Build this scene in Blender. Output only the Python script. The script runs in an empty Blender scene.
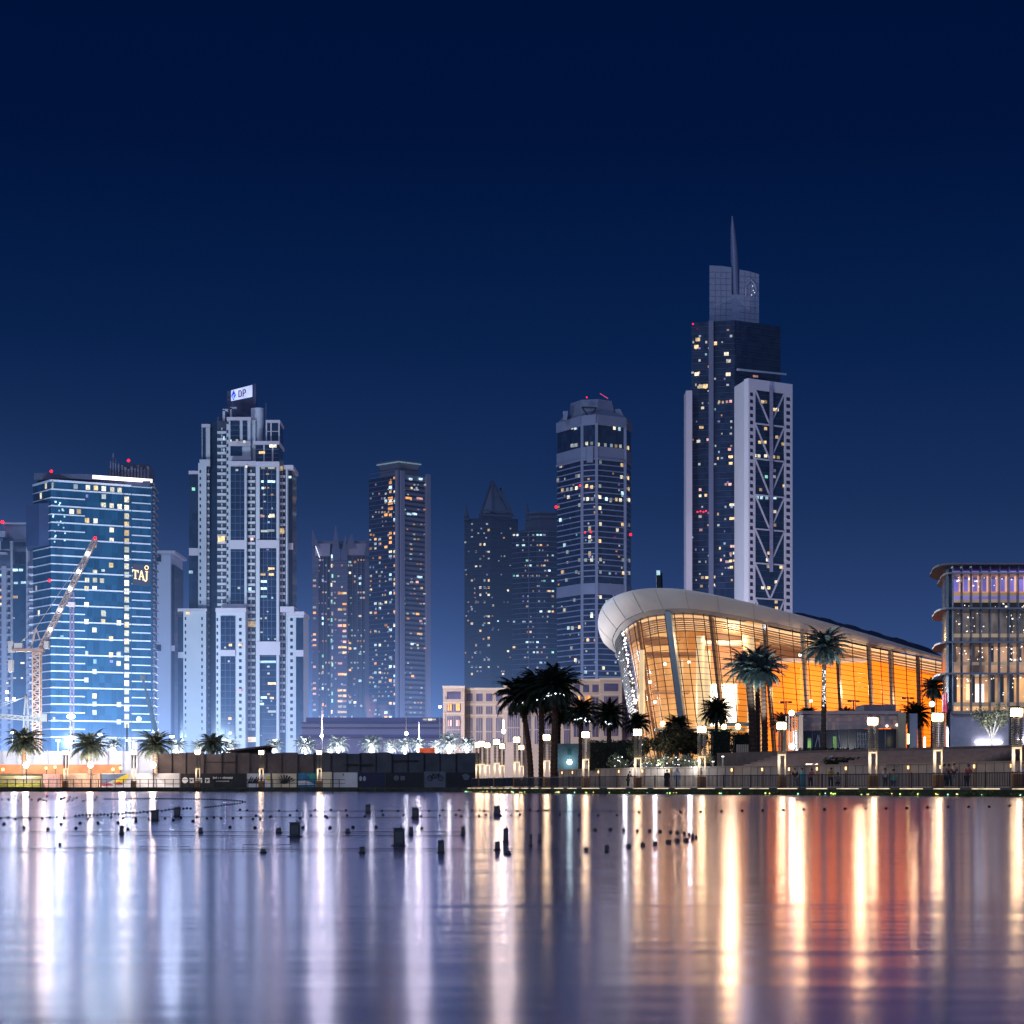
import bpy, bmesh, math, random
from mathutils import Vector, Matrix
random.seed(7)
R = math.radians
sc = bpy.context.scene
col = sc.collection

# ------------------------------------------------------------------ camera model
F, HZ, H = 2048.0, 787.0, 0.65        # focal length in pixels, horizon row, eye height above the lake
GZ = 0.55                              # ground level
def PX(px, D): return (px - 512.0) * D / F
def PZ(py, D): return H + (HZ - py) * D / F
def P2(px, D): return Vector((PX(px, D), D))
def P3(px, py, D): return Vector((PX(px, D), D, PZ(py, D)))

# ------------------------------------------------------------------ materials
MATS = {}
def ramp2(nt, fac, c0, c1, p0=0.0, p1=1.0):
    r = nt.nodes.new('ShaderNodeValToRGB')
    r.color_ramp.elements[0].color = (*c0, 1); r.color_ramp.elements[1].color = (*c1, 1)
    r.color_ramp.elements[0].position = p0; r.color_ramp.elements[1].position = p1
    nt.links.new(fac, r.inputs['Fac']); return r.outputs['Color']

def newmat(name):
    m = bpy.data.materials.new(name); m.use_nodes = True
    nt = m.node_tree; b = nt.nodes['Principled BSDF']
    return m, nt, b

def mat(name, c, rough=0.7, metal=0.0, var=0.25, scale=0.6, bump=0.0, spec=0.4, stretch=(1, 1, 1)):
    """plain weathered surface: base colour broken up by two octaves of noise"""
    if name in MATS: return MATS[name]
    m, nt, b = newmat(name)
    tc = nt.nodes.new('ShaderNodeTexCoord')
    mp = nt.nodes.new('ShaderNodeMapping'); mp.inputs['Scale'].default_value = stretch
    nt.links.new(tc.outputs['Object'], mp.inputs['Vector'])
    n = nt.nodes.new('ShaderNodeTexNoise'); n.inputs['Scale'].default_value = scale
    n.inputs['Detail'].default_value = 6; n.inputs['Roughness'].default_value = 0.65
    nt.links.new(mp.outputs['Vector'], n.inputs['Vector'])
    lo = tuple(x * (1 - var) for x in c); hi = tuple(min(1, x * (1 + var)) for x in c)
    nt.links.new(ramp2(nt, n.outputs['Fac'], lo, hi, .3, .7), b.inputs['Base Color'])
    b.inputs['Roughness'].default_value = rough; b.inputs['Metallic'].default_value = metal
    b.inputs['Specular IOR Level'].default_value = spec
    if bump:
        bp = nt.nodes.new('ShaderNodeBump'); bp.inputs['Strength'].default_value = bump
        nt.links.new(n.outputs['Fac'], bp.inputs['Height']); nt.links.new(bp.outputs['Normal'], b.inputs['Normal'])
    MATS[name] = m; return m

def glassmat(name, c0, c1, cell=(3.0, 3.0, 3.7), rough=0.12, spec=0.5):
    """curtain wall: every pane a slightly different tone"""
    if name in MATS: return MATS[name]
    m, nt, b = newmat(name)
    tc = nt.nodes.new('ShaderNodeTexCoord')
    d = nt.nodes.new('ShaderNodeVectorMath'); d.operation = 'DIVIDE'; d.inputs[1].default_value = cell
    a = nt.nodes.new('ShaderNodeVectorMath'); a.operation = 'ADD'; a.inputs[1].default_value = (.37, .41, .23)
    f = nt.nodes.new('ShaderNodeVectorMath'); f.operation = 'FLOOR'
    w = nt.nodes.new('ShaderNodeTexWhiteNoise'); w.noise_dimensions = '3D'
    nt.links.new(tc.outputs['Object'], d.inputs[0]); nt.links.new(d.outputs[0], a.inputs[0])
    nt.links.new(a.outputs[0], f.inputs[0]); nt.links.new(f.outputs[0], w.inputs['Vector'])
    nt.links.new(ramp2(nt, w.outputs['Value'], c0, c1), b.inputs['Base Color'])
    b.inputs['Roughness'].default_value = rough; b.inputs['Specular IOR Level'].default_value = spec
    MATS[name] = m; return m

def emit(name, c, s, sample=False, var=0.5, scale=1.5, rnd=False):
    """something that glows: brightness broken by noise, and by a random value per lamp or window"""
    if name in MATS: return MATS[name]
    m, nt, b = newmat(name)
    b.inputs['Base Color'].default_value = (*[x * .4 for x in c], 1); b.inputs['Roughness'].default_value = .4
    tc = nt.nodes.new('ShaderNodeTexCoord')
    n = nt.nodes.new('ShaderNodeTexNoise'); n.inputs['Scale'].default_value = scale; n.inputs['Detail'].default_value = 3
    src = tc.outputs['Object']
    if rnd:
        oo = nt.nodes.new('ShaderNodeObjectInfo'); sc_ = nt.nodes.new('ShaderNodeVectorMath'); sc_.operation = 'SCALE'; sc_.inputs[0].default_value = (37, 19, 53)
        av = nt.nodes.new('ShaderNodeVectorMath'); av.operation = 'ADD'; nt.links.new(oo.outputs['Random'], sc_.inputs['Scale']); nt.links.new(sc_.outputs[0], av.inputs[0]); nt.links.new(src, av.inputs[1]); src = av.outputs[0]
    nt.links.new(src, n.inputs['Vector'])
    mr = nt.nodes.new('ShaderNodeMapRange'); mr.inputs['From Min'].default_value = .3; mr.inputs['From Max'].default_value = .7
    mr.inputs['To Min'].default_value = s * (1 - var); mr.inputs['To Max'].default_value = s * (1 + var)
    nt.links.new(n.outputs['Fac'], mr.inputs['Value']); out = mr.outputs['Result']
    if rnd:
        oi = nt.nodes.new('ShaderNodeObjectInfo')
        pw = nt.nodes.new('ShaderNodeMapRange'); pw.inputs['To Min'].default_value = .18; pw.inputs['To Max'].default_value = 1.5
        nt.links.new(oi.outputs['Random'], pw.inputs['Value'])
        mu = nt.nodes.new('ShaderNodeMath'); mu.operation = 'MULTIPLY'
        nt.links.new(out, mu.inputs[0]); nt.links.new(pw.outputs['Result'], mu.inputs[1]); out = mu.outputs[0]
    b.inputs['Emission Color'].default_value = (*c, 1); nt.links.new(out, b.inputs['Emission Strength'])
    if not sample: m.cycles.emission_sampling = 'NONE'
    MATS[name] = m; return m

def leafmat(name, c0, c1):
    if name in MATS: return MATS[name]
    m, nt, b = newmat(name)
    g = nt.nodes.new('ShaderNodeNewGeometry')
    nt.links.new(ramp2(nt, g.outputs['Random Per Island'], c0, c1), b.inputs['Base Color'])
    b.inputs['Roughness'].default_value = .55; b.inputs['Specular IOR Level'].default_value = .3
    MATS[name] = m; return m

# ------------------------------------------------------------------ mesh builder
class MB:
    def __init__(s): s.v = []; s.f = []; s.m = []; s.cur = 0
    def add(s, vs, fs):
        o = len(s.v); s.v += [Vector(p) for p in vs]
        for f in fs: s.f.append([i + o for i in f]); s.m.append(s.cur)
        return s
    def hexa(s, p):        # p[0..3] bottom ring, p[4..7] top ring
        return s.add(p, [(3, 2, 1, 0), (4, 5, 6, 7), (0, 1, 5, 4), (1, 2, 6, 5), (2, 3, 7, 6), (3, 0, 4, 7)])
    def box(s, a, b):
        (x0, y0, z0), (x1, y1, z1) = a, b
        return s.hexa([(x0, y0, z0), (x1, y0, z0), (x1, y1, z0), (x0, y1, z0), (x0, y0, z1), (x1, y0, z1), (x1, y1, z1), (x0, y1, z1)])
    def cbox(s, c, sx, sy, sz): return s.box((c[0] - sx / 2, c[1] - sy / 2, c[2] - sz / 2), (c[0] + sx / 2, c[1] + sy / 2, c[2] + sz / 2))
    def pbox(s, x0, x1, y0, y1, D, T, zb=None):   # pixel-sized box whose front stands at depth D
        return s.box((PX(x0, D), D, PZ(y1, D) if zb is None else zb), (PX(x1, D), D + T, PZ(y0, D)))
    def fbox(s, A, B, u0, u1, z0, z1, o0, o1):    # box on the vertical face A->B, pushed out from o0 to o1
        d = (B - A); L = d.length; d = d / L; n = Vector((d.y, -d.x))
        q = [A + d * (u0 * L) + n * o1, A + d * (u1 * L) + n * o1, A + d * (u1 * L) + n * o0, A + d * (u0 * L) + n * o0]
        return s.hexa([(p.x, p.y, z0) for p in q] + [(p.x, p.y, z1) for p in q])
    def bar(s, a, b, w, h=None):                  # square bar between two points
        a, b = Vector(a), Vector(b); h = h or w
        d = (b - a).normalized(); u = Vector((0, 0, 1)) if abs(d.z) < .95 else Vector((0, 1, 0))
        x = d.cross(u).normalized() * w / 2; y = x.cross(d).normalized() * h / 2
        return s.hexa([a - x - y, a + x - y, a + x + y, a - x + y, b - x - y, b + x - y, b + x + y, b - x + y])
    def prism(s, poly, z0, z1):
        n = len(poly)
        vs = [(p[0], p[1], z0) for p in poly] + [(p[0], p[1], z1) for p in poly]
        return s.add(vs, [tuple(range(n))[::-1], tuple(range(n, 2 * n))] + [(i, (i + 1) % n, n + (i + 1) % n, n + i) for i in range(n)])
    def frustum(s, p0, z0, p1, z1):
        n = len(p0); vs = [(p[0], p[1], z0) for p in p0] + [(p[0], p[1], z1) for p in p1]
        return s.add(vs, [tuple(range(n))[::-1], tuple(range(n, 2 * n))] + [(i, (i + 1) % n, n + (i + 1) % n, n + i) for i in range(n)])
    def tube(s, pts, rad, n=8, caps=True):
        pts = [Vector(p) for p in pts]; rings = []; vs = []
        for i, p in enumerate(pts):
            d = (pts[min(i + 1, len(pts) - 1)] - pts[max(i - 1, 0)]).normalized()
            u = Vector((0, 0, 1)) if abs(d.z) < .9 else Vector((1, 0, 0))
            x = d.cross(u).normalized(); y = x.cross(d)
            r = rad[i] if isinstance(rad, (list, tuple)) else rad
            rings.append(len(vs)); vs += [p + (x * math.cos(2 * math.pi * k / n) + y * math.sin(2 * math.pi * k / n)) * r for k in range(n)]
        fs = []
        for a, b in zip(rings, rings[1:]): fs += [(a + k, a + (k + 1) % n, b + (k + 1) % n, b + k) for k in range(n)]
        if caps: fs += [tuple(range(n))[::-1], tuple(rings[-1] + k for k in range(n))]
        return s.add(vs, fs)
    def ball(s, c, r, n=10, sz=1.0):
        c = Vector(c); m = n // 2; vs = [c + Vector((0, 0, -r * sz))]
        for i in range(1, m):
            t = math.pi * i / m - math.pi / 2
            vs += [c + Vector((r * math.cos(t) * math.cos(2 * math.pi * k / n), r * math.cos(t) * math.sin(2 * math.pi * k / n), r * sz * math.sin(t))) for k in range(n)]
        vs.append(c + Vector((0, 0, r * sz))); top = len(vs) - 1
        fs = [(0, 1 + (k + 1) % n, 1 + k) for k in range(n)]
        for i in range(m - 2):
            a = 1 + i * n; fs += [(a + k, a + (k + 1) % n, a + n + (k + 1) % n, a + n + k) for k in range(n)]
        a = 1 + (m - 2) * n; fs += [(a + k, a + (k + 1) % n, top) for k in range(n)]
        return s.add(vs, fs)
    def loft(s, rows):
        n = len(rows[0]); vs = [p for r in rows for p in r]
        return s.add(vs, [(i * n + k, i * n + k + 1, (i + 1) * n + k + 1, (i + 1) * n + k) for i in range(len(rows) - 1) for k in range(n - 1)])
    def build_each(s, name, m, parent):
        out = []
        for i in range(0, len(s.v), 8):
            b = MB(); b.hexa(s.v[i:i + 8]); out.append(b.build(name, m, parent))
        return out
    def quad(s, *p): return s.add(p, [tuple(range(len(p)))])
    def build(s, name, m, parent=None, smooth=False, kind=None, loc=None, bevel=0):
        if parent is not None:
            org = Vector(root_loc(parent))
        elif loc is not None: org = Vector(loc)
        else:
            xs = [p.x for p in s.v]; ys = [p.y for p in s.v]
            org = Vector(((min(xs) + max(xs)) / 2, (min(ys) + max(ys)) / 2, min(p.z for p in s.v)))
        me = bpy.data.meshes.new(name)
        me.from_pydata([p - org for p in s.v], [], s.f); me.update()
        for mm in (m if isinstance(m, (list, tuple)) else [m]): me.materials.append(mm)
        if isinstance(m, (list, tuple)): me.polygons.foreach_set('material_index', s.m)
        bm = bmesh.new(); bm.from_mesh(me); bmesh.ops.recalc_face_normals(bm, faces=bm.faces[:])
        if bevel: bmesh.ops.bevel(bm, geom=bm.edges[:], offset=bevel, segments=1, affect='EDGES')
        bm.to_mesh(me); bm.free()
        if smooth:
            me.polygons.foreach_set('use_smooth', [True] * len(me.polygons))
            me.set_sharp_from_angle(angle=R(40))
        o = bpy.data.objects.new(name, me); col.objects.link(o)
        if parent is not None: o.parent = parent
        else: o.location = org
        if kind: o['kind'] = kind
        return o

def root_loc(o):
    while o.parent: o = o.parent
    return o.location
def tag(o, label=None, cat=None, group=None, kind=None):
    if label: o['label'] = label
    if cat: o['category'] = cat
    if group: o['group'] = group
    if kind: o['kind'] = kind
    return o
def thing(name, label, cat, loc, group=None):
    o = bpy.data.objects.new(name, None); col.objects.link(o); o.location = loc; o.empty_display_size = .5
    return tag(o, label, cat, group)
def kids(o): return [c for c in bpy.data.objects if c.parent == o]
def copy_tree(o, loc=None, rotz=None, scale=None, parent=None):
    c = o.copy(); col.objects.link(c); c.parent = parent
    for ch in KIDS(o): copy_tree(ch, parent=c)
    if loc is not None: c.location = loc
    if rotz is not None: c.rotation_euler = (0, 0, rotz)
    if scale is not None: c.scale = (scale, scale, scale) if not isinstance(scale, (tuple, list)) else scale
    return c
_kc = {}
def KIDS(o):
    if o.name not in _kc: _kc[o.name] = kids(o)
    return _kc[o.name]
def light(name, kind, loc, energy, color, size=.3, parent=None, target=None, spot=None, blend=.6):
    l = bpy.data.lights.new(name, kind); l.energy = energy; l.color = color
    if kind in ('POINT', 'SPOT'): l.shadow_soft_size = size
    if kind == 'SPOT': l.spot_size = spot; l.spot_blend = blend
    o = bpy.data.objects.new(name, l); col.objects.link(o)
    loc = Vector(loc)
    if target is not None: o.rotation_euler = (Vector(target) - loc).to_track_quat('-Z', 'Y').to_euler()
    if parent is not None: o.parent = parent; o.location = loc - Vector(root_loc(parent))
    else: o.location = loc
    return o

# ------------------------------------------------------------------ window helper
WCOL = {'warm': emit('window_warm', (1, .66, .3), 1.0, rnd=True, scale=2.6, var=.85),
        'white': emit('window_white', (1, .88, .62), 1.05, rnd=True, scale=2.6, var=.85),
        'cool': emit('window_cool', (.6, .9, 1), 1.2, rnd=True, scale=2.6, var=.85),
        'orange': emit('window_orange', (1, .42, .12), 1.3, rnd=True, scale=2, var=.4),
        'pink': emit('window_pink', (1, .5, .45), .9, rnd=True, scale=2, var=.4),
        'dim': emit('window_dim', (.75, .8, .75), .3, rnd=True, scale=2, var=.5),
        'green': emit('window_green', (.4, 1, .75), .8, rnd=True, scale=2, var=.4)}
WME = {}
for k, m in WCOL.items():
    me = bpy.data.meshes.new('lit_window_' + k)
    b = MB().box((-.5, -.5, -.5), (.5, .5, .5)); me.from_pydata(b.v, [], b.f); me.materials.append(m); me.update()
    bm = bmesh.new(); bm.from_mesh(me); bmesh.ops.recalc_face_normals(bm, faces=bm.faces[:]); bm.to_mesh(me); bm.free()
    WME[k] = me
WCOUNT = {}
def hit(A, B, px):                    # where the sight line of column px meets the plan line A-B
    k = (px - 512) / F; d = B - A
    t = (k * A.y - A.x) / (d.x - k * d.y)
    return A + d * t
def win(root, A, B, px, py, w, h, c='white', out=.12, name='lit_window'):
    """one lit window (its own part) on face A-B; w and h in pixels"""
    n_ = WCOUNT.get(root.name, 0)
    if n_ >= 98: return
    WCOUNT[root.name] = n_ + 1
    p = hit(A, B, px); d = (B - A).normalized(); n = Vector((d.y, -d.x)); p = p + n * out
    o = bpy.data.objects.new(name, WME[c]); col.objects.link(o); o.parent = root
    rl = root.location
    o.location = (p.x - rl.x, p.y - rl.y, PZ(py, p.y) - rl.z)
    o.rotation_euler = (0, 0, math.atan2(d.y, d.x))
    fx = abs(d.x) + abs(d.y) * .25
    o.scale = (w * p.y / F / max(fx, .3), .24, h * p.y / F)
def rwin(root, A, B, x0, x1, y0, y1, dx, dy, prob, cols, w, h, rnd, run=.45, out=.12):
    rows = int((y1 - y0) / dy)
    cells = []
    for r in range(rows + 1):
        x = x0; on = False
        while x <= x1:
            on = rnd.random() < (prob + (run if on else 0))
            if on: cells.append((x, y0 + r * dy))
            x += dx
    for x, y in cells: win(root, A, B, x, y, w * rnd.uniform(.8, 1.15), h * rnd.uniform(.85, 1.1), rnd.choice(cols), out)
DIMM = [emit('room_' + n, c, s_, var=.7, scale=.11) for n, c, s_ in (('amber', (1, .5, .2), .38), ('white', (.9, .9, .8), .34), ('cyan', (.5, .8, 1), .32), ('violet', (.6, .45, .9), .22))]
def dimwin(root, A, B, px0, px1, y0, y1, dx, dy, prob, w_, h_, seed, out=.3):
    rnd = random.Random(seed); mb = MB(); d = (B - A); L = d.length
    y = y0
    while y < y1:
        x = px0
        while x < px1:
            if rnd.random() < prob:
                p = hit(A, B, x + rnd.uniform(-.6, .6)); u = (p - A).length / L; hw = w_ * rnd.uniform(.5, 1.2) * p.y / F / 2 / L; z = PZ(y, p.y); hh = h_ * rnd.uniform(.6, 1.1) * p.y / F / 2
                mb.cur = rnd.choice((0, 0, 1, 1, 1, 2, 3)); mb.fbox(A, B, u - hw, u + hw, z - hh, z + hh, 0, out)
            x += dx
        y += dy
    o = mb.build('dim_windows', DIMM, root); o['kind'] = 'stuff'
RED = emit('beacon_red', (1, .006, .016), 5, var=.1)
def beacon(root, px, py, D, r=1.0):
    return MB().ball(P3(px, py, D), r * D / F, 8).build('beacon', RED, root, smooth=True)

# ------------------------------------------------------------------ world: night sky with city glow
w = bpy.data.worlds.new('World'); sc.world = w; w.use_nodes = True
nt = w.node_tree; bg = nt.nodes['Background']
tc = nt.nodes.new('ShaderNodeTexCoord'); sep = nt.nodes.new('ShaderNodeSeparateXYZ')
nt.links.new(tc.outputs['Generated'], sep.inputs[0])
rp = nt.nodes.new('ShaderNodeValToRGB'); cr = rp.color_ramp
stops = [(0.0, (.030, .066, .215)), (.035, (.025, .060, .200)), (.085, (.0125, .039, .150)), (.14, (.0042, .0235, .102)), (.21, (.0012, .0145, .074)),
         (.30, (.0003, .0068, .045)), (.42, (.0002, .005, .036)), (1.0, (.02, .03, .075))]
cr.elements[0].position = stops[0][0]; cr.elements[0].color = (*stops[0][1], 1)
cr.elements[1].position = 1.0; cr.elements[1].color = (*stops[-1][1], 1)
for p, c in stops[1:-1]:
    e = cr.elements.new(p); e.color = (*c, 1)
nt.links.new(sep.outputs['Z'], rp.inputs['Fac'])
def glow(prev, px, py, colr, k, amp):         # a soft patch of city glow low in the sky
    d = Vector(((px - 512) / F, 1, (HZ - py) / F)).normalized()
    dt = nt.nodes.new('ShaderNodeVectorMath'); dt.operation = 'DOT_PRODUCT'; dt.inputs[1].default_value = d
    nm = nt.nodes.new('ShaderNodeVectorMath'); nm.operation = 'NORMALIZE'
    nt.links.new(tc.outputs['Generated'], nm.inputs[0]); nt.links.new(nm.outputs[0], dt.inputs[0])
    mx = nt.nodes.new('ShaderNodeMath'); mx.operation = 'MAXIMUM'; mx.inputs[1].default_value = 0
    pw = nt.nodes.new('ShaderNodeMath'); pw.operation = 'POWER'; pw.inputs[1].default_value = k
    nt.links.new(dt.outputs['Value'], mx.inputs[0]); nt.links.new(mx.outputs[0], pw.inputs[0])
    ad = nt.nodes.new('ShaderNodeMix'); ad.data_type = 'RGBA'; ad.blend_type = 'ADD'
    ml = nt.nodes.new('ShaderNodeMath'); ml.operation = 'MULTIPLY'; ml.inputs[1].default_value = amp
    nt.links.new(pw.outputs[0], ml.inputs[0]); nt.links.new(ml.outputs[0], ad.inputs[0])
    nt.links.new(prev, ad.inputs[6]); ad.inputs[7].default_value = (*colr, 1)
    return ad.outputs[2]
cc = glow(rp.outputs['Color'], -40, 690, (.10, .17, .42), 420, .55)
cc = glow(cc, 400, 760, (.05, .08, .20), 300, .3)
# the lit district behind the photographer
db = nt.nodes.new('ShaderNodeMapRange'); db.inputs['From Min'].default_value = .1; db.inputs['From Max'].default_value = -.9
nt.links.new(sep.outputs['Y'], db.inputs['Value'])
ad = nt.nodes.new('ShaderNodeMix'); ad.data_type = 'RGBA'; ad.blend_type = 'ADD'
nt.links.new(db.outputs['Result'], ad.inputs[0]); nt.links.new(cc, ad.inputs[6]); ad.inputs[7].default_value = (.10, .17, .36, 1)
nt.links.new(ad.outputs[2], bg.inputs['Color']); bg.inputs['Strength'].default_value = 1.0

sun = bpy.data.lights.new('fill_sun', 'SUN'); sun.energy = .46; sun.angle = R(12); sun.color = (.74, .84, 1)  # added even fill standing in for city light on the tower fronts
so = bpy.data.objects.new('fill_sun', sun); col.objects.link(so)
so.rotation_euler = Vector((.50, 1, -.55)).to_track_quat('-Z', 'Y').to_euler()

# ------------------------------------------------------------------ shared materials
WHITE = mat('white_render', (.50, .50, .57), .7, var=.07, scale=.05)
WHITE2 = mat('grey_white_panel', (.48, .47, .56), .6, var=.08, scale=.05)
PINKW = mat('pinkish_concrete', (.52, .46, .54), .75, var=.08, scale=.04)
GREYB = mat('grey_blue_panel', (.17, .19, .30), .55, var=.12, scale=.08)
MAUVE = mat('mauve_concrete', (.13, .125, .21), .75, var=.2, scale=.06)
DARKM = mat('dark_metal', (.02, .022, .03), .5, .3, var=.3, scale=1)
STEEL = mat('steel_grey', (.25, .26, .3), .4, .6, var=.2, scale=2)
BLACK = mat('black_rubber', (.012, .012, .014), .55, var=.4, scale=8)
BALC = mat('balcony_recess', (.035, .045, .085), .6, var=.4, scale=.3)
GL_TAJ = glassmat('glass_teal', (.006, .048, .105), (.018, .085, .175), (2.6, 2.6, 3.8))
GL_NAVY = glassmat('glass_navy', (.008, .014, .042), (.02, .034, .085), (2.6, 2.6, 3.4))
GL_BLUE = glassmat('glass_blue', (.006, .018, .048), (.015, .034, .08), (2.4, 2.4, 3.4))
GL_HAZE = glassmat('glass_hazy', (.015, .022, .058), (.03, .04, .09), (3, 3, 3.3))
BAND = mat('floor_band_white', (.62, .62, .74), .6, var=.1, scale=.2)
BANDD = mat('floor_band_blue', (.11, .13, .25), .6, var=.1, scale=.2)

# ------------------------------------------------------------------ setting: water, ground, quay
m, nt2, b = newmat('lake_water')
for n in list(nt2.nodes):
    if n.type != 'OUTPUT_MATERIAL': nt2.nodes.remove(n)
gl = nt2.nodes.new('ShaderNodeBsdfAnisotropic'); gl.distribution = 'MULTI_GGX'
gl.inputs['Color'].default_value = (1, .91, 1, 1); gl.inputs['Roughness'].default_value = .17
tcw = nt2.nodes.new('ShaderNodeTexCoord'); mpw = nt2.nodes.new('ShaderNodeMapping'); mpw.inputs['Scale'].default_value = (.02, .05, 1)
nzw = nt2.nodes.new('ShaderNodeTexNoise'); nzw.inputs['Scale'].default_value = 1; nzw.inputs['Detail'].default_value = 4
nt2.links.new(tcw.outputs['Object'], mpw.inputs['Vector']); nt2.links.new(mpw.outputs['Vector'], nzw.inputs['Vector'])
mrw = nt2.nodes.new('ShaderNodeMapRange'); mrw.inputs['From Min'].default_value = .3; mrw.inputs['From Max'].default_value = .7
mrw.inputs['To Min'].default_value = .132; mrw.inputs['To Max'].default_value = .142
nt2.links.new(nzw.outputs['Fac'], mrw.inputs['Value']); nt2.links.new(mrw.outputs['Result'], gl.inputs['Roughness'])
mp3 = nt2.nodes.new('ShaderNodeMapping'); mp3.inputs['Scale'].default_value = (.035, .11, 1); nz3 = nt2.nodes.new('ShaderNodeTexNoise'); nz3.inputs['Scale'].default_value = 1; nz3.inputs['Detail'].default_value = 5; nz3.inputs['Roughness'].default_value = .62
nt2.links.new(tcw.outputs['Object'], mp3.inputs['Vector']); nt2.links.new(mp3.outputs['Vector'], nz3.inputs['Vector'])
bpw = nt2.nodes.new('ShaderNodeBump'); bpw.inputs['Strength'].default_value = 1; bpw.inputs['Distance'].default_value = .045
nt2.links.new(nz3.outputs['Fac'], bpw.inputs['Height']); nt2.links.new(bpw.outputs['Normal'], gl.inputs['Normal'])
df = nt2.nodes.new('ShaderNodeBsdfDiffuse'); df.inputs['Color'].default_value = (.22, .18, .42, 1)
mixw = nt2.nodes.new('ShaderNodeMixShader'); mixw.inputs[0].default_value = .10
nt2.links.new(gl.outputs[0], mixw.inputs[1]); nt2.links.new(df.outputs[0], mixw.inputs[2])
nt2.links.new(mixw.outputs[0], nt2.nodes['Material Output'].inputs['Surface'])
WATER = m
MB().quad((-1500, -60, 0), (1500, -60, 0), (1500, 330, 0), (-1500, 330, 0)).build('water', WATER, kind='structure')

LB = 292.0                                            # left quay line
GROUND = mat('city_ground', (.07, .07, .085), .85, var=.3, scale=.05)
MB().quad((-6000, LB + .6, GZ), (6000, LB + .6, GZ), (6000, 9000, GZ), (-6000, 9000, GZ)).build('ground', GROUND, kind='structure')
QUAY = mat('quay_concrete', (.055, .055, .045), .85, var=.5, scale=.8, bump=.3)
MB().box((-400, LB, -1), (24, LB + .6, GZ + .06)).build('quay_wall', QUAY, kind='structure')

LAMPS = [(1100, 129), (1017, 138), (938, 147.5), (873, 156.5), (782, 168), (702, 178.5), (638, 188), (586, 197), (547, 207), (517, 217.5), (497, 227.5), (482, 237.5)]
def EY(px):                                           # depth of the promenade edge seen at column px
    for (a, da), (b_, db_) in zip(LAMPS, LAMPS[1:]):
        if b_ <= px <= a: return db_ + (da - db_) * (px - b_) / (a - b_)
    return LAMPS[0][1] if px > 1000 else LAMPS[-1][1]
NI = Vector((.935, .354))                              # inland direction
EDGE = [P2(px, D) for px, D in LAMPS]
FRONT = [p - NI * .7 for p in EDGE]
def off(k, i0=0, i1=99): return [p + NI * k for p in EDGE[i0:i1]]
TIP = [Vector((-5.2, 239.5)), Vector((-4.6, 246)), Vector((-2.2, 253)), Vector((.2, 261)), Vector((6, 276)), Vector((14, 297)), Vector((20, 340))]
DECK = mat('promenade_paving', (.16, .13, .11), .7, var=.3, scale=1.2)
poly = [Vector((75, 105))] + FRONT + TIP + [Vector((300, 340)), Vector((300, 105.3))]
MB().prism(poly[::-1], .05, .60).build('promenade', DECK, kind='structure')
kb = MB()
line = [Vector((75, 105))] + FRONT + TIP[:5]
for a, b_ in zip(line, line[1:]): kb.fbox(b_, a, 0, 1, -.8, .45, 0, .28)
quay2 = kb.build('quay_kerb', mat('algae_stone', (.05, .06, .025), .9, var=.6, scale=1.5, bump=.4), kind='structure')
LED = emit('led_strip', (1, .8, .5), 1.3, var=.5, scale=.7)
for i, (a, b_) in enumerate(zip(line, line[1:])):
    L = (b_ - a).length; n = max(2, int(L / 3.4))
    for k in range(n):
        MB().fbox(b_, a, (k + .12) / n, (k + .8) / n, .50, .545, 0, .06).build('edge_light', LED, quay2)
MK = [emit('marker_' + n, c, 2.2, var=.3) for n, c in (('amber', (1, .7, .2)), ('lime', (.7, 1, .2)), ('mint', (.4, 1, .6)))]
rk = random.Random(3)
for a, b_ in zip(line, line[1:]):
    for k in range(6):
        u = rk.random(); p = a + (b_ - a) * u - NI * .36
        MB().ball((p.x, p.y, rk.uniform(.1, .16)), rk.uniform(.03, .075), 6).build('marker_light', rk.choice(MK), quay2)
# bushes of weed along the kerb
def leafcloud(mb, c, rad, n, size, rnd, shape='ball', flat=0.0):
    c = Vector(c)
    for _ in range(n):
        if shape == 'ball':
            d = Vector((rnd.gauss(0, 1), rnd.gauss(0, 1), rnd.gauss(0, 1))).normalized() * (rnd.random() ** .38)
        else: d = Vector((rnd.uniform(-1, 1), rnd.uniform(-1, 1), rnd.uniform(-1, 1)))
        p = c + Vector((d.x * rad[0], d.y * rad[1], d.z * rad[2]))
        a = Vector((rnd.gauss(0, 1), rnd.gauss(0, 1), rnd.gauss(0, 1 - flat))).normalized(); b2 = a.cross(Vector((rnd.gauss(0, 1), rnd.gauss(0, 1), rnd.gauss(0, 1)))).normalized()
        s_ = size * rnd.uniform(.6, 1.4)
        mb.quad(p - a * s_, p + b2 * s_ * .5, p + a * s_, p - b2 * s_ * .5)
WEED = leafmat('waterline_weed', (.03, .05, .01), (.10, .14, .03))
wb = MB()
for a, b_ in zip(line, line[1:]):
    for k in range(5):
        p = a + (b_ - a) * rk.random() - NI * .3
        leafcloud(wb, (p.x, p.y, .22), (.8, .5, .16), 40, .10, rk)
for k in range(60):
    x = rk.uniform(-90, -6); leafcloud(wb, (x, LB - .1, .2), (1.2, .4, .3), 24, .13, rk)
tag(wb.build('weeds', WEED, kind='stuff'), 'dark green weeds growing along the waterline of both quays', 'weeds')

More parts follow.
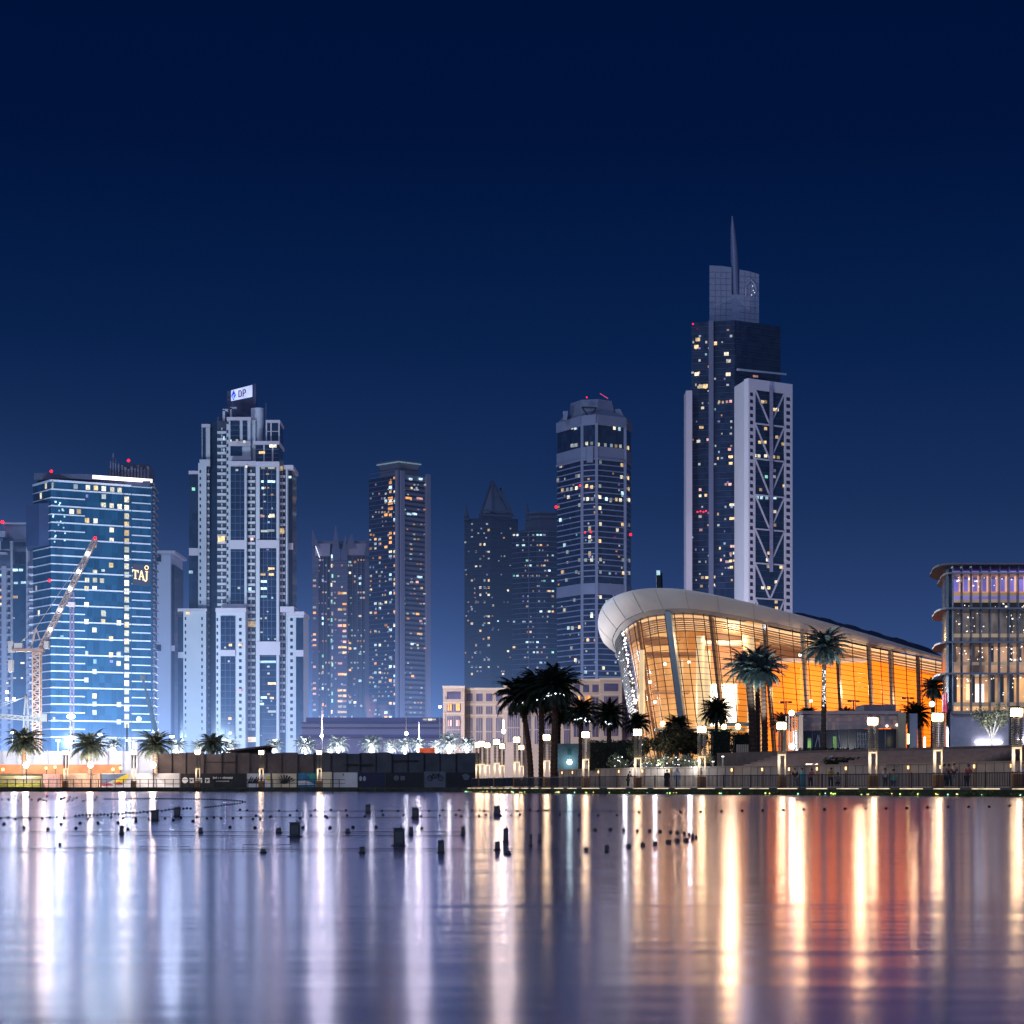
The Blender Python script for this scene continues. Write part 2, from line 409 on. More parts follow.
# terrace steps up to the opera plateau
WALLM = mat('beige_wall', (.44, .36, .30), .7, var=.15, scale=.7)
pl = off(14); w5 = off(5)
TERR = mat('terrace_paving', (.22, .16, .13), .8, var=.3, scale=.8)
MB().prism(([Vector((75 + 6, 109))] + w5[:10] + [Vector((10, 262)), Vector((22, 330)), Vector((300, 330)), Vector((300, 109))])[::-1], .62, 2.36).build('terrace', TERR, kind='structure')
MB().prism(([Vector((88, 112))] + pl[:8] + [Vector((30, 255)), Vector((34, 326)), Vector((40, 420)), Vector((320, 420)), Vector((320, 112))])[::-1], 2.38, 4.0).build('plateau', mat('plateau_paving', (.20, .14, .115), .8, var=.3, scale=.6), kind='structure')
st = MB(); a0, a1 = pl[3], pl[6]
for k in range(7):
    o_ = -(7 - k) * .75
    st.fbox(a1, a0, .05, .98, 2.38, 2.55 + k * .2, -.4, (7 - k) * .75)
st.build('terrace_steps', mat('step_stone', (.36, .24, .19), .75, var=.2, scale=1), kind='structure')

# ------------------------------------------------------------------ retaining wall with pilaster lights
rw = thing('retaining_wall', 'long beige panelled retaining wall along the promenade with lit pilasters', 'wall', (w5[4].x, w5[4].y, .6))
wl = MB(); ws = [Vector((81, 109))] + w5[:10]
for a, b_ in zip(ws, ws[1:]): wl.fbox(b_, a, 0, 1, .6, 2.42, -.1, .25)
wl.build('wall_body', WALLM, rw)
cp = MB()
for a, b_ in zip(ws, ws[1:]): cp.fbox(b_, a, 0, 1, 2.425, 2.52, -.1, .34)
cp.build('coping', mat('coping_stone', (.36, .29, .24), .6, var=.1), rw)
PIL = mat('pilaster_stone', (.34, .22, .15), .6, var=.2, scale=3)
AMB = emit('amber_uplight', (1, .55, .2), 3.0, var=.3)
seams = MB()
for i, (a, b_) in enumerate(zip(ws, ws[1:])):
    L = (b_ - a).length; n = max(2, int(L / 3.6))
    for k in range(n):
        pi = MB().fbox(b_, a, (k + .46) / n, (k + .46) / n + .22 / L, .62, 2.4, .25, .38).build('pilaster', PIL, rw)
        MB().fbox(b_, a, (k + .46) / n + .02 / L, (k + .46) / n + .2 / L, 2.05, 2.3, .385, .43).build('wall_lamp', AMB, pi)
        for q in range(4): seams.fbox(b_, a, (k + q / 4) / n, (k + q / 4) / n + .05 / L, .62, 2.41, .25, .262)
seams.build('joints', mat('dark_joint', (.08, .06, .05), .9), rw)

# railing on the promenade edge
rl_ = thing('railing', 'dark metal railing with mesh infill along the promenade edge', 'railing', (EDGE[4].x, EDGE[4].y, .6))
rails = MB(); pane = MB(); posts = []
rline = [Vector((75.35, 105.2))] + [p - NI * .35 for p in EDGE] + [Vector((-4.7, 241)), Vector((-4.1, 246)), Vector((-1.8, 252.5))]
for a, b_ in zip(rline, rline[1:]):
    rails.fbox(b_, a, 0, 1, 1.60, 1.66, -.03, .03); rails.fbox(b_, a, 0, 1, .70, .74, -.02, .02)
    L = (b_ - a).length
    d = (b_ - a)
    nbar = int(L / .2)
    for k in range(nbar):
        p = a + d * (k / nbar); pane.cbox((p.x, p.y, 1.17), .05, .05, .86)
    n = max(1, int(L / 3.0))
    for k in range(n):
        p = a + d * (k / n)
        posts.append(MB().cbox((p.x, p.y, 1.16), .09, .09, 1.12))
rails.build('rail', DARKM, rl_); pane.build('infill_bars', DARKM, rl_)
for p in posts: p.build('post', mat('post_metal', (.08, .06, .045), .5, .4), rl_)

# ------------------------------------------------------------------ lantern lamps along both quays
HEAD = emit('lantern_glow', (1, .72, .36), 26, sample=True, var=.15, scale=3)
LANT = mat('lantern_body', (.13, .11, .085), .5, .3, var=.2, scale=4)
POSTW = mat('lamp_post_white', (.62, .55, .45), .5, var=.1, scale=3)
BASEM = mat('lamp_base_bronze', (.24, .12, .05), .5, .2, var=.25, scale=3)
def make_lamp():
    t = thing('street_lamp', 'x', 'street lamp', (0, 0, 0))
    MB().box((-.42, -.34, 0), (.34, .34, .95)).build('base', BASEM, t, bevel=.02)
    p = MB()
    p.box((-.36, -.12, .95), (-.16, .1, 2.62)); p.box((.2, -.12, .02), (.3, .0, 5.0)); p.box((-.36, -.1, 2.62), (.3, .08, 2.74))
    p.build('post', POSTW, t)
    lb = MB()
    for sx in (-.36, .08):
        for z0 in range(12):                    # stacked open frame panels: two perforated screens
            z = 2.78 + z0 * .165
            lb.box((sx, -.2, z), (sx + .3, .18, z + .105))
        lb.box((sx + .11, -.16, 2.76), (sx + .19, .14, 4.78))
    lb.build('lantern_screen', LANT, t)
    MB().box((-.37, -.30, 4.82), (.27, .30, 5.32)).build('lamp_head', HEAD, t, bevel=.03)
    c = MB(); c.box((-.45, -.4, 5.37), (.46, .4, 5.44)); c.box((.36, -.30, 4.78), (.42, .3, 5.37)); c.box((-.02, -.385, 4.8), (.03, -.365, 5.37))
    c.build('cap', DARKM, t)
    light('lantern_light', 'POINT', (-.05, -.7, 2.2), 62, (1, .76, .48), .2, t)
    return t
lamp0 = make_lamp()
LW = {1017: 'foremost lantern lamp on the right, its head cut by the picture edge', 938: 'lantern lamp on the promenade in front of the glass office building corner',
      873: 'lantern lamp on the promenade in front of the low stone pavilion', 782: 'lantern lamp beside the white lit fins left of the pavilion',
      702: 'lantern lamp in front of the round clipped trees below the opera house', 638: 'lantern lamp between the dark hedge block and the clipped trees',
      586: 'lantern lamp just left of the dark hedge block on the promenade', 547: 'lantern lamp in front of the tall palm trunks',
      517: 'front lantern lamp just left of the tall palm group', 497: 'front lantern lamp third from the promenade tip', 482: 'front lantern lamp at the tip of the promenade'}
first = True
def put_lamp(x, y, z, label, group, rz=0, s=1.0):
    global first
    if first: o = lamp0; first = False; o.location = (x, y, z)
    else: o = copy_tree(lamp0, (x, y, z))
    o.rotation_euler = (0, 0, rz); o.scale = (s, s, s); tag(o, label, 'street lamp', group)
for px, D in LAMPS[1:]:
    p = P2(px, D); put_lamp(p.x, p.y, .6, LW[px], 'lantern lamps along the promenade')
for px, D, lab in ((478.5, 243, 'leftmost lantern lamp of the cluster at the promenade tip'), (487.5, 247, 'rear lantern lamp on the right of the tip cluster'),
                   (502, 252, 'rear lantern lamp paired behind the third one from the tip'), (521.5, 260, 'rear lantern lamp half hidden beside the palm trunks')):
    p = P2(px, D); put_lamp(p.x, p.y, .6, lab, 'lantern lamps along the promenade')
for px, lab in ((66, 'lantern lamp on the left quay between the first two floodlit palms'), (134, 'lantern lamp on the left quay before the white hoarding panel'),
                (198, 'lantern lamp on the left quay before the black hoarding with white icons'), (261.5, 'lantern lamp on the left quay before the leaf pattern hoarding'),
                (319.5, 'lantern lamp on the left quay before the cream hoarding panel')):
    p = P2(px, 295.5); put_lamp(p.x, p.y, GZ + .03, lab, 'lantern lamps along the left quay', s=1.0)

# ------------------------------------------------------------------ left quay: hoardings, fence, floodlights
hd = thing('tall_hoarding', 'long brown grey site hoarding of tall plain panels behind the left quay', 'hoarding', (PX(320, 304), 304, GZ))
HB = mat('hoarding_brown', (.125, .095, .088), .8, var=.35, scale=.35); HG = mat('hoarding_grey', (.075, .075, .088), .8, var=.35, scale=.35)
HDK = mat('hoarding_dark', (.018, .018, .022), .7, var=.4, scale=.3)
xs = [158, 172, 186, 204, 222, 236, 250, 266, 282, 298, 314, 331, 347, 360, 376, 392, 408, 424, 440, 456, 479]
for i, (a, b_) in enumerate(zip(xs, xs[1:])):
    top = 752.5 + (1.2 if i % 3 == 0 else 0) + (i % 2) * .4
    MB().pbox(a, b_ - .35, top, 772.5, 304 + (i % 2) * .15, .2, zb=GZ).build('panel', HB if a < 300 else HG, hd)
fr = MB()
for a in xs: fr.pbox(a - .5, a + .2, 753, 773, 303.8, .15, zb=GZ)
fr.pbox(204, 236, 761.8, 762.6, 303.7, .1); fr.pbox(392, 418, 760, 761, 303.7, .1); fr.pbox(345, 372, 764, 765.2, 303.7, .1)
fr.build_each('frame_bar', HDK, hd)
lr = thing('lean_to_roof', 'dark sloping roof of a site cabin rising just above the brown hoarding', 'site cabin', (PX(252, 310), 310, GZ))
q = MB(); q.hexa([P3(232, 787, 308), P3(272, 787, 308), P3(272, 787, 316), P3(232, 787, 316), P3(232, 751.8, 308), P3(272, 747, 308), P3(272, 747, 316), P3(232, 751.8, 316)]); q.build('cabin_body', HDK, lr)
q = MB(); q.bar(P3(230, 751.6, 311), P3(274, 746.4, 311), 9, .25); q.build('roof_sheet', mat('roof_sheet', (.06, .04, .04), .6), lr)

# printed lower hoardings, each graphic panel its own thing
def panel(px0, px1, y0, y1, D, matl, label, name='hoarding_panel'):
    t = thing(name, label, 'hoarding', (PX((px0 + px1) / 2, D), D, GZ))
    MB().pbox(px0, px1, y0, y1, D, .1, zb=GZ + .02).build('board', matl, t)
    f = MB(); f.pbox(px0, px0 + .5, y0, y1, D - .06, .05, zb=GZ + .02); f.pbox(px1 - .5, px1, y0, y1, D - .06, .05, zb=GZ + .02)
    f.build_each('edge_post', DARKM, t); return t
def poly2(pts, D, t=.03):                   # flat printed shape on a board, pixel outline
    mb = MB(); n = len(pts)
    vs = [P3(x, y, D) for x, y in pts] + [P3(x, y, D) + Vector((0, t, 0)) for x, y in pts]
    return mb.add(vs, [tuple(range(n)), tuple(range(n, 2 * n))[::-1]] + [(i, (i + 1) % n, n + (i + 1) % n, n + i) for i in range(n)])
def disc(cx, cy, r, n=18, ry=None): return [(cx + r * math.cos(2 * math.pi * k / n), cy + (ry or r) * math.sin(2 * math.pi * k / n)) for k in range(n)]
CREAM = mat('board_cream', (.62, .56, .40), .6, var=.1); WBD = mat('board_white', (.6, .6, .62), .6, var=.12, scale=.4)
GRB = mat('board_grey', (.13, .13, .16), .7, var=.2); BKB = mat('board_black', (.014, .014, .016), .6, var=.3)
PINKB = mat('board_pink', (.62, .38, .34), .6, var=.25, scale=1.2, stretch=(3, 1, .4)); ICON = mat('print_white', (.75, .74, .7), .6, var=.05)
YEL = mat('print_yellow', (.65, .52, .05), .6, var=.1); REDP = mat('print_red', (.5, .03, .05), .6, var=.1); BLUP = mat('print_blue', (.03, .16, .30), .6, var=.5, scale=1.0)
GRN = mat('print_teal', (.05, .28, .22), .6, var=.5, scale=1.2); INK = mat('print_black', (.012, .013, .012), .6, var=.2)
HDp = 300.0
t = panel(42, 61, 774, 784.5, HDp, PINKB, 'pale pink hoarding panel left of the first quay lamp', 'hoarding_panel')
t = panel(62, 100.5, 773.5, 784.5, HDp, mat('container_pink', (.66, .45, .34), .6, var=.3, scale=1.2, stretch=(4, 1, .2)), 'pink corrugated hoarding below the second floodlit palm')
rb = MB()
for k in range(19): rb.pbox(63 + k * 2, 63.8 + k * 2, 774, 784, HDp - .12, .1, zb=GZ + .03)
rb.build('ribs', mat('container_rib', (.6, .42, .3), .6, var=.2), t)
t = panel(101, 180, 773.5, 785, HDp, WBD, 'long white hoarding with a blue corner, yellow wedge and red flower print')
poly2([(101.5, 774), (127, 774), (101.5, 785)], HDp - .05).build('print', mat('print_slate', (.10, .14, .22), .6, var=.2), t)
poly2([(112, 782), (127, 774), (130, 774.2), (124, 782.6)], HDp - .09).build('print', YEL, t)
poly2([(115.5, 784.6), (116.5, 782.6), (119, 781.6), (121.5, 782.8), (122.3, 785), (119.5, 784)], HDp - .12).build('print', REDP, t)
poly2([(101.5, 783.5), (110, 783.5), (114, 785), (101.5, 785)], HDp - .12).build('print', REDP, t)
poly2([(152, 774), (180, 774), (180, 785), (166, 785), (160, 779)], HDp - .05).build('print', mat('print_sand', (.42, .41, .42), .6, var=.1), t)
t = panel(181, 246, 773.5, 785, HDp, BKB, 'black hoarding with a white disc, white square icons and a line of white lettering')
poly2(disc(185, 780.2, 3.0), HDp - .05).build('icon', ICON, t)
for x in (189.3, 197.5, 205):
    poly2([(x, 778), (x + 4.6, 778), (x + 4.6, 782.9), (x, 782.9)], HDp - .05).build('icon', ICON, t)
    poly2([(x + 1.4, 779.6), (x + 3.1, 779.6), (x + 3.1, 781.3), (x + 1.4, 781.3)], HDp - .09).build('icon_mark', INK, t)
tx = MB(); rt = random.Random(5); x = 213.0
while x < 232:                                            # too small to read in the photograph: strokes only
    wd = rt.uniform(.5, 1.0)
    if rt.random() > .15: tx.pbox(x, x + wd, 777.2 - rt.choice((0, 0, .5)), 778.6 + rt.choice((0, 0, .4)), HDp - .06, .03)
    x += wd + .25
x = 216.0
while x < 229:
    wd = rt.uniform(.4, .9); tx.pbox(x, x + wd, 780.8, 781.6, HDp - .06, .03); x += wd + .3
tx.build('lettering', ICON, t)
t = panel(246.5, 271, 773.5, 785, HDp, WBD, 'white hoarding printed with black leaves and a yellow patch')
for k in range(7):
    x = 247.5 + k * 1.9; poly2([(x, 783.5), (x + 3.2, 777 + (k % 3)), (x + 4.2, 776.2 + (k % 3)), (x + 2.2, 783.5)], HDp - .05 - k * .003).build('print', INK, t)
poly2([(266.2, 776.5), (270, 776), (270, 781), (267, 781)], HDp - .05).build('print', YEL, t)
t = panel(271.5, 297, 773.5, 785, HDp, CREAM, 'cream hoarding covered by a large black palm print')
for k in range(11):
    a = math.pi * (.05 + .09 * k); cx, cy = 284, 784
    poly2([(cx - .7, cy), (cx + math.cos(a) * 11 - .5, cy - math.sin(a) * 9.5), (cx + math.cos(a) * 11.5 + .8, cy - math.sin(a) * 8.6), (cx + .9, cy)], HDp - .04 - k * .004).build('print', INK, t)
t = panel(297.5, 318, 773, 785, HDp, BLUP, 'blue and teal pictured hoarding beside a quay lamp')
poly2([(307, 774), (317, 774), (317, 783), (312, 780)], HDp - .05).build('print', GRN, t)
poly2([(298, 781), (306, 780.5), (316, 784.6), (298, 784.8)], HDp - .08).build('print', WBD, t)
t = panel(318.5, 332.5, 772, 786, HDp, CREAM, 'plain cream hoarding panel lit by the quay lamp')
t = panel(333, 358, 772.5, 782, HDp, WBD, 'plain pale grey hoarding panel right of the thin lamp pole')
poly2([(342.7, 773.8), (343.8, 773.8), (343.8, 775.4), (342.7, 775.4)], HDp - .05).build('print', INK, t)
t = panel(358.5, 385, 772.5, 784, HDp, mat('board_navy', (.016, .018, .05), .6), 'dark navy hoarding with two pale ovals')
for x in (360.6, 364.4): poly2(disc(x, 778.6, 1.5, 14, 2.5), HDp - .05).build('icon', mat('print_grey', (.4, .4, .46), .6), t)
t = panel(385.5, 423, 772.5, 784.5, HDp, BKB, 'black hoarding with one pale disc and a small grey square')
poly2(disc(396.3, 778, 2.7), HDp - .05).build('icon', GRB, t); poly2([(400.5, 776), (405, 776), (405, 780.3), (400.5, 780.3)], HDp - .05).build('icon', GRB, t)
t = panel(423.5, 446, 771.5, 780.5, HDp, GRB, 'grey hoarding panel with a black bicycle drawing')
bk = MB()
for cx in (430, 440.5): bk.add([], []); bk.tube([P3(x, y, HDp - .07) for x, y in disc(cx, 778, 2.4, 14)] + [P3(cx + 2.4, 778, HDp - .07)], .05, 5)
for a, b_ in (((430, 778), (433, 774.6)), ((433, 774.6), (438.5, 774.6)), ((438.5, 774.6), (440.5, 778)), ((438.5, 774.6), (435.4, 778)), ((430, 778), (435.4, 778)), ((433, 774.6), (435.4, 778)), ((438.2, 773.2), (439.6, 773.2)), ((438.5, 774.6), (438.4, 773.2)), ((432.2, 773.8), (433.8, 773.8))):
    bk.bar(P3(*a, HDp - .07), P3(*b_, HDp - .07), .08)
bk.build('bicycle_print', INK, t)
t = panel(446.5, 479, 772.5, 786, HDp, HDK, 'dark unlit hoarding at the right end near the promenade tip')
poly2([(462, 775), (466, 773.5), (470, 776), (468, 780), (464, 780)], HDp - .05).build('print', GRB, t)

gb = MB()
gb.hexa([P3(-30, 787, 298), P3(42, 787, 298), P3(42, 787, 306), P3(-30, 787, 306), P3(-30, 783, 299), P3(42, 783, 299), P3(42, 776, 306), P3(-30, 776, 306)])
tag(gb.build('grass', mat('lit_grass', (.14, .14, .02), .9, var=.5, scale=1.5, bump=.5), kind='stuff'), 'sloping strip of yellow green lawn behind the left quay fence', 'grass')
lw = MB().pbox(-30, 43, 773.6, 776.2, 307, .3, zb=GZ).build('low_wall', mat('low_wall_render', (.35, .30, .2), .8, var=.2)); tag(lw, 'low pale garden wall behind the strip of lawn', 'wall')
fc = thing('quay_fence', 'thin dark post and rail fence on the left quay edge', 'fence', (PX(160, 294), 294, GZ))
f = MB(); f.pbox(-20, 345, 779.4, 779.9, 294, .06); f.pbox(-20, 345, 783.2, 783.6, 294, .05); f.build('rail', DARKM, fc)
for k in range(44):
    x = -18 + k * 8.3; MB().pbox(x, x + .6, 779, 787, 293.9, .1, zb=GZ).build('post', DARKM, fc)

FLOOD = emit('floodlight_lens', (1, .9, .78), 110, sample=True, var=.1)
def floodlight(px, py, D, r, label, group, m=FLOOD, name='floodlight'):
    t = thing(name, label, 'floodlight', (PX(px, D), D, GZ), group)
    MB().tube([(PX(px, D), D + .35, GZ), (PX(px, D), D + .35, PZ(py, D))], .07, 6).build('pole', DARKM, t)
    c = P3(px, py, D)
    MB().tube([c + Vector((0, .4, 0)), c + Vector((0, .05, 0))], [r * .7, r * 1.12], 14).build('housing', DARKM, t)
    MB().ball(c, r, 14).build('lens', m, t, smooth=True)
    return t
for px, n in ((26, 'left'), (90.5, 'middle'), (153, 'right')):
    t = floodlight(px, 765, 298.6, .40, f'white floodlight glaring under the {dict(left="first", middle="second", right="third")[n]} palm on the left quay', 'floodlights under the palms')
    light('flood_beam', 'POINT', (PX(px, 308.4), 308.4, PZ(766, 308.4)), 5500, (1, .78, .62), .3, t)
    light('flood_beam', 'POINT', P3(px, 765, 298.6) + Vector((0, -1.0, .5)), 1500, (1, .80, .66), .3, t)
SOD = emit('sodium_lens', (1, .42, .08), 10, sample=True, var=.1)
for px, py, lab in ((3, 769.5, 'orange site lamp at the left picture edge'), (46, 768, 'left lamp of the orange pair behind the pink panel'), (55, 767, 'right lamp of the orange pair beside the quay lamp'),
                    (113, 769.4, 'orange lamp above the blue corner of the white hoarding'), (120.5, 768, 'upper orange lamp right above the yellow wedge')):
    floodlight(px, py, 312, .22, lab, 'orange site lamps', SOD, 'site_lamp')
# pale wall and bare lamps added to stand in for the white site glow
light('added_site_light', 'POINT', P3(60, 752, 333), 4200, (.88, .93, 1), .5); light('added_site_light', 'POINT', P3(14, 752, 333), 6500, (.88, .93, 1), .5); light('added_site_light', 'POINT', P3(122, 750, 333), 5500, (.95, .95, 1), .5)
sw = thing('glow_wall', 'added pale wall standing in for the white site glow behind the left palms', 'wall', (PX(80, 345), 345, GZ))
s_ = MB(); s_.pbox(-60, 158, 751, 773, 345, .4, zb=GZ); s_.build('wall_body', mat('glow_wall_render', (.55, .53, .56), .8, var=.15, scale=.3), sw)
s_ = MB()
for k in range(15): s_.pbox(-58 + k * 15, -57.2 + k * 15, 750, 773, 344.7, .25, zb=GZ)
s_.build('posts', WHITE2, sw)
s_ = MB(); s_.pbox(-60, 120, 764.5, 772, 340, 1, zb=GZ); o = s_.build('barrier', mat('barrier_orange', (.42, .12, .04), .7, var=.3, scale=.6)); tag(o, 'long low orange site barrier in front of the pale wall', 'barrier')

# street lamp masts further back, their lamps light the facades
LMP = emit('mast_lamp', (.85, .93, 1), 40, sample=True, var=.1)
def mast(px, ytop, ylamp, D, label, rl=.5, E=0, c=(.82, .9, 1)):
    rl *= .62; t = thing('light_mast', label, 'light mast', (PX(px, D), D, GZ), 'light masts behind the hoarding')
    MB().tube([(PX(px, D), D, GZ), (PX(px, D), D, PZ(ytop, D))], [.22, .10], 8).build('pole', mat('mast_pole', (.06, .06, .075), .6), t)
    c0 = P3(px, ylamp, D) + Vector((0, -.7, 0))
    MB().bar(c0 + Vector((0, .7, .1)), c0 + Vector((0, 0, .1)), .12).build('bracket', STEEL, t)
    MB().ball(c0, rl, 10).build('lamp', LMP, t, smooth=True)
    if E: light('mast_beam', 'POINT', c0 + Vector((0, -.2, rl + .6)), E, c, .5, t)
    return t
mast(322, 700, 736, 470, 'thin white light mast left of the low mauve podium', .55, 60000, (.80, .82, 1))
mast(406.5, 712, 733.5, 480, 'thin white light mast in front of the low mauve podium', .6)
mast(419, 722, 739, 490, 'short light mast beside the sandstone hotel corner', .35, 50000, (.86, .84, 1))
mast(503.5, 720, 731.5, 440, 'light mast in front of the sandstone hotel facade', .7, 40000, (1, .86, .80))
mast(440, 716, 707, 510, 'light mast at the left end of the sandstone hotel', .5)
mast(127, 724, 756, 380, 'slim white mast in front of the teal glass hotel', .4)

# ------------------------------------------------------------------ floats, cables and fountain boxes on the lake
def wd(py): return H * F / (py - HZ)
FM = {}
def fmesh(name, mk):
    me = bpy.data.meshes.new(name); b = mk(); me.from_pydata(b.v, [], b.f); me.update()
    bm = bmesh.new(); bm.from_mesh(me); bmesh.ops.recalc_face_normals(bm, faces=bm.faces[:]); bm.to_mesh(me); bm.free(); return me
FLM = mat('float_black', (.006, .006, .008), .7, var=.3, scale=10, spec=.2)
me_f = fmesh('float', lambda: MB().tube([(0, 0, -.3), (0, 0, .1), (0, 0, .42), (0, 0, .6), (0, 0, .72)], [.5, .52, .5, .34, .08], 8)); me_f.materials.append(FLM)
me_c = fmesh('cube_float', lambda: MB().box((-.5, -.4, -.3), (.5, .4, .75)).box((-.34, -.43, .1), (.34, -.4, .55)).box((-.15, -.15, .75), (.15, .15, .95))); me_c.materials.append(mat('float_grey', (.07, .06, .06), .6, var=.5, scale=6))
NF = [0]
def flt(px, py, s, label, group, me=me_f, name='float'):
    D = wd(py); o = bpy.data.objects.new(name, me); col.objects.link(o)
    k = s * 1.3 * D / F; o.scale = (k, k, k); o.location = (PX(px, D), D, 0); o.rotation_euler = (0, 0, rk.uniform(0, 3)); tag(o, label, 'float', group); NF[0] += 1
rk = random.Random(11)
def along(pts, step):
    out = []; acc = 0
    for (a, b_), (c, d) in zip(pts, pts[1:]):
        L = math.hypot(c - a, d - b_); t_ = -acc
        while t_ + step <= L:
            t_ += step; out.append((a + (c - a) * t_ / L, b_ + (d - b_) * t_ / L))
        acc = L - t_ if L - t_ < step else 0
    return out
G1 = 'float line forming the long thin loop on the left'
for x, y in along([(102, 799.6), (150, 799.2), (190, 799.5), (225, 800.3), (243, 801.8), (245, 802.6), (240, 803.8), (228, 805.4), (205, 808)], 2.7):
    flt(x, y, 1.5, 'tiny black float in the tight pointed loop near the left quay', G1)
for x, y in along([(72, 816.3), (110, 815), (150, 812), (192, 809)], 3.6):
    flt(x, y + rk.uniform(-.5, .5), 1.9, 'small black float in the slanting line reaching the left loop', 'slanting float line on the left')
for k in range(34):
    x = rk.uniform(0, 105); flt(x, 796.5 + rk.random() * 5.5, 1.6, 'tiny black float scattered below the left quay', 'scattered floats below the left quay')
for x in [1, 8, 15, 22, 30, 42, 50, 57, 64, 88, 111, 123, 136, 149, 165, 181, 197, 207, 214, 221, 233, 241, 253, 260, 270, 300, 327]:
    flt(x, 818.6 + rk.uniform(-1.2, 1.2), 2.0, 'small black float strung on the middle cable at the left', 'floats on the middle cable')
for x, y in ((4, 825), (24, 828), (48, 830), (61, 825), (76, 829), (80, 824), (98, 824), (118, 823.5), (128, 830), (136, 822), (173, 821), (193, 822), (60, 845), (230, 828), (255, 828.5), (303, 828.3), (330, 828.5), (353, 828), (376, 828), (422, 829)):
    flt(x, y, 2.6, 'small dark float standing alone in the near left water', 'single floats in the near left water')
for x in (240, 247, 263, 279, 297, 315, 331, 346, 382, 398, 429, 443, 459, 472, 484, 506, 517, 530, 538, 545, 547.5):
    flt(x, 810.8 + rk.uniform(-.6, .8), 1.9, 'small black float on the far cable in the middle of the lake', 'floats on the far cable')
for x in (256, 271, 290, 311, 325, 347, 365, 383, 404, 421, 440, 456, 461, 479, 486, 501, 511, 520, 560, 579, 598, 617):
    flt(x, 816.0 + rk.uniform(-1, 1), 2.0, 'small dark float on the second cable in the middle of the lake', 'floats on the second cable')
for k in range(19):
    flt(639 + k * 20.6, 813.2 - k * .36 + rk.uniform(-.3, .3), 2.3, 'black float in the evenly spaced row in the orange reflection', 'evenly spaced float row on the right')
for x, y in ((345, 238), (408, 240), (460, 243), (515, 247), (549, 250), (584, 254), (610, 258), (628, 263), (645, 272), (626, 280), (594, 289), (548, 293), (504, 299), (436, 305), (372, 313), (300, 320), (188, 325), (82, 335), (275, 236), (206, 233), (128, 235), (45, 235)):
    flt(570 + x / 5.12, 785 + y / 5.12, 3.2 if y > 285 else 2.4, 'grey cube float in the curved row below the opera house', 'curved row of cube floats', me_c, 'cube_float')
# thin cables
CB = MATS['black_rubber']
for i, (y, x0, x1, lab) in enumerate(((811.3, 236, 640, 'farthest thin black cable floating across the middle of the lake'), (817.6, 0, 520, 'second thin black cable carrying the small floats'), (832.5, 0, 470, 'third thin black cable with the fountain boxes behind it'),
                                     (836.5, 60, 470, 'slack thin black cable just in front of the third one'), (850.2, 0, 560, 'nearest thin black cable low in the picture'))):
    pts = []; D = wd(y)
    for k in range(41):
        x = x0 + (x1 - x0) * k / 40; yy = y + math.sin(k * .23 + i) * .25 + rk.uniform(-.05, .05); dd = wd(yy); pts.append((PX(x, dd), dd, .012))
    tag(MB().tube(pts, .0015 + .00009 * D, 5).build('cable', CB), lab, 'cable')
# squared loops of hose nearest the camera
for x0, x1, y0, y1, lab in ((139, 190, 848.5, 852.5, 'squared loop of hose low in the picture between two boxes'), (243, 292, 846.5, 852, 'squared loop of hose left of the picture middle'), (55, 110, 849, 853, 'squared loop of hose at the lower left')):
    pts = [(PX(x, wd(y)), wd(y), .02) for x, y in ((x0, y1), (x0, y0), ((x0 + x1) / 2, y0 + .2), (x1, y0), (x1, y1))]
    tag(MB().tube(pts, .0035, 5).build('hose', CB), lab, 'hose')
BOXM = mat('fountain_box_paint', (.045, .045, .055), .6, var=.5, scale=3)
def fbx(px, py, w_, h_, lab):
    D = wd(py); k = D / F; W2, H2 = w_ * k, h_ * k
    t = thing('fountain_box', lab, 'fountain box', (PX(px, D), D, 0), 'fountain boxes standing in the lake')
    x, y = PX(px, D), D
    MB().box((x - W2 / 2, y, -.05), (x + W2 / 2, y + W2 * .7, H2)).build('cabinet', BOXM, t, bevel=W2 * .04)
    MB().box((x - W2 * .36, y - W2 * .04, H2 * .2), (x + W2 * .36, y - .001, H2 * .82)).build('door_panel', mat('fountain_panel', (.08, .075, .08), .5, var=.5, scale=4), t)
    c = MB().box((x - W2 * .56, y - W2 * .06, H2 * 1.01), (x + W2 * .56, y + W2 * .75, H2 * 1.06)); c.cbox((x + W2 * .2, y + W2 * .3, H2 * 1.13), W2 * .12, W2 * .12, H2 * .16); c.build('lid', DARKM, t)
    MB().tube([(x, y + W2 * .35, -.02), (x, y + W2 * .35, .012)], W2 * .75, 10).build('float_collar', DARKM, t)
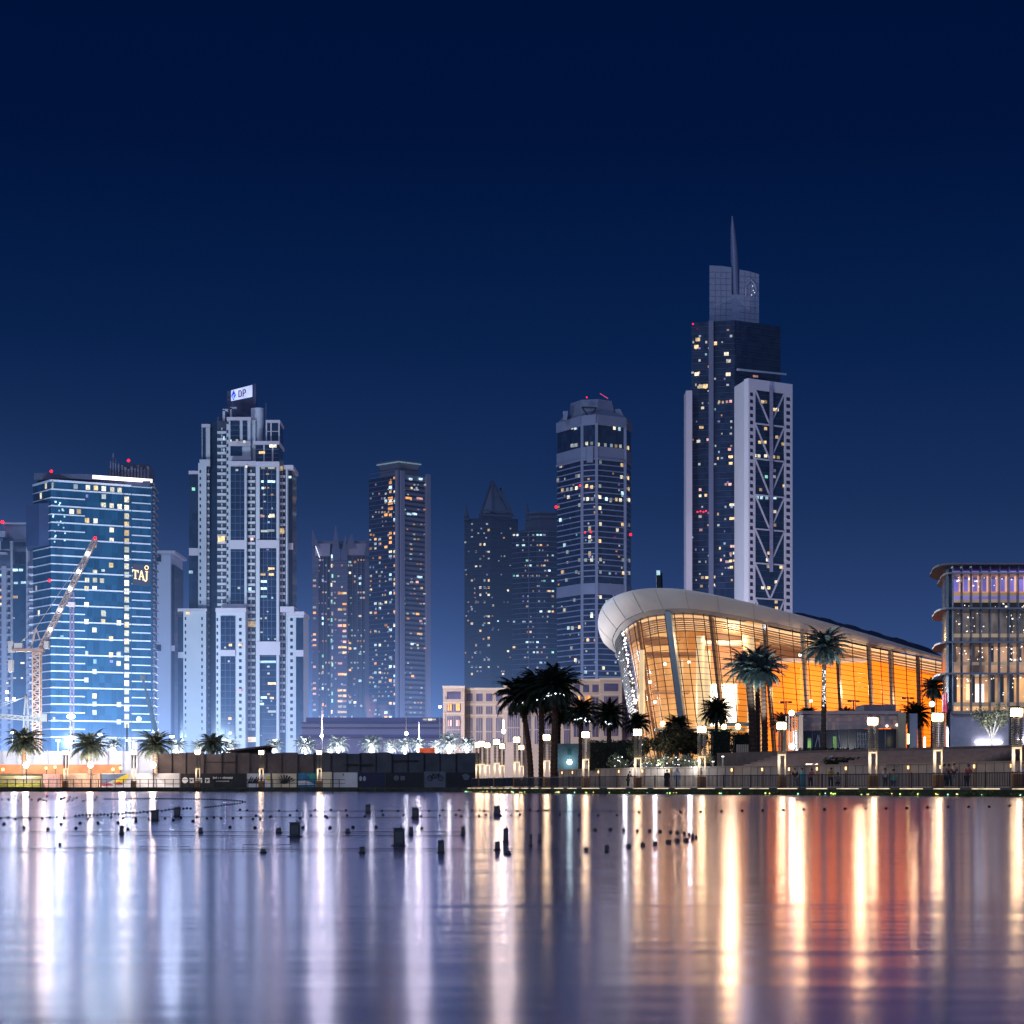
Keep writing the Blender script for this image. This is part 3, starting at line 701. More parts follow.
for px, py, w_, h_, lab in ((154.5, 820.5, 7, 10, 'dark box in the bright streak under the third floodlit palm'), (177, 816.5, 6, 9, 'dark box right of the floodlight streak, nearest the left loop'), (121.5, 834, 4, 8, 'narrow dark box in the greenish reflection on the left'),
    (200.5, 833, 4, 5, 'small box in the lamp streak below the black hoarding'), (294.5, 837, 10, 14, 'largest dark box between the two yellow lamp streaks'), (278.5, 833, 5, 5, 'small squat box just left of the largest one'),
    (347.6, 833, 4, 4, 'small squat box right of the second yellow streak'), (368, 813, 5, 8, 'slim far box left of the picture middle'), (415.5, 818, 7, 10, 'far square box in the middle of the lake'),
    (399, 846, 11, 17, 'biggest box in the near water, with a pale foot'), (411.3, 834.5, 4, 7, 'narrow box right behind the biggest near one'), (463, 835, 4, 8, 'narrow box in the purple water left of the lamp streaks'),
    (441, 853, 6, 12, 'tall near box at the foot of the blue streak'), (362, 853, 5, 6, 'small near box at the bottom, left of the biggest one'), (263, 853, 5, 4, 'low near box at the bottom in the yellow streak'),
    (497, 815.3, 6.5, 9, 'far square box in the second promenade lamp streak'), (505.6, 842, 5, 13, 'tall narrow box beside the third promenade lamp streak'), (497.4, 850, 5, 8, 'near square box below the second promenade lamp streak'),
    (530.7, 846, 3, 11, 'thin tall pole box left of the palm trunk reflections'), (539.6, 842, 3, 8, 'thin short pole box right of the taller thin one'), (606.7, 852, 3.5, 4, 'tiny near box right of the teal streak'), (508, 854, 5, 3, 'low flat box at the bottom of the lamp streaks')):
    fbx(px, py, w_, h_, lab)

# ================================================================== TOWERS
def bldg(name, label, px, D): return thing(name, label, 'building', (PX(px, D), D, GZ))
def sides(mb, A, B, depth, z0, z1):          # block with front face A->B, extruded straight back
    mb.prism([A, B, B + Vector((0, depth)), A + Vector((0, depth))], z0, z1)

# ---- teal glass hotel (letters TAJ on its sign panel)
r = bldg('glass_hotel', 'teal glass hotel tower with white floor lines and a gold lettered sign', 90, 950)
C, Rr, L_ = P2(51, 940), P2(152, 962), P2(33, 956)
Q = P2(157, 985)
ztop = PZ(479, 940); zb = GZ
MB().prism([L_, C, Rr, Q, P2(38, 1000)], zb, ztop).build('glass_body', GL_TAJ, r)
bm_ = MB(); dz = 8.27 * 940 / F
nfl = 32
for k in range(nfl):
    z = ztop - 1.1 - k * dz
    if z < 8: break
    if k == 0:
        bm_.fbox(C, Rr, 0, 1, z, z + .9, 0, .35); bm_.fbox(L_, C, 0, 1, z, z + .9, 0, .35); continue
    if k % 2 == 1: bm_.fbox(C, Rr, .0, .985, z, z + .62, 0, .35)
    else:
        bm_.fbox(C, Rr, 0, .33, z, z + .5, 0, .33); bm_.fbox(C, Rr, .79, .985, z, z + .5, 0, .33)
    bm_.fbox(L_, C, .02, 1, z, z + .45, 0, .3)
bm_.build('floor_lines', BAND, r)
mu = MB()
for k in range(1, 34): mu.fbox(C, Rr, k / 34 - .001, k / 34 + .001, zb, ztop - 1.2, 0, .12)
for u in (.715, .79): mu.fbox(C, Rr, u - .003, u + .003, zb, ztop - 1, 0, .4)
mu.build('mullions', mat('mullion_teal', (.02, .07, .14), .5, .3), r)
sb = MB()
for k in range(34):
    z = PZ(487, 962) - k * dz
    if z > 6: sb.fbox(Rr, Q, .1, .95, z, z + .55, 0, 1.0); sb.fbox(Rr, Q, .15, .45, z + .6, z + 2.4, 0, .7)
sb.build('side_balconies', GREYB, r)
q = MB(); q.prism([P2(26, 948), P2(39, 943), P2(51, 941.5), P2(51, 960), P2(28, 965)], PZ(546, 945), PZ(504, 945)); q.build('dark_bay', mat('bay_navy', (.03, .05, .13), .5, var=.2, scale=.1), r)
q = MB()
for k in range(24):
    z = PZ(566, 950) - k * dz
    if z > 6: q.pbox(29, 33.4, 566 + k * 8.27, 567.6 + k * 8.27, 955, 6)
q.build('corner_balconies', WHITE2, r)
q = MB(); q.pbox(34, 51, 473, 479.5, 948, 20); q.pbox(51, 92, 474, 478.5, 945, 30); q.pbox(92, 150, 481, 486, 957, 20); q.pbox(108, 150, 468, 480, 968, 12); q.pbox(120, 148, 464, 480, 975, 10)
q.build('roof_parapet', mat('parapet_dark', (.05, .055, .11), .6, var=.3, scale=.2), r)
q = MB()
for x, y in ((110, 461), (112.5, 453), (115, 459), (118, 463)): q.pbox(x, x + 1.2, y, 484, 962, 1)
for k in range(9): q.pbox(121 + k * 3.2, 123.2 + k * 3.2, 465 + (k * 7) % 5, 484, 964, 3)
q.build('roof_plant', mat('roof_plant_paint', (.10, .10, .17), .6, var=.3), r)
MB().fbox(P2(91, 946.5), P2(152, 959.5), 0, 1, PZ(479.8, 950), PZ(476.2, 950), 0, .5).build('light_strip', emit('strip_white', (1, .86, .88), 2.6, var=.2, scale=.1), r)
beacon(r, 51.3, 471.3, 945, 1.5); beacon(r, 128.5, 460.5, 960, 1.5); beacon(r, 49.5, 580.5, 938, 1.6)
q = MB()
for dx in (-.4, .4): q.pbox(51.3 + dx - .15, 51.3 + dx + .15, 471, 474, 945, .5); q.pbox(128.5 + dx - .15, 128.5 + dx + .15, 461, 468, 960, .5)
q.build('beacon_mast', DARKM, r)
sg = MB().fbox(C, Rr, .80, .985, PZ(585, 958), PZ(563.5, 958), .05, .45).build('sign_panel', mat('sign_dark', (.045, .05, .09), .5, var=.1), r)
GOLD = emit('gold_letters', (1, .72, .36), 1.7, var=.12, scale=.5)
dT = (Rr - C).normalized(); nT = Vector((dT.y, -dT.x))
def sgn(pts):
    vs = []
    for o_ in (.5, .75):
        for x, y in pts:
            p = hit(C, Rr, x) + nT * o_; vs.append((p.x, p.y, PZ(y, 958)))
    n = len(pts); return vs, [tuple(range(n)), tuple(range(n, 2 * n))[::-1]] + [(i, (i + 1) % n, n + (i + 1) % n, n + i) for i in range(n)]
def letter(name, polys):
    mb = MB()
    for p in polys: mb.add(*sgn(p))
    mb.build(name, GOLD, sg)
letter('letter_t', [[(131.9, 569.6), (138.1, 570.3), (138.1, 571.4), (131.9, 570.7)], [(131.9, 570.7), (132.5, 570.8), (132.5, 572.3), (131.9, 572.2)], [(137.5, 571.3), (138.1, 571.4), (138.1, 572.9), (137.5, 572.8)],
                    [(134.4, 571), (135.6, 571.1), (135.6, 578.6), (134.4, 578.5)], [(133.6, 578.1), (136.4, 578.4), (136.4, 579.1), (133.6, 578.8)]])
letter('letter_a', [[(140.6, 570.3), (141.6, 570.4), (139.3, 579.3), (138.5, 579.2)], [(140.6, 570.3), (141.6, 570.4), (144.1, 579.8), (142.7, 579.7)], [(139.6, 575.7), (142.6, 576), (142.6, 576.8), (139.6, 576.5)],
                    [(138, 578.8), (139.9, 579), (139.9, 579.6), (138, 579.4)], [(142, 579.3), (144.8, 579.5), (144.8, 580.1), (142, 579.9)]])
letter('letter_j', [[(144.9, 570.6), (147.6, 570.9), (147.6, 571.6), (144.9, 571.3)], [(145.7, 571), (146.9, 571.1), (146.9, 579.6), (145.7, 579.4)], [(145.7, 579.4), (146.9, 579.6), (145.6, 581.2), (144.2, 581), (144.2, 580.1)]])
ring = MB()
pr = []
for k in range(15):
    a = 2 * math.pi * k / 14; p = hit(C, Rr, 146.2 + 1.75 * math.cos(a)) + nT * .6; pr.append((p.x, p.y, PZ(567.2 + 1.9 * math.sin(a), 958)))
ring.tube(pr, .22, 6); ring.build('letter_ring', GOLD, sg)
for x, y in ((430, 265), (500, 270), (545, 273), (590, 277), (638, 282), (680, 285), (590, 322), (590, 370), (635, 373), (680, 378), (408, 407), (448, 407), (495, 457), (543, 460), (635, 512), (635, 570), (632, 712), (540, 752), (495, 797), (540, 797), (580, 800), (492, 845), (538, 845), (493, 937), (590, 990), (405, 937)):
    win(r, C, Rr, x / 5.69, 440 + y / 5.69, 4.2, 4.6, random.choice(('white', 'white', 'dim', 'warm')))
for x, y in ((340, 18), (406, 50), (406, 85), (468, 90), (372, 118), (437, 152), (340, 85), (437, 216), (467, 216), (467, 250), (372, 282), (340, 315), (372, 378), (372, 410), (372, 443), (468, 412), (468, 480)):
    win(r, C, Rr, x / 3.94, 600 + y / 3.94, 4.2, 4.8, random.choice(('white', 'warm', 'white', 'dim')))
for k in range(28): win(r, C, Rr, 126.6, 499.5 + k * 8.35, 4.6, 5.6, random.choice(('white', 'warm', 'white', 'white')))
for x, y in ((233, 318), (300, 258), (262, 262), (222, 985), (207, 845)): win(r, L_, C, x / 5.69, 440 + y / 5.69, 2.4, 5.5, 'white')
dimwin(r, C, Rr, 54, 122, 496, 735, 8.2, 8.27, .06, 3.4, 4.0, 83, .06)
rr = random.Random(21)
for k in range(22): win(r, C, Rr, 53 + rr.random() * 12, 500 + rr.random() * 45, 1.4, 1.6, 'cool')

# ---- building at the left picture edge
r = bldg('edge_tower', 'pale residential block at the left picture edge with a red roof beacon', 12, 1050)
q = MB(); q.pbox(-30, 27, 541, 0, 1060, 30, zb=GZ); q.pbox(3, 26, 522, 541, 1064, 20); q.build('tower_body', GREYB, r)
q = MB(); q.pbox(3, 26, 522.5, 524, 1062, 3); q.pbox(-30, 5, 531, 537, 1058, 5); q.pbox(-30, 10, 541, 550, 1056, 5); q.pbox(1.5, 6, 566, 0, 1054, 6, zb=GZ); q.pbox(10.5, 12.3, 541, 0, 1057, 4, zb=GZ); q.pbox(26, 28, 545, 0, 1057, 4, zb=GZ); q.pbox(-30, 6, 552, 554, 1054, 4)
for k in range(26): q.pbox(-30, 10.5, 568 + k * 7.3, 570.2 + k * 7.3, 1055, 4); q.pbox(27, 33, 566 + k * 7.3, 567.8 + k * 7.3, 1056, 3)
q.build('white_frames', WHITE2, r)
q = MB(); q.pbox(12.3, 26, 566, 0, 1058.5, 1.4, zb=GZ); q.build('glass_bay', GL_TAJ, r)
q = MB(); q.pbox(14, 25, 542, 546, 1058, 1.5); q.pbox(14.5, 20, 552, 564, 1058, 1.5); q.pbox(21, 25, 552, 564, 1058, 1.5); q.pbox(1, 9.5, 541, 549, 1055.4, .5); q.build('upper_windows', GL_BLUE, r)
beacon(r, 2.4, 522, 1060, 1.7)
A, B = P2(-20, 1058.4), P2(26, 1058.4)
for x, y, w_, h_, c in ((15.5, 570, 5, 2.4, 'cool'), (21, 570, 4, 2.4, 'cool'), (16, 583, 4, 2.2, 'cool'), (23.5, 582.5, 5, 2.4, 'cool'), (15.5, 597, 4.5, 2.4, 'warm'), (22.5, 663, 4, 1.6, 'white'), (14.5, 678, 3, 1.6, 'white'), (22, 678, 2, 1.6, 'white'), (14, 618, 2, 1.5, 'dim'), (24, 640, 2, 1.6, 'cool')): win(r, A, B, x, y, w_, h_, c)
A, B = P2(-20, 1054.6), P2(6, 1054.6)
for y, c in ((590, 'white'), (597, 'orange'), (604, 'white'), (683, 'white'), (692, 'white'), (699, 'white'), (575, 'cool')): win(r, A, B, 0 if y < 640 else 7, y, 3, 2, c)

# ---- pale slab behind the hotel
r = bldg('pale_slab_block', 'plain pale slab building standing between the teal hotel and the white twin-wing tower', 163, 1100)
MB().pbox(154, 170.6, 553, 0, 1100, 40, zb=GZ).build('wall', mat('pale_blue_render', (.42, .46, .58), .8, var=.06, scale=.03), r)
q = MB(); q.pbox(170.8, 174.5, 565, 0, 1103, 30, zb=GZ); q.pbox(156, 161, 555, 561.5, 1099.2, .5); q.pbox(156, 161, 645, 651, 1099.2, .5); q.build('glass_strip', GL_BLUE, r)
q = MB(); q.pbox(153.5, 175, 550.5, 553, 1098, 40); q.pbox(170.7, 174.6, 645.5, 651, 1102, 1); q.build('cornice', WHITE2, r)

# ---- white residential tower with stepped wings
r = bldg('white_tower', 'tall white residential tower with stepped wings, balconies and a lit rooftop sign', 245, 1000)
wh = MB(); gl_ = MB(); dk = MB(); cap = MB()
# lower wings
wh.pbox(183.3, 206, 611, 0, 1001, 30, zb=GZ); wh.pbox(216, 245.4, 612, 0, 984, 20, zb=GZ); wh.pbox(287.5, 303.6, 615, 0, 988, 25, zb=GZ)
gl_.pbox(178, 183.2, 617, 0, 1003, 26, zb=GZ)
cap.pbox(177.5, 207, 608.5, 611, 1000, 30); cap.pbox(215.5, 246, 608, 612, 983, 22); cap.pbox(287, 304.2, 611.5, 615, 987, 26); cap.pbox(222, 246, 604, 608, 990, 10); cap.pbox(280, 294, 606.5, 612, 985.5, 20)
gl_.pbox(220.6, 235, 616, 0, 983.4, .5, zb=GZ); gl_.pbox(296, 303.2, 618, 0, 987.4, .5, zb=GZ)
for y in (653, 656.5): pass
cap.pbox(220.4, 235.2, 650, 656, 983.1, .6); cap.pbox(295.8, 303.4, 650, 656.5, 987.1, .6); cap.pbox(178, 183.3, 652, 658, 1002.6, .6)
# main shaft left to right
gl_.pbox(189, 198, 474, 0, 1010, 25, zb=GZ); cap.pbox(188.6, 199, 470.8, 474, 1009, 27); cap.pbox(188.9, 198.1, 548, 555.5, 1009.3, .6)
wh.pbox(198.2, 206.4, 463, 0, 1007, 28, zb=GZ)
wh.pbox(201.8, 210, 427, 463, 1009, 25); gl_.pbox(202.4, 205.6, 428, 461, 1008.6, .4); cap.pbox(201.4, 210.2, 424, 427, 1008, 26); wh.pbox(199.5, 210, 459.5, 466, 1006.5, 2)
dk.pbox(206.4, 210, 463, 0, 1010, 20, zb=GZ)
gl_.pbox(210.1, 217, 422, 0, 1012, 25, zb=GZ)
dk.pbox(217.1, 229, 421, 0, 1002, 25, zb=GZ)
wh.pbox(226.5, 230.6, 424, 0, 1000, 20, zb=GZ); wh.pbox(244.4, 246.6, 466, 0, 990.5, 20, zb=GZ)
gl_.pbox(230.6, 244.4, 465, 612, 993, 20); cap.pbox(229, 256, 461, 465.5, 990, 24); cap.pbox(230.4, 244.6, 540, 549, 992.3, .8)
dk.pbox(246.6, 256, 466, 0, 994, 20, zb=GZ)
wh.pbox(255.8, 259.6, 463, 0, 986, 22, zb=GZ); wh.pbox(276.4, 278.8, 463, 0, 986, 22, zb=GZ)
gl_.pbox(259.7, 276.3, 470, 0, 988, 20, zb=GZ); cap.pbox(255.6, 279.2, 461.5, 466.5, 985, 24); cap.pbox(257, 279, 540, 548, 985.4, 1); cap.pbox(256, 280, 641.5, 655, 985.2, 1.2)
dk.pbox(259.7, 276.3, 466.6, 470, 987.5, 1)
dk.pbox(278.8, 286, 467, 0, 992, 20, zb=GZ); wh.pbox(285.8, 287.4, 466, 0, 990, 20, zb=GZ)
gl_.pbox(287.4, 292.6, 469, 612, 995, 18); cap.pbox(281, 293.2, 465, 468.8, 989, 24); cap.pbox(287, 293, 543, 549.5, 994.2, 1)
# crown
wh.pbox(228.8, 250.5, 419, 461, 998, 20); gl_.pbox(230.4, 239.4, 421, 441, 997.5, .4); gl_.pbox(242.6, 247, 421, 440, 997.5, .4); gl_.pbox(230.4, 241.8, 446, 455.5, 997.5, .4); cap.pbox(226.6, 251, 417, 420, 996.6, 22)
cap.pbox(228.8, 250.5, 441, 446, 997, .9); cap.pbox(229, 251, 456, 460, 995.5, 2)
wh.pbox(250.5, 255.5, 420, 462, 1000, 16)
gl_.pbox(255.6, 279, 444, 462, 994, 20); cap.pbox(253, 279.4, 441, 444.4, 992.5, 22)
for x in (264, 272.6): cap.pbox(x - .7, x + .7, 444, 462, 993.4, .5)
gl_.pbox(266, 279.5, 422, 441, 997, 16); cap.pbox(265.6, 280, 420, 422.6, 996, 18)
for x in (266.4, 271, 279): cap.pbox(x - .7, x + .7, 422, 441, 996.4, .5)
for y in (431,): cap.pbox(266, 279.6, y, y + .6, 996.5, .4)
wh.build('white_walls', WHITE, r); gl_.build_each('glass_bay', GL_BLUE, r); dk.build('balcony_recess', BALC, r); cap.build_each('cornice', PINKW, r)
MB().tube([(PX(258.7, 1004), 1004, PZ(442, 1000)), (PX(258.7, 1004), 1004, PZ(407, 1000))], 2.6, 20).build('round_column', WHITE2, r, smooth=True)
q = MB(); q.pbox(227, 254, 398, 418, 1010, 10); q.pbox(253.4, 256, 383.5, 420, 1006, 3); q.pbox(227, 232, 391, 418, 1011, 6); q.pbox(265.4, 266.5, 403, 420, 1004, 1); q.pbox(217, 226, 417, 422, 1006, 14); q.build('crown_block', mat('crown_navy', (.045, .05, .11), .7, var=.3, scale=.2), r)
q = MB(); q.pbox(222.6, 225, 410, 424, 1004, 3); q.pbox(222.6, 228, 409, 411, 1004, 3); q.pbox(230, 231.8, 407.5, 418, 1003, 3); q.pbox(230, 236.8, 407, 409, 1003, 3); q.pbox(251, 254, 408, 420, 1003, 3); q.build_each('crown_frame', WHITE2, r)
# rooftop sign
SA, SB = P2(231.8, 1003), P2(252.4, 994)
dS = (SB - SA).normalized(); nS = Vector((dS.y, -dS.x))
def slant(pts, o0, o1):
    vs = []
    for o_ in (o1, o0):
        for x, y in pts:
            p = hit(SA, SB, x) + nS * o_; vs.append((p.x, p.y, PZ(y, p.y)))
    n = len(pts); return vs, [tuple(range(n)), tuple(range(n, 2 * n))[::-1]] + [(i, (i + 1) % n, n + (i + 1) % n, n + i) for i in range(n)]
sgn_b = MB().add(*slant([(231.8, 390.4), (252.4, 385), (252.4, 396.8), (231.8, 401)], 0, .5)).build('roof_sign', emit('sign_glow', (.55, .6, 1), 1.0, var=.25, scale=.12), r)
lg = MB().add(*slant([(232.3, 396), (234.6, 390.2), (236.8, 395), (234.6, 400.3)], .55, .7)); lg.build('sign_logo', emit('sign_logo_blue', (.01, .05, .6), 1.0, var=.3), sgn_b)
lg = MB().add(*slant([(233.2, 396.2), (234.4, 394.6), (235.9, 398.4), (235.1, 399.2)], .72, .8)); lg.add(*slant([(233.4, 398.6), (235.4, 393.6), (236, 394.4), (234, 399.4)], .82, .88)); lg.build('sign_logo_mark', emit('sign_logo_light', (.3, .45, 1), 1.0, var=.1), sgn_b)
INKS = mat('sign_ink', (.03, .02, .10), .6)
for nm, strokes in (('sign_letter_d', [[(239.4, 390.6), (240.2, 390.4), (240.2, 397.2), (239.4, 397.4)], [(240.2, 390.4), (241.8, 390.3), (241.8, 391.2), (240.2, 391.3)], [(241.7, 390.5), (242.6, 391.6), (242.6, 396), (241.7, 397)], [(240.2, 396.4), (241.8, 396), (241.8, 396.9), (240.2, 397.2)]]),
                    ('sign_letter_p', [[(243.6, 389.6), (244.4, 389.4), (244.4, 396.4), (243.6, 396.6)], [(244.4, 389.4), (246, 389), (246, 389.9), (244.4, 390.3)], [(245.8, 389.2), (246.7, 390), (246.7, 392.4), (245.8, 393.3)], [(244.4, 393), (246, 392.6), (246, 393.4), (244.4, 393.8)]])):
    mb = MB()
    for s__ in strokes: mb.add(*slant(s__, .55, .68))
    mb.build(nm, INKS, sgn_b)
# balconies: repeated parts sharing one mesh per column
BW = mat('balcony_white', (.55, .53, .60), .7, var=.1, scale=.2)
nb = 0; extra = MB()
def balcony_mesh(w):
    mb = MB(); mb.box((-w / 2, -1.3, 0), (w / 2, 0, .22)); mb.box((-w / 2, -1.3, .22), (w / 2, -1.15, 1.15)); mb.box((-w / 2, -1.15, .22), (-w / 2 + .12, 0, 1.15)); mb.box((w / 2 - .12, -1.15, .22), (w / 2, 0, 1.15))
    mb.box((-w * .08, -.3, 1.15), (w * .06, .0, 3.0)); return mb
for x0, x1, y0, y1, D, limit in ((217.6, 226.3, 428, 738, 1002, 46), (247, 255.4, 470, 738, 994, 40), (279.2, 285.4, 472, 738, 992, 40), (206.8, 209.8, 470, 738, 1010, 40)):
    w_ = (x1 - x0) * D / F; mbal = balcony_mesh(w_); me = bpy.data.meshes.new('balcony'); me.from_pydata(mbal.v, [], mbal.f); me.materials.append(BW); me.update()
    n = int((y1 - y0) / 6.88)
    for k in range(n):
        c = Vector(((PX(x0, D) + PX(x1, D)) / 2, D, PZ(y0 + 6.88 * k, D) - 2.9))
        if nb < 100:
            o = bpy.data.objects.new('balcony', me); col.objects.link(o); o.parent = r; o.location = c - r.location; nb += 1
        else:
            extra.add([v + c for v in mbal.v], mbal.f)
o = extra.build('balconies', BW, r); o['kind'] = 'stuff'
# small dark windows in the white walls, mullions on the glass
sw_ = MB()
for x, y0, D in ((240.3, 618, 984), (217.3, 618, 984), (291.5, 618, 988), (185.5, 617, 1001), (202, 617, 1001), (200.3, 470, 1007), (227.6, 430, 1000)):
    k = 0
    while y0 + k * 6.88 < 738:
        wq = 2.6 if x in (240.3, 291.5) else 1.5
        sw_.pbox(x - wq / 2, x + wq / 2, y0 + k * 6.88, y0 + 3 + k * 6.88, D - .12, .3); k += 1
sw_.build('small_windows', GL_NAVY, r)
ml_ = MB()
for x in (263.5, 267.3, 271.5): ml_.pbox(x, x + .3, 470, 640, 987.8, .3)
for x in (225, 230): ml_.pbox(x, x + .3, 618, 740, 983.2, .3)
for x in (235, 240): ml_.pbox(x, x + .3, 466, 610, 992.8, .3)
for y in range(474, 740, 7):
    ml_.pbox(259.7, 276.3, y, y + .35, 987.8, .25); ml_.pbox(220.6, 235, max(y, 618), max(y, 618) + .35, 983.2, .25) if y > 617 else ml_.pbox(230.6, 244.4, y, y + .35, 992.8, .25)
for y in (425, 430, 435.5): ml_.pbox(230.4, 239.4, y, y + .3, 997.4, .2); ml_.pbox(242.6, 247, y, y + .3, 997.4, .2)
for y in (449, 453, 457): ml_.pbox(255.6, 279, y, y + .4, 993.9, .2)
ml_.build('mullions', BANDD, r)
A, B = P2(250, 987.9), P2(290, 987.9)
for x, y, w_, c in ((262.5, 481.5, 2.4, 'cool'), (271.5, 481.5, 7.5, 'cool'), (263, 488, 2.5, 'cool'), (271.5, 516.5, 6.5, 'white'), (262.5, 516, 4, 'pink'), (271.5, 467.8, 6.5, 'white'), (263, 467.8, 4, 'dim'), (272, 515, 5, 'white'), (271, 530.5, 7, 'dim'), (265, 531, 8, 'dim'),
                    (271.5, 568.5, 6, 'warm'), (263, 574.5, 5, 'warm'), (271.5, 574.5, 5, 'warm'), (264, 581.5, 6, 'cool'), (264, 588.5, 6, 'cool'), (264, 596.5, 6, 'cool'), (264, 645, 6, 'cool'), (268, 661.8, 16, 'cool'), (272, 683.5, 8, 'warm'), (264, 697.5, 6, 'cool'), (272, 698, 4, 'warm'), (272, 711.5, 8, 'dim'), (262, 704, 4, 'cool'), (266, 618, 2, 'dim')):
    win(r, A, B, x, y, w_, 2.2, c, out=.5)
dimwin(r, P2(250, 987.8), P2(290, 987.8), 261, 276, 474, 738, 3.6, 6.88, .16, 2.4, 1.8, 84, .2); dimwin(r, P2(210, 983.3), P2(250, 983.3), 221.5, 234, 620, 738, 3.6, 6.88, .1, 2, 1.8, 85, .3)
A, B = P2(210, 992.9), P2(250, 992.9)
for x, y, c in ((239, 588, 'dim'), (237, 470, 'dim')): win(r, A, B, x, y, 2.5, 2, c, out=.3)
A, B = P2(210, 983.2), P2(250, 983.2)
for x, y, c in ((230.5, 645, 'warm'), (230, 718.5, 'orange'), (240.3, 645, 'warm'), (240, 690, 'pink'), (230.5, 733, 'warm'), (240.3, 719, 'dim')): win(r, A, B, x, y, 3, 2.4, c, out=.3)
for x, y, D, w_, h_, c in ((221.5, 539, 1000.5, 7, 5.5, 'warm'), (252, 624, 992.6, 8, 5.5, 'warm'), (281.5, 531, 990.5, 5.5, 5.5, 'warm'), (188, 613, 1000.2, 3.5, 2.5, 'warm'), (280.8, 468.5, 988, 4, 4.5, 'warm'), (252.5, 739.5, 990, 9, 5, 'warm'), (191, 572, 1009, 4, 3, 'cool'), (193.6, 489, 1009, 3, 3, 'green'), (290, 477, 994, 2.5, 2, 'cool'),
                           (224, 438, 1000, 1.4, 3.5, 'cool'), (224, 450, 1000, 1.6, 3, 'cool'), (231, 440.5, 996, 1.4, 1.8, 'white'), (237, 440.5, 996, 2.4, 2.4, 'white'), (244.5, 441.5, 996, 2.4, 2.2, 'white'), (273, 446, 993.6, 7, 2.6, 'white'), (262, 452.5, 993.6, 6, 2.4, 'warm'), (252, 539, 992.6, 3, 2.5, 'pink'), (250, 589, 992.6, 3, 3, 'cool'), (246.5, 466.5, 989.6, 2, 2, 'white')):
    win(r, P2(170, D), P2(310, D), x, y, w_, h_, c, out=.4)

# ---- brown crowned tower
r = bldg('finned_crown_tower', 'dark mauve tower with pointed corner fins and a pale crown band', 340, 1400)
q = MB(); q.pbox(313.5, 368, 556, 0, 1400, 45, zb=GZ); q.build('tower_body', mat('mauve_glass', (.06, .06, .115), .4, var=.3, scale=.1), r)
q = MB(); q.pbox(312.4, 318.5, 546, 0, 1396, 12, zb=GZ); q.pbox(330.5, 347.5, 558, 0, 1392, 14, zb=GZ); q.pbox(365, 369.5, 552, 0, 1397, 12, zb=GZ)
for x in (323, 326.5, 352, 357, 361): q.pbox(x, x + .8, 556, 0, 1398, 3, zb=GZ)
q.build('piers', MAUVE, r)
q = MB(); q.pbox(315, 330, 543.5, 556, 1394, 14); q.pbox(346, 368.5, 543.5, 555, 1394, 14); q.pbox(318, 366, 541, 544, 1402, 30); q.build('crown_band', mat('crown_band_mauve', (.30, .25, .33), .7, var=.12, scale=.05), r)
q = MB()
for x0, xa, x1, yt, yb in ((312, 312, 319, 530, 546), (330.5, 335.5, 341, 526, 560), (346, 351.5, 355, 534, 546), (364, 369, 369.5, 533, 556), (340, 345, 347.5, 536, 560)):
    vs = []
    for D in (1391, 1399):
        for x, y in ((x0, yb), (x1, yb), (xa + .6, yt), (xa - .2, yt)): vs.append(P3(x, y, D))
    q.hexa([vs[0], vs[1], vs[5], vs[4], vs[3], vs[2], vs[6], vs[7]])
q.build('corner_fins', MAUVE, r)
fl = MB()
for k in range(36): fl.pbox(330, 348, 562 + k * 5.4, 563.2 + k * 5.4, 1391.5, 2); fl.pbox(312, 319, 562 + k * 5.4, 563 + k * 5.4, 1395.5, 2); fl.pbox(348, 366, 562 + k * 5.4, 562.6 + k * 5.4, 1399, 2)
fl.build('floor_lines', MAUVE, r)
rr = random.Random(5)
A, B = P2(300, 1391), P2(380, 1391)
rwin(r, A, B, 340, 345, 577, 735, 4.5, 5.4, .5, ['orange', 'warm', 'pink', 'warm', 'dim'], 4.0, 2.2, rr)
rwin(r, A, B, 314.5, 317, 575, 735, 3, 5.4, .4, ['orange', 'pink', 'dim'], 3.2, 2.0, rr)
A2, B2 = P2(300, 1398), P2(380, 1398)
rwin(r, A2, B2, 322.8, 323.5, 575, 740, 5, 5.4, .4, ['orange', 'warm', 'cool', 'green'], 1.7, 3.0, rr)
rwin(r, A2, B2, 350, 364, 562, 735, 5, 5.4, .12, ['white', 'warm', 'orange', 'cool'], 2.4, 2.2, rr, run=.1)
for y in range(556, 740, 9): win(r, A, B, 331.5 + rr.random(), y + rr.random() * 4, 1.5, 3.6, rr.choice(('cool', 'dim', 'green', 'white')))
for y in range(572, 740, 11): win(r, A, B, 366 + rr.random(), y, 1.5, 3.6, rr.choice(('white', 'dim', 'cool')))
dimwin(r, A2, B2, 313, 368, 560, 738, 3.2, 5.4, .30, 1.8, 2.0, 71); dimwin(r, A, B, 332, 347, 560, 738, 3.2, 5.4, .25, 1.8, 2.0, 72, .5)
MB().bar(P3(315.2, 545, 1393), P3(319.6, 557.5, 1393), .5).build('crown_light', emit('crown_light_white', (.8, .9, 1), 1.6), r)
for x, y, c in ((329.5, 594, 'green'), (329.8, 626, 'green'), (364, 595, 'green'), (322, 595.5, 'pink')): win(r, A, B, x, y, 2.4, 4.2, c, out=.9)

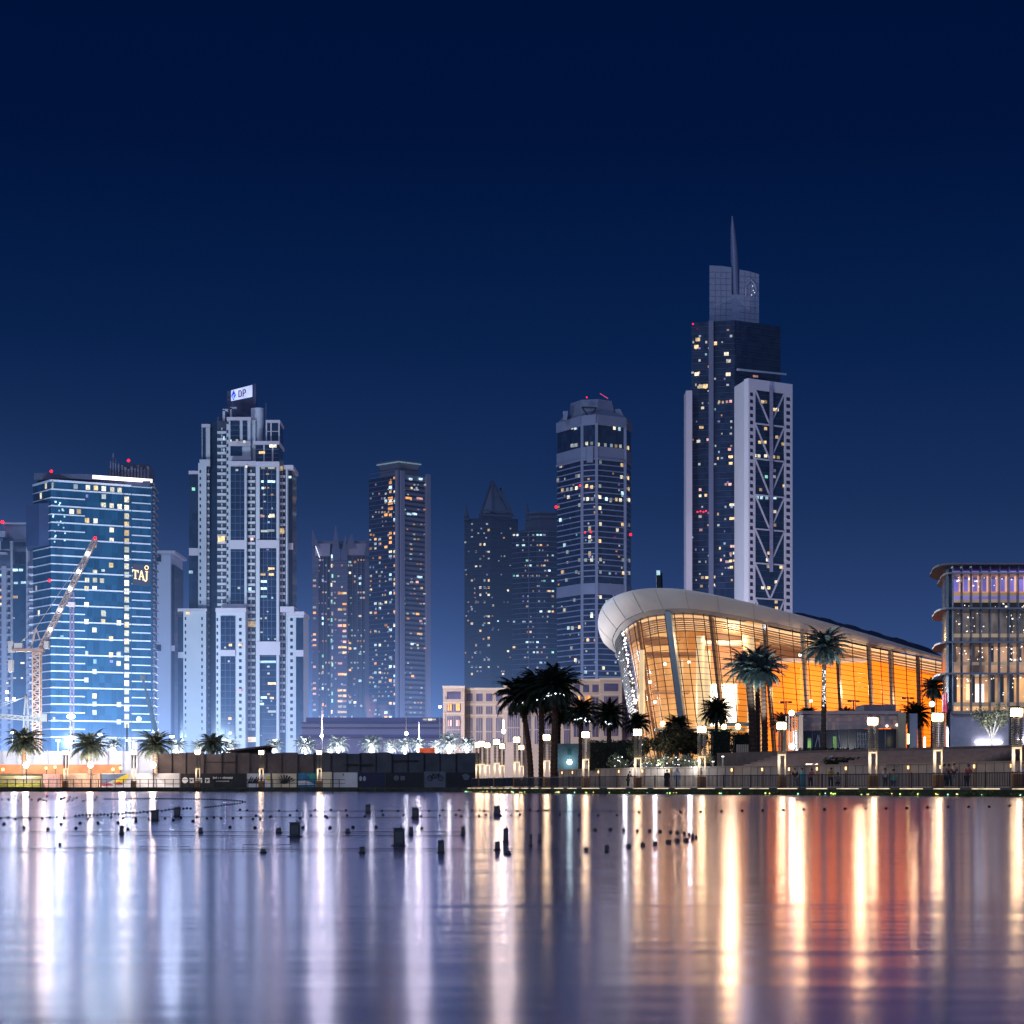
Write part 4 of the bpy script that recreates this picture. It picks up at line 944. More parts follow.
# ---- capped tower
r = bldg('capped_tower', 'tall narrow tower with a flared flat cap and grey slats on its right side', 398, 1350)
A, B, Cc = P2(369, 1372), P2(399, 1350), P2(428.5, 1368)
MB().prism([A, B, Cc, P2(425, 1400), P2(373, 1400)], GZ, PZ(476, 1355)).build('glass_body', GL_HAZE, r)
q = MB(); q.fbox(B, Cc, .02, .98, GZ, PZ(475, 1355), .1, .9); q.build('slat_wall', mat('slat_grey', (.24, .23, .31), .8, var=.1, scale=.05), r)
q = MB(); q.fbox(B, Cc, .0, .12, GZ, PZ(472, 1355), .9, 2.2); q.fbox(B, Cc, .86, 1, GZ, PZ(472, 1355), .9, 2.2); q.fbox(A, B, .93, 1, GZ, PZ(472, 1355), .2, 1.6); q.build('corner_piers', mat('pier_grey', (.26, .25, .34), .8, var=.1, scale=.05), r)
q = MB()
for k in range(53):
    z = PZ(482 + k * 4.95, 1360); q.fbox(B, Cc, .17, .82, z - .9, z + .35, .9, 1.5)
q.build('dark_slots', mat('slot_navy', (.025, .03, .07), .6), r)
q = MB()
for k in range(58): z = PZ(472 + k * 4.6, 1360); q.fbox(A, B, .02, .92, z, z + .4, 0, .3)
q.build('floor_lines', BANDD, r)
q = MB(); q.frustum([P2(380, 1366), P2(398, 1352), P2(419, 1364), P2(414, 1395), P2(384, 1395)], PZ(476, 1355), [P2(380, 1366), P2(398, 1352), P2(419, 1364), P2(414, 1395), P2(384, 1395)], PZ(469, 1355)); q.frustum([P2(381, 1364), P2(398, 1351), P2(418, 1362), P2(414, 1395), P2(384, 1395)], PZ(468.8, 1355), [P2(376.5, 1360), P2(398, 1346), P2(421, 1358), P2(418, 1400), P2(380, 1400)], PZ(462, 1355))
q.frustum([P2(384, 1362), P2(398, 1356), P2(415, 1362), P2(412, 1390), P2(386, 1390)], PZ(461.9, 1355), [P2(386, 1362), P2(398, 1356), P2(413, 1362), P2(411, 1390), P2(387, 1390)], PZ(459.8, 1355)); q.build('flared_cap', mat('cap_grey', (.16, .17, .22), .7, var=.12, scale=.05), r)
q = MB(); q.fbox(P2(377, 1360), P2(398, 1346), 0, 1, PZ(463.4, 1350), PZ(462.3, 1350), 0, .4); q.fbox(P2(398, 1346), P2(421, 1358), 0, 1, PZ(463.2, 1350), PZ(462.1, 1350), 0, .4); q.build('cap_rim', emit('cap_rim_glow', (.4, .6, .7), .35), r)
rr = random.Random(9)
rwin(r, A, B, 386, 395, 478, 735, 4.5, 4.6, .17, ['orange', 'warm', 'cool', 'white', 'orange', 'cool'], 3.4, 2.6, rr, run=.25)
rwin(r, A, B, 371, 382, 530, 735, 4.5, 4.6, .17, ['orange', 'warm', 'cool', 'white', 'dim'], 3.0, 2.2, rr, run=.2)
for y in (498.5, 503, 508.5): win(r, A, B, 390.5, y, 6, 3, 'orange')
dimwin(r, A, B, 370.5, 398, 480, 738, 3, 4.6, .24, 1.9, 1.9, 73, .4); dimwin(r, B, Cc, 403, 424, 480, 738, 3.4, 4.95, .2, 2.2, 1.5, 74, 1.6)
for x, y, w_, c in ((409, 479, 4, 'cool'), (419, 479, 4, 'cool'), (407, 498, 7, 'orange'), (418, 498.5, 7, 'pink'), (407.5, 514, 5, 'cool'), (413, 514, 5, 'cool'), (410, 488, 2, 'warm'), (415, 488, 2, 'dim'), (418, 577, 6, 'cool'), (410, 582, 3, 'white'), (415.5, 582, 3, 'pink'), (420, 588, 2.4, 'warm'), (416, 614, 3.4, 'orange'), (406.5, 618.5, 3, 'orange'), (419, 621, 3, 'pink'), (418, 634, 6, 'warm'), (410.5, 644, 3.5, 'cool'), (416, 645, 2, 'white'), (411, 676, 3, 'orange'), (420, 655, 3, 'cool'), (417, 690, 4, 'warm'), (408, 700, 3, 'warm'), (419, 710, 5, 'cool'), (412, 725, 3, 'cool')):
    win(r, B, Cc, x, y, w_, 2.0, c, out=1.7)

# ---- low mauve podium
r = bldg('low_podium', 'long low mauve podium building with curved bands in front of the two middle towers', 375, 720)
q = MB(); q.pbox(302, 444, 722, 0, 720, 60, zb=GZ); q.build('wall', mat('podium_mauve', (.46, .40, .58), .8, var=.08, scale=.05), r)
q = MB(); q.pbox(306, 444, 717.5, 722, 724, 50); q.pbox(300, 445, 734.5, 737, 719, 2); q.build('upper_storey', mat('podium_upper', (.22, .22, .40), .8, var=.15, scale=.05), r)
q = MB(); q.pbox(301, 444.5, 727, 728, 719.4, 1); q.pbox(301, 444.5, 722, 723, 719.4, 1); q.pbox(368, 378, 739, 752, 719.2, 1); q.build('bands', GREYB, r)
for x in (425, 430, 434): win(r, P2(300, 723.6), P2(445, 723.6), x, 719.5, 4, 1.6, 'white')

# ---- city haze, its glow painted in as emission, stronger low and to the left
def haze():
    m, nt, b = newmat('haze_volume'); nt.nodes.remove(b)
    tc = nt.nodes.new('ShaderNodeTexCoord'); sx = nt.nodes.new('ShaderNodeSeparateXYZ'); nt.links.new(tc.outputs['Object'], sx.inputs[0])
    def math_(op, a, b_=None):
        n = nt.nodes.new('ShaderNodeMath'); n.operation = op
        for i, v in enumerate((a, b_)):
            if v is None: continue
            if isinstance(v, (int, float)): n.inputs[i].default_value = v
            else: nt.links.new(v, n.inputs[i])
        return n.outputs[0]
    hz = math_('POWER', 2.718, math_('MULTIPLY', sx.outputs['Z'], -1 / 27))
    lf = nt.nodes.new('ShaderNodeMapRange'); lf.interpolation_type = 'SMOOTHSTEP'
    for k, v in (('From Min', 90), ('From Max', -260), ('To Min', .10), ('To Max', 1.0)): lf.inputs[k].default_value = v
    nt.links.new(sx.outputs['X'], lf.inputs['Value'])
    top = nt.nodes.new('ShaderNodeMapRange')
    for k, v in (('From Min', 230), ('From Max', 60), ('To Min', 0), ('To Max', .013)): top.inputs[k].default_value = v
    nt.links.new(sx.outputs['Z'], top.inputs['Value'])
    st = math_('MULTIPLY', math_('ADD', math_('MULTIPLY', hz, lf.outputs[0]), top.outputs[0]), HAZE_GLOW)
    pv = nt.nodes.new('ShaderNodeVolumePrincipled'); pv.inputs['Color'].default_value = (0, 0, 0, 1); pv.inputs['Density'].default_value = .00022
    pv.inputs['Emission Color'].default_value = (.27, .47, 1, 1); nt.links.new(st, pv.inputs['Emission Strength'])
    nt.links.new(pv.outputs[0], nt.nodes['Material Output'].inputs['Volume'])
    o = MB().box((-900, 655, GZ + .3), (900, 1750, 235)).build('haze', m, kind='stuff', loc=(0, 0, 0)); tag(o, 'blue self glowing haze between the towers, brightest low on the left', 'haze')
HAZE_GLOW = .0038
haze()

# ---- smoke, its lit colour painted in as emission
def smoke(x0, x1, xt0, xt1, yb, yt, D, c, k, label):
    m, nt, b = newmat('smoke_volume'); nt.nodes.remove(b)
    tc = nt.nodes.new('ShaderNodeTexCoord'); n = nt.nodes.new('ShaderNodeTexNoise'); n.inputs['Scale'].default_value = 2.2; n.inputs['Detail'].default_value = 3
    sx = nt.nodes.new('ShaderNodeSeparateXYZ'); nt.links.new(tc.outputs['Generated'], sx.inputs[0]); nt.links.new(tc.outputs['Generated'], n.inputs['Vector'])
    a = nt.nodes.new('ShaderNodeMapRange'); a.inputs['From Min'].default_value = 1; a.inputs['From Max'].default_value = .05; nt.links.new(sx.outputs['Z'], a.inputs['Value'])
    mu = nt.nodes.new('ShaderNodeMath'); mu.operation = 'MULTIPLY'; nt.links.new(a.outputs[0], mu.inputs[0]); nt.links.new(n.outputs['Fac'], mu.inputs[1])
    m2 = nt.nodes.new('ShaderNodeMath'); m2.operation = 'MULTIPLY'; m2.inputs[1].default_value = k; nt.links.new(mu.outputs[0], m2.inputs[0])
    pv = nt.nodes.new('ShaderNodeVolumePrincipled'); pv.inputs['Color'].default_value = (.6, .5, .5, 1); pv.inputs['Density'].default_value = .004; pv.inputs['Emission Color'].default_value = (*c, 1)
    nt.links.new(m2.outputs[0], pv.inputs['Emission Strength']); nt.links.new(pv.outputs[0], nt.nodes['Material Output'].inputs['Volume'])
    mb = MB(); rows = []
    for f in (0, .25, .5, .75, 1):
        w_ = (x1 - x0) * (1 - f) + (xt1 - xt0) * f; cx = (x0 + x1) / 2 * (1 - f) + (xt0 + xt1) / 2 * f; z = PZ(yb + (yt - yb) * f, D); rr_ = w_ / 2 * D / F
        rows.append((Vector((PX(cx, D), D, z)), rr_))
    mb.tube([p for p, q in rows], [q for p, q in rows], 12); o = mb.build('smoke_plume', m); tag(o, label, 'smoke')
smoke(367, 375, 362, 378, 720, 694, 1180, (1, .42, .26), .07, 'upright orange glowing smoke plume rising behind the low mauve podium')
smoke(383, 393, 376, 388, 720, 703, 1180, (1, .60, .45), .055, 'pale leaning smoke plume right of the orange one behind the podium')

# ---- pyramid crowned tower
r = bldg('pyramid_tower', 'dark hazy tower with a tall glass pyramid crown and small corner spires', 490, 1600)
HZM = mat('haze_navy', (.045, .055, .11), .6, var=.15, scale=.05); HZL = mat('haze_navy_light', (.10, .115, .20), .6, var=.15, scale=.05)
A, B, Cc = P2(464.5, 1612), P2(491, 1600), P2(518, 1612)
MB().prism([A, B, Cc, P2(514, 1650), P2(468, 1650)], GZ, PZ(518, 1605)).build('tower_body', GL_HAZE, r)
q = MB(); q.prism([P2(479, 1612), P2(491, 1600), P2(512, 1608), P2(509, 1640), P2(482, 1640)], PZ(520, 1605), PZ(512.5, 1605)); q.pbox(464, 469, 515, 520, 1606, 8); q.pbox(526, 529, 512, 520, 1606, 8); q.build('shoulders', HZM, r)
q = MB()
base = [P3(481.5, 513, 1604), P3(493, 513, 1600), P3(508, 513, 1606), P3(502, 513, 1630), P3(484, 513, 1630)]; apex = P3(492, 481, 1612)
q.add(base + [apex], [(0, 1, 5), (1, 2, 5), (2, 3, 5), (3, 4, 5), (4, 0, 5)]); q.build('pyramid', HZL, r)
q = MB()
for p in base[:3]: q.bar(p, apex, 1.6)
q.bar(P3(500.5, 488, 1602), P3(513.5, 517, 1602), 1.8); q.bar(P3(500.5, 488, 1602), P3(499, 496, 1602), 1.8); q.bar(P3(480, 510, 1598), P3(511, 512, 1598), 1.2); q.bar(P3(481, 514.5, 1598), P3(512, 516.5, 1598), 1.2)
for x, yt in ((466.5, 504), (527.5, 502)): q.tube([P3(x, 517, 1606), P3(x, 511, 1606), P3(x, yt, 1606)], [2.2, 1.2, .15], 6)
q.build('ribs', HZM, r)
q = MB()
for k in range(46): z = PZ(524 + k * 4.6, 1605); q.fbox(A, B, 0, 1, z, z + .7, 0, .5); q.fbox(B, Cc, 0, 1, z, z + .7, 0, .5)
q.build('floor_lines', HZM, r)
rr = random.Random(14)
rwin(r, A, B, 472, 489, 530, 675, 4.2, 7.2, .28, ['white', 'dim', 'warm', 'dim'], 2.2, 2.2, rr, run=.2)
rwin(r, B, Cc, 493, 512, 560, 675, 5, 7.6, .16, ['white', 'dim', 'cool'], 2.0, 1.8, rr, run=.2)

dimwin(r, A, B, 466, 490, 524, 680, 3, 4.6, .11, 1.6, 1.6, 75, .6); dimwin(r, B, Cc, 492, 512, 524, 680, 3, 4.6, .08, 1.5, 1.5, 76, .6)
# ---- stepped curved tower
r = bldg('stepped_tower', 'dark blue stepped tower with curved floor bands, touching the octagonal tower', 535, 1450)
pts_ = [P2(512.5, 1462), P2(522, 1455), P2(536, 1450), P2(548, 1450), P2(562, 1456)]
back = [P2(562, 1490), P2(514, 1490)]
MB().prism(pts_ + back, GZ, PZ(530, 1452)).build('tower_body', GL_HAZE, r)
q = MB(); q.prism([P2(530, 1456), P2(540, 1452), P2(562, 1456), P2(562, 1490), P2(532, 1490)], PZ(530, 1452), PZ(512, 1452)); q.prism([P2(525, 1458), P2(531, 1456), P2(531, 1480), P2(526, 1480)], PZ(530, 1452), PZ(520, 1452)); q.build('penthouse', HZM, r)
q = MB()
for k in range(41):
    z = PZ(532 + k * 5.1 - (0), 1452)
    for a, b_ in zip(pts_, pts_[1:]): q.fbox(a, b_, 0, 1, z, z + .7, 0, .7)
for y in (512, 516.5):
    q.fbox(P2(527, 1454), P2(540, 1450), 0, 1, PZ(y + .8, 1452), PZ(y, 1452), 0, .8); q.fbox(P2(540, 1450), P2(562, 1455), 0, 1, PZ(y + .8, 1452), PZ(y, 1452), 0, .8)
q.fbox(pts_[1], pts_[2], .5, .56, GZ, PZ(531, 1452), .2, 1)
q.build('floor_bands', mat('curved_band', (.085, .10, .19), .6, var=.15, scale=.1), r)
beacon(r, 556.3, 507, 1440, 1.5); q = MB().tube([P3(556.3, 507, 1441), P3(556.3, 513, 1441)], .4, 6); q.build('beacon_mast', DARKM, r)
rr = random.Random(31)
for a, b_, x0, x1 in ((pts_[0], pts_[1], 514.5, 521), (pts_[1], pts_[2], 524, 535), (pts_[2], pts_[3], 537.5, 547), (pts_[3], pts_[4], 549, 555)):
    rwin(r, a, b_, x0, x1, 535, 678, 3.4, 5.1, .13, ['warm', 'white', 'cool', 'cool', 'dim', 'orange', 'green'], 2.4, 1.8, rr, run=.2, out=.5)

dimwin(r, pts_[1], pts_[2], 523, 536, 535, 682, 2.6, 5.1, .25, 1.6, 1.6, 77, .6); dimwin(r, pts_[2], pts_[3], 537, 548, 535, 682, 2.6, 5.1, .28, 1.6, 1.6, 78, .6)
# ---- octagonal tower
r = bldg('octagonal_tower', 'octagonal blue glass tower with a grey stepped crown and a triangle emblem', 594, 1100)
a0, a1, a2, a3, a4 = P2(557.5, 1128), P2(582, 1106), P2(596.5, 1102), P2(625, 1112), P2(631, 1126)
BK_ = [P2(627, 1150), P2(561, 1150)]
MB().prism([a0, a1, a2, a3, a4] + BK_, GZ, PZ(426, 1106)).build('glass_body', GL_NAVY, r)
faces = [(a0, a1), (a1, a2), (a2, a3), (a3, a4)]
q = MB()
for A, B in faces:
    for k in range(43):
        y = 466.5 + k * 5.55
        if 581 < y < 596: continue
        z = PZ(y, 1108); q.fbox(A, B, 0, 1, z, z + .55, 0, .35)
q.build('floor_lines', mat('octagon_band', (.22, .24, .40), .6, var=.1, scale=.1), r)
q = MB()
for A, B in faces:
    q.fbox(A, B, 0, 1, PZ(461, 1108), PZ(448, 1108), .05, .6); q.fbox(A, B, 0, 1, PZ(595, 1108), PZ(584, 1108), .05, .6)
    q.fbox(A, B, 0, 1, PZ(461.6, 1108), PZ(459.4, 1108), .62, 1.1); q.fbox(A, B, 0, 1, PZ(426, 1106), PZ(416, 1106), -.1, .9)
for P in (a1, a2, a3): q.box((P.x - .75, P.y - .95, GZ), (P.x + .75, P.y + .9, PZ(424, 1106)))
q.pbox(587, 593, 446, 462, 1100.6, 3); q.build('frames', mat('octagon_frame', (.20, .22, .34), .7, var=.1, scale=.08), r)
q = MB()
q.frustum([P2(558, 1126), a1 + Vector((0, -1)), a2 + Vector((0, -1)), P2(626, 1112), P2(630, 1126)] + BK_, PZ(416, 1106), [P2(562, 1127), P2(582.5, 1110), P2(597, 1106), P2(622, 1114), P2(626, 1128)] + BK_, PZ(411, 1106))
q.frustum([P2(569, 1120), P2(581, 1108), P2(597, 1106), P2(616, 1112), P2(619, 1126), P2(612, 1146), P2(576, 1146)], PZ(415.9, 1106), [P2(570.5, 1122), P2(581, 1111), P2(598, 1109), P2(611.5, 1114), P2(613, 1128), P2(606, 1144), P2(576, 1144)], PZ(398, 1106))
q.hexa([P3(563, 420, 1112), P3(567, 420, 1112), P3(567, 420, 1120), P3(563, 420, 1120), P3(563, 411, 1112), P3(568, 411, 1112), P3(568, 411, 1120), P3(563, 411, 1120)])
q.hexa([P3(617, 420, 1112), P3(628, 424, 1112), P3(628, 424, 1120), P3(617, 420, 1120), P3(615, 409, 1112), P3(620, 409, 1112), P3(620, 409, 1120), P3(615, 409, 1120)])
q.build('crown', mat('crown_slate', (.18, .20, .31), .75, var=.1, scale=.06), r)
q = MB(); T = [P3(582, 407.4, 1104), P3(596.5, 407.8, 1104), P3(589, 417, 1104)]
for a, b_ in zip(T, T[1:] + T[:1]): q.bar(a, b_, .8)
q.build('triangle_emblem', DARKM, r)
MB().bar(P3(600, 393.5, 1120), P3(608, 398.5, 1120), .35).build('roof_boom', emit('boom_red', (1, .1, .25), .7), r)
beacon(r, 586.8, 397.4, 1112, .7); beacon(r, 591, 532, 1096, 1.0); beacon(r, 585, 532.5, 1096, .8); beacon(r, 630.5, 534.5, 1105, 1.4); beacon(r, 580, 485.5, 1100, 1)
dimwin(r, a0, a1, 558.5, 581, 468, 676, 3, 5.55, .1, 1.9, 2.2, 79); dimwin(r, a1, a2, 583, 596, 468, 676, 3, 5.55, .12, 1.9, 2.2, 80); dimwin(r, a2, a3, 598, 624, 468, 676, 3, 5.55, .09, 1.9, 2.2, 81)
rr = random.Random(17)
for A, B, pts_ in ((a0, a1, ((573, 427.5), (576, 428), (572.5, 445.5), (574.5, 445.5), (577, 445), (561.5, 466), (577, 476), (579.5, 475.8), (563, 490), (568, 489.5), (572, 489), (577, 488), (558.5, 480), (569, 497), (561, 520), (580, 505), (565, 545), (568, 552), (563, 572), (577, 572), (580, 560), (567, 580), (575, 600), (569, 628), (573, 628), (580, 627), (572, 648), (576, 660), (565, 610))),
                  (a1, a2, ((587, 443.5), (592, 443.5), (587, 486), (592, 487), (584, 499), (588, 499), (592.5, 499), (590, 529), (590, 537), (590, 541.5), (590, 553), (592, 560), (586, 560), (592, 614), (592, 616), (588, 640), (586, 672), (590, 528), (590, 554))),
                  (a2, a3, ((598, 444.5), (605, 445), (611, 445.5), (615.5, 446), (620, 446.3), (614, 428), (619, 429), (600, 462), (621.5, 465), (621, 477), (624, 477.5), (599.5, 486), (599.5, 497), (606, 499), (610.5, 499.5), (616, 499.5), (620, 500), (622, 493), (599.5, 508), (600, 524), (599.5, 541), (600, 559.5), (617, 530), (622, 524.5), (622.5, 560), (600, 597), (610, 610), (604, 640), (616, 655), (603, 668), (600, 572), (623, 573))),
                  (a3, a4, ((627.5, 448), (627.5, 478), (628, 489), (628.5, 500), (628.5, 525), (628.6, 560.5), (628.6, 573), (628.5, 640)))):
    for x, y in pts_: win(r, A, B, x, y, 2.7, 3.3, rr.choice(('white', 'white', 'dim', 'cool', 'warm', 'dim')), out=.45)

# ---- spired office tower with braced white frame
r = bldg('spired_tower', 'tallest dark glass tower with a white braced frame, a grey crest and a needle spire', 735, 1000)
A, B = P2(691.5, 1014), P2(734.5, 1008); B2 = P2(780.5, 1022)
MB().prism([A, B, B2, P2(776, 1050), P2(695, 1050)], GZ, PZ(321, 1010)).build('glass_body', GL_NAVY, r)
q = MB()
for k in range(44):
    z = PZ(327 + k * 6.1, 1012)
    q.fbox(A, B, 0, 1, z, z + .3, 0, .25)
    if k < 11: q.fbox(B, B2, 0, 1, z, z + .4, 0, .3)
q.build('floor_lines', mat('line_navy', (.03, .045, .10), .5), r)
q = MB(); q.pbox(686.2, 692.2, 390.5, 0, 1006, 13, zb=GZ); q.build('side_slab', PINKW, r)
q = MB(); q.fbox(A, B, .42, .53, GZ, PZ(321, 1010), .0, 2.2); q.build('centre_fin', mat('fin_slate', (.12, .13, .22), .6, var=.1, scale=.05), r)
# crest with a slot for the spire
q = MB()
def crest(x0, x1, y0l, y0r, yb):
    vs = []
    for D in (1016, 1022):
        vs += [P3(x0, yb, D), P3(x1, yb, D), P3(x1, y0r, D), P3(x0, y0l, D)]
    q.hexa([vs[0], vs[1], vs[5], vs[4], vs[3], vs[2], vs[6], vs[7]])
crest(709.5, 722, 265.4, 266.0, 323); crest(722.05, 731.6, 266.0, 267.4, 323); crest(739.4, 748, 269.6, 271.0, 323); crest(748.05, 759, 271.0, 274.2, 323); crest(731.65, 739.35, 294.5, 294.5, 323)
jq = MB()
for k in range(1, 9): jq.bar(P3(709.7, 266 + k * 6.1, 1015.9), P3(731.4, 266.6 + k * 6.1, 1015.9), .12); jq.bar(P3(739.6, 270 + k * 6.0, 1015.9), P3(758.8, 272 + k * 6.0, 1015.9), .12)
for x in (715, 720.5, 726, 744.6, 750, 754.8): jq.bar(P3(x, 272, 1015.8), P3(x, 321, 1015.8), .12)
jq.build('panel_joints', mat('crest_joint', (.165, .18, .28), .7), r)
q.build('crest', mat('crest_slate', (.20, .22, .33), .6, var=.08, scale=.04), r)
MB().tube([P3(735.8, 322, 1018), P3(735.8, 294, 1018), P3(734.4, 255, 1018), P3(732.9, 230, 1018), P3(732.2, 216, 1018)], [2.0, 2.0, 1.9, 1.2, .3], 12).build('spire', mat('spire_slate', (.14, .16, .27), .5, .3, var=.1), r, smooth=True)
MB().tube([P3(x, y, 1015.6) for x, y in ((746, 297), (746, 288), (748, 283), (751, 279.8), (754, 283), (756, 288), (756.4, 292))], .35, 6).build('crest_emblem', mat('emblem_grey', (.35, .37, .5), .5), r)
q = MB()
for x, y in ((752.6, 286), (753.4, 290.5), (754.6, 292.6), (751.6, 295)): q.ball(P3(x, y, 1015), .3, 6)
q.build('emblem_glint', emit('emblem_white', (.8, .85, 1), 1.0), r)  # glowing balls painted in as the emblem's highlights
MB().bar(P3(737, 369.5, 1004), P3(786, 374.5, 1014), .9).build('canopy_line', WHITE, r)
# braced frame
F0, F1 = P2(748, 984), P2(792.5, 999); S0 = P2(734.3, 1006)
zt0 = PZ(379, 986)
q = MB()
q.fbox(S0, F0, 0, 1, GZ, zt0, -.7, 0)
q.fbox(F0, F1, 0, .045, GZ, zt0, -3, .02); q.fbox(F0, F1, .0455, 1, PZ(391, 990), zt0, -3, .03)
q.fbox(F0, F1, .13, .165, GZ, PZ(391.1, 990), -2, .0); q.fbox(F0, F1, .825, .86, GZ, PZ(391.1, 990), -2, .0); q.fbox(F0, F1, .965, 1, GZ, PZ(391.1, 990), -3, .02)
n = 34
for k in range(n):
    z = PZ(391 + k * 7.0, 990); q.fbox(F0, F1, .046, .13, z - 1.5, z, -.6, -.01); q.fbox(F0, F1, .861, .964, z - 1.5, z, -.6, -.01)
q.build('white_frame', mat('frame_white', (.74, .70, .78), .7, var=.06, scale=.04), r)
MB().fbox(F0, F1, .03, .97, GZ, PZ(390, 990), -2.4, -.65).build('frame_glass', GL_BLUE, r)
q = MB()
def fp(u, y, o): 
    d = F1 - F0; p = F0 + d * u; n_ = Vector((d.y, -d.x)).normalized(); p = p + n_ * o; return Vector((p.x, p.y, PZ(y, 991)))
ys = [391, 425, 460, 496, 530, 564, 599, 634, 669, 704, 739]
for k, (y0, y1) in enumerate(zip(ys, ys[1:])):
    q.bar(fp(.165, y1, -.2), fp(.825, y1, -.2), .9, .6)
    q.bar(fp(.165, y0, -.25), fp(.49, y1 - 1, -.25), .62); q.bar(fp(.825, y0, -.25), fp(.51, y1 - 1, -.25), .62)
q.build('bracing', BAND, r)
q = MB()
for k in range(42): q.fbox(F0, F1, .165, .825, PZ(396 + k * 7.0, 991), PZ(395.4 + k * 7.0, 991), -.64, -.55)
q.build('frame_floor_lines', mat('line_navy2', (.04, .06, .12), .5), r)
MB().bar(fp(.49, 386, 1), fp(.5, 572, .6), 1.7, .9).build('centre_mast', mat('mast_mauve', (.20, .19, .30), .6), r)
beacon(r, 693, 324, 1008, .8); q = MB()
for x in (697.5, 700.5, 703.5, 706): q.ball(P3(x, 511 + (x % 2) * .6, 1009), .45, 6)
q.build('red_sign', emit('sign_red', (1, .02, .06), 2.5), r)
s_ = 4.096
for x, y, w_ in ((170, 235, 7), (158, 292, 6), (200, 285, 7), (165, 70, 9), (185, 70, 6), (150, 18, 6), (280, 18, 8), (175, 155, 5), (165, 490, 4), (165, 515, 4), (188, 513, 4), (168, 655, 5), (165, 600, 5), (175, 850, 5), (192, 850, 5), (208, 848, 5), (222, 848, 4), (170, 885, 4), (220, 880, 4), (243, 130, 3), (258, 132, 3), (275, 130, 4), (290, 128, 4), (285, 325, 5), (290, 355, 7), (290, 382, 6), (270, 468, 4), (287, 468, 5), (295, 552, 8), (295, 608, 8), (293, 722, 4), (305, 722, 4), (290, 752, 4), (305, 750, 5), (272, 785, 3), (290, 782, 5), (307, 780, 5), (293, 808, 5), (313, 806, 4), (238, 362, 2), (238, 590, 2), (246, 730, 2), (208, 62, 2), (250, 778, 2)):
    win(r, A, B, 660 + x / s_, 370 + y / s_, max(w_ * .62, 1.6), 2.5, random.choice(('warm', 'warm', 'white', 'pink')), out=.35)
for x, y in ((170, 684), (172, 811), (190, 868), (177, 650), (213, 866), (310, 717), (320, 750), (318, 812), (256, 668)): win(r, A, B, 660 + x / 4.66, 200 + y / 4.66, 4.5, 3.4, random.choice(('warm', 'white')), out=.35)
dimwin(r, A, B, 693, 733, 330, 590, 3.2, 6.1, .13, 2.0, 2.2, 82)
win(r, P2(737, 1008), P2(781, 1022), 754.5, 376.3, 6, 2, 'pink', out=.8)
G0 = F0 + (F1 - F0).normalized() * 0 ; dn = Vector(((F1 - F0).y, -(F1 - F0).x)).normalized() * -.62
for x, y, c in ((420, 130, 'warm'), (432, 130, 'warm'), (468, 162, 'warm'), (480, 162, 'white'), (432, 240, 'warm'), (478, 275, 'warm'), (408, 296, 'warm'), (430, 296, 'warm'), (503, 303, 'warm'), (388, 350, 'white'), (405, 352, 'white'), (432, 352, 'white'), (465, 356, 'warm'), (484, 358, 'warm'), (435, 437, 'green'), (468, 412, 'dim'), (468, 437, 'dim'), (508, 475, 'warm'), (412, 490, 'warm'), (398, 522, 'cool'), (415, 523, 'cool'), (437, 524, 'cool'), (470, 523, 'cool'), (513, 530, 'warm'), (470, 580, 'white'), (513, 612, 'warm'), (470, 635, 'warm'), (445, 750, 'warm'), (440, 778, 'white'), (455, 778, 'white'), (515, 783, 'warm'), (443, 805, 'white'), (495, 808, 'warm'), (475, 868, 'white'), (420, 892, 'white'), (445, 892, 'warm'), (475, 950, 'warm'), (477, 975, 'warm'), (372, 460, 'warm')):
    win(r, F0 + dn, F1 + dn, 660 + x / s_, 370 + y / s_, 3.2, 2.9, c, out=.1)

# ---- sandstone hotel
r = bldg('sandstone_hotel', 'low sandstone hotel with square windows above tall piers, behind the dark palms', 540, 520)
SAND = mat('sandstone', (.46, .345, .27), .8, var=.12, scale=.15); PANE = glassmat('hotel_glass', (.05, .05, .10), (.09, .08, .16), (1.5, 1.5, 2), .3)
bays = [(443, 464.5, 688, 516), (464.5, 504, 690, 520), (504, 523, 686, 518), (523, 572, 688, 520), (572, 600, 681, 516), (600, 622, 680, 514), (622, 640, 681, 518)]
q = MB(); gq = MB(); cq = MB(); lq = MB()
for x0, x1, yt, D in bays:
    q.pbox(x0, x1, yt, 0, D, 30, zb=GZ); cq.pbox(x0 - .6, x1 + .4, yt - 2.2, yt + .3, D - .6, 31); cq.pbox(x0, x1, yt + 13.5, yt + 15, D - .35, .3); cq.pbox(x0, x1, yt + 25, yt + 26.2, D - .35, .3)
    n = max(1, round((x1 - x0) / 10)) if x1 - x0 > 23 else 1
    wq = (x1 - x0) / n
    for k in range(n):
        a, b_ = x0 + wq * (k + .18), x0 + wq * (k + .82)
        gq.pbox(a, b_, yt + 3.6, yt + 11.2, D - .1, .3); gq.pbox(a, b_, yt + 16.3, yt + 24, D - .1, .3); gq.pbox(a, b_, yt + 28, yt + 56, D - .1, .3)
        m_ = max(2, int((b_ - a) / 2))
        for j in range(1, m_): lq.pbox(a + (b_ - a) * j / m_ - .25, a + (b_ - a) * j / m_ + .15, yt + 16.3, yt + 56, D - .25, .12)
        lq.pbox(a, b_, yt + 41, yt + 42.2, D - .27, .1)
q.build('wall', SAND, r); gq.build_each('window', PANE, r); cq.build('cornice', mat('sandstone_pale', (.55, .44, .34), .8, var=.1, scale=.2), r); lq.build('window_bars', mat('sandstone_bar', (.36, .28, .24), .8, var=.1), r)
A, B = P2(440, 515.7), P2(470, 515.7)
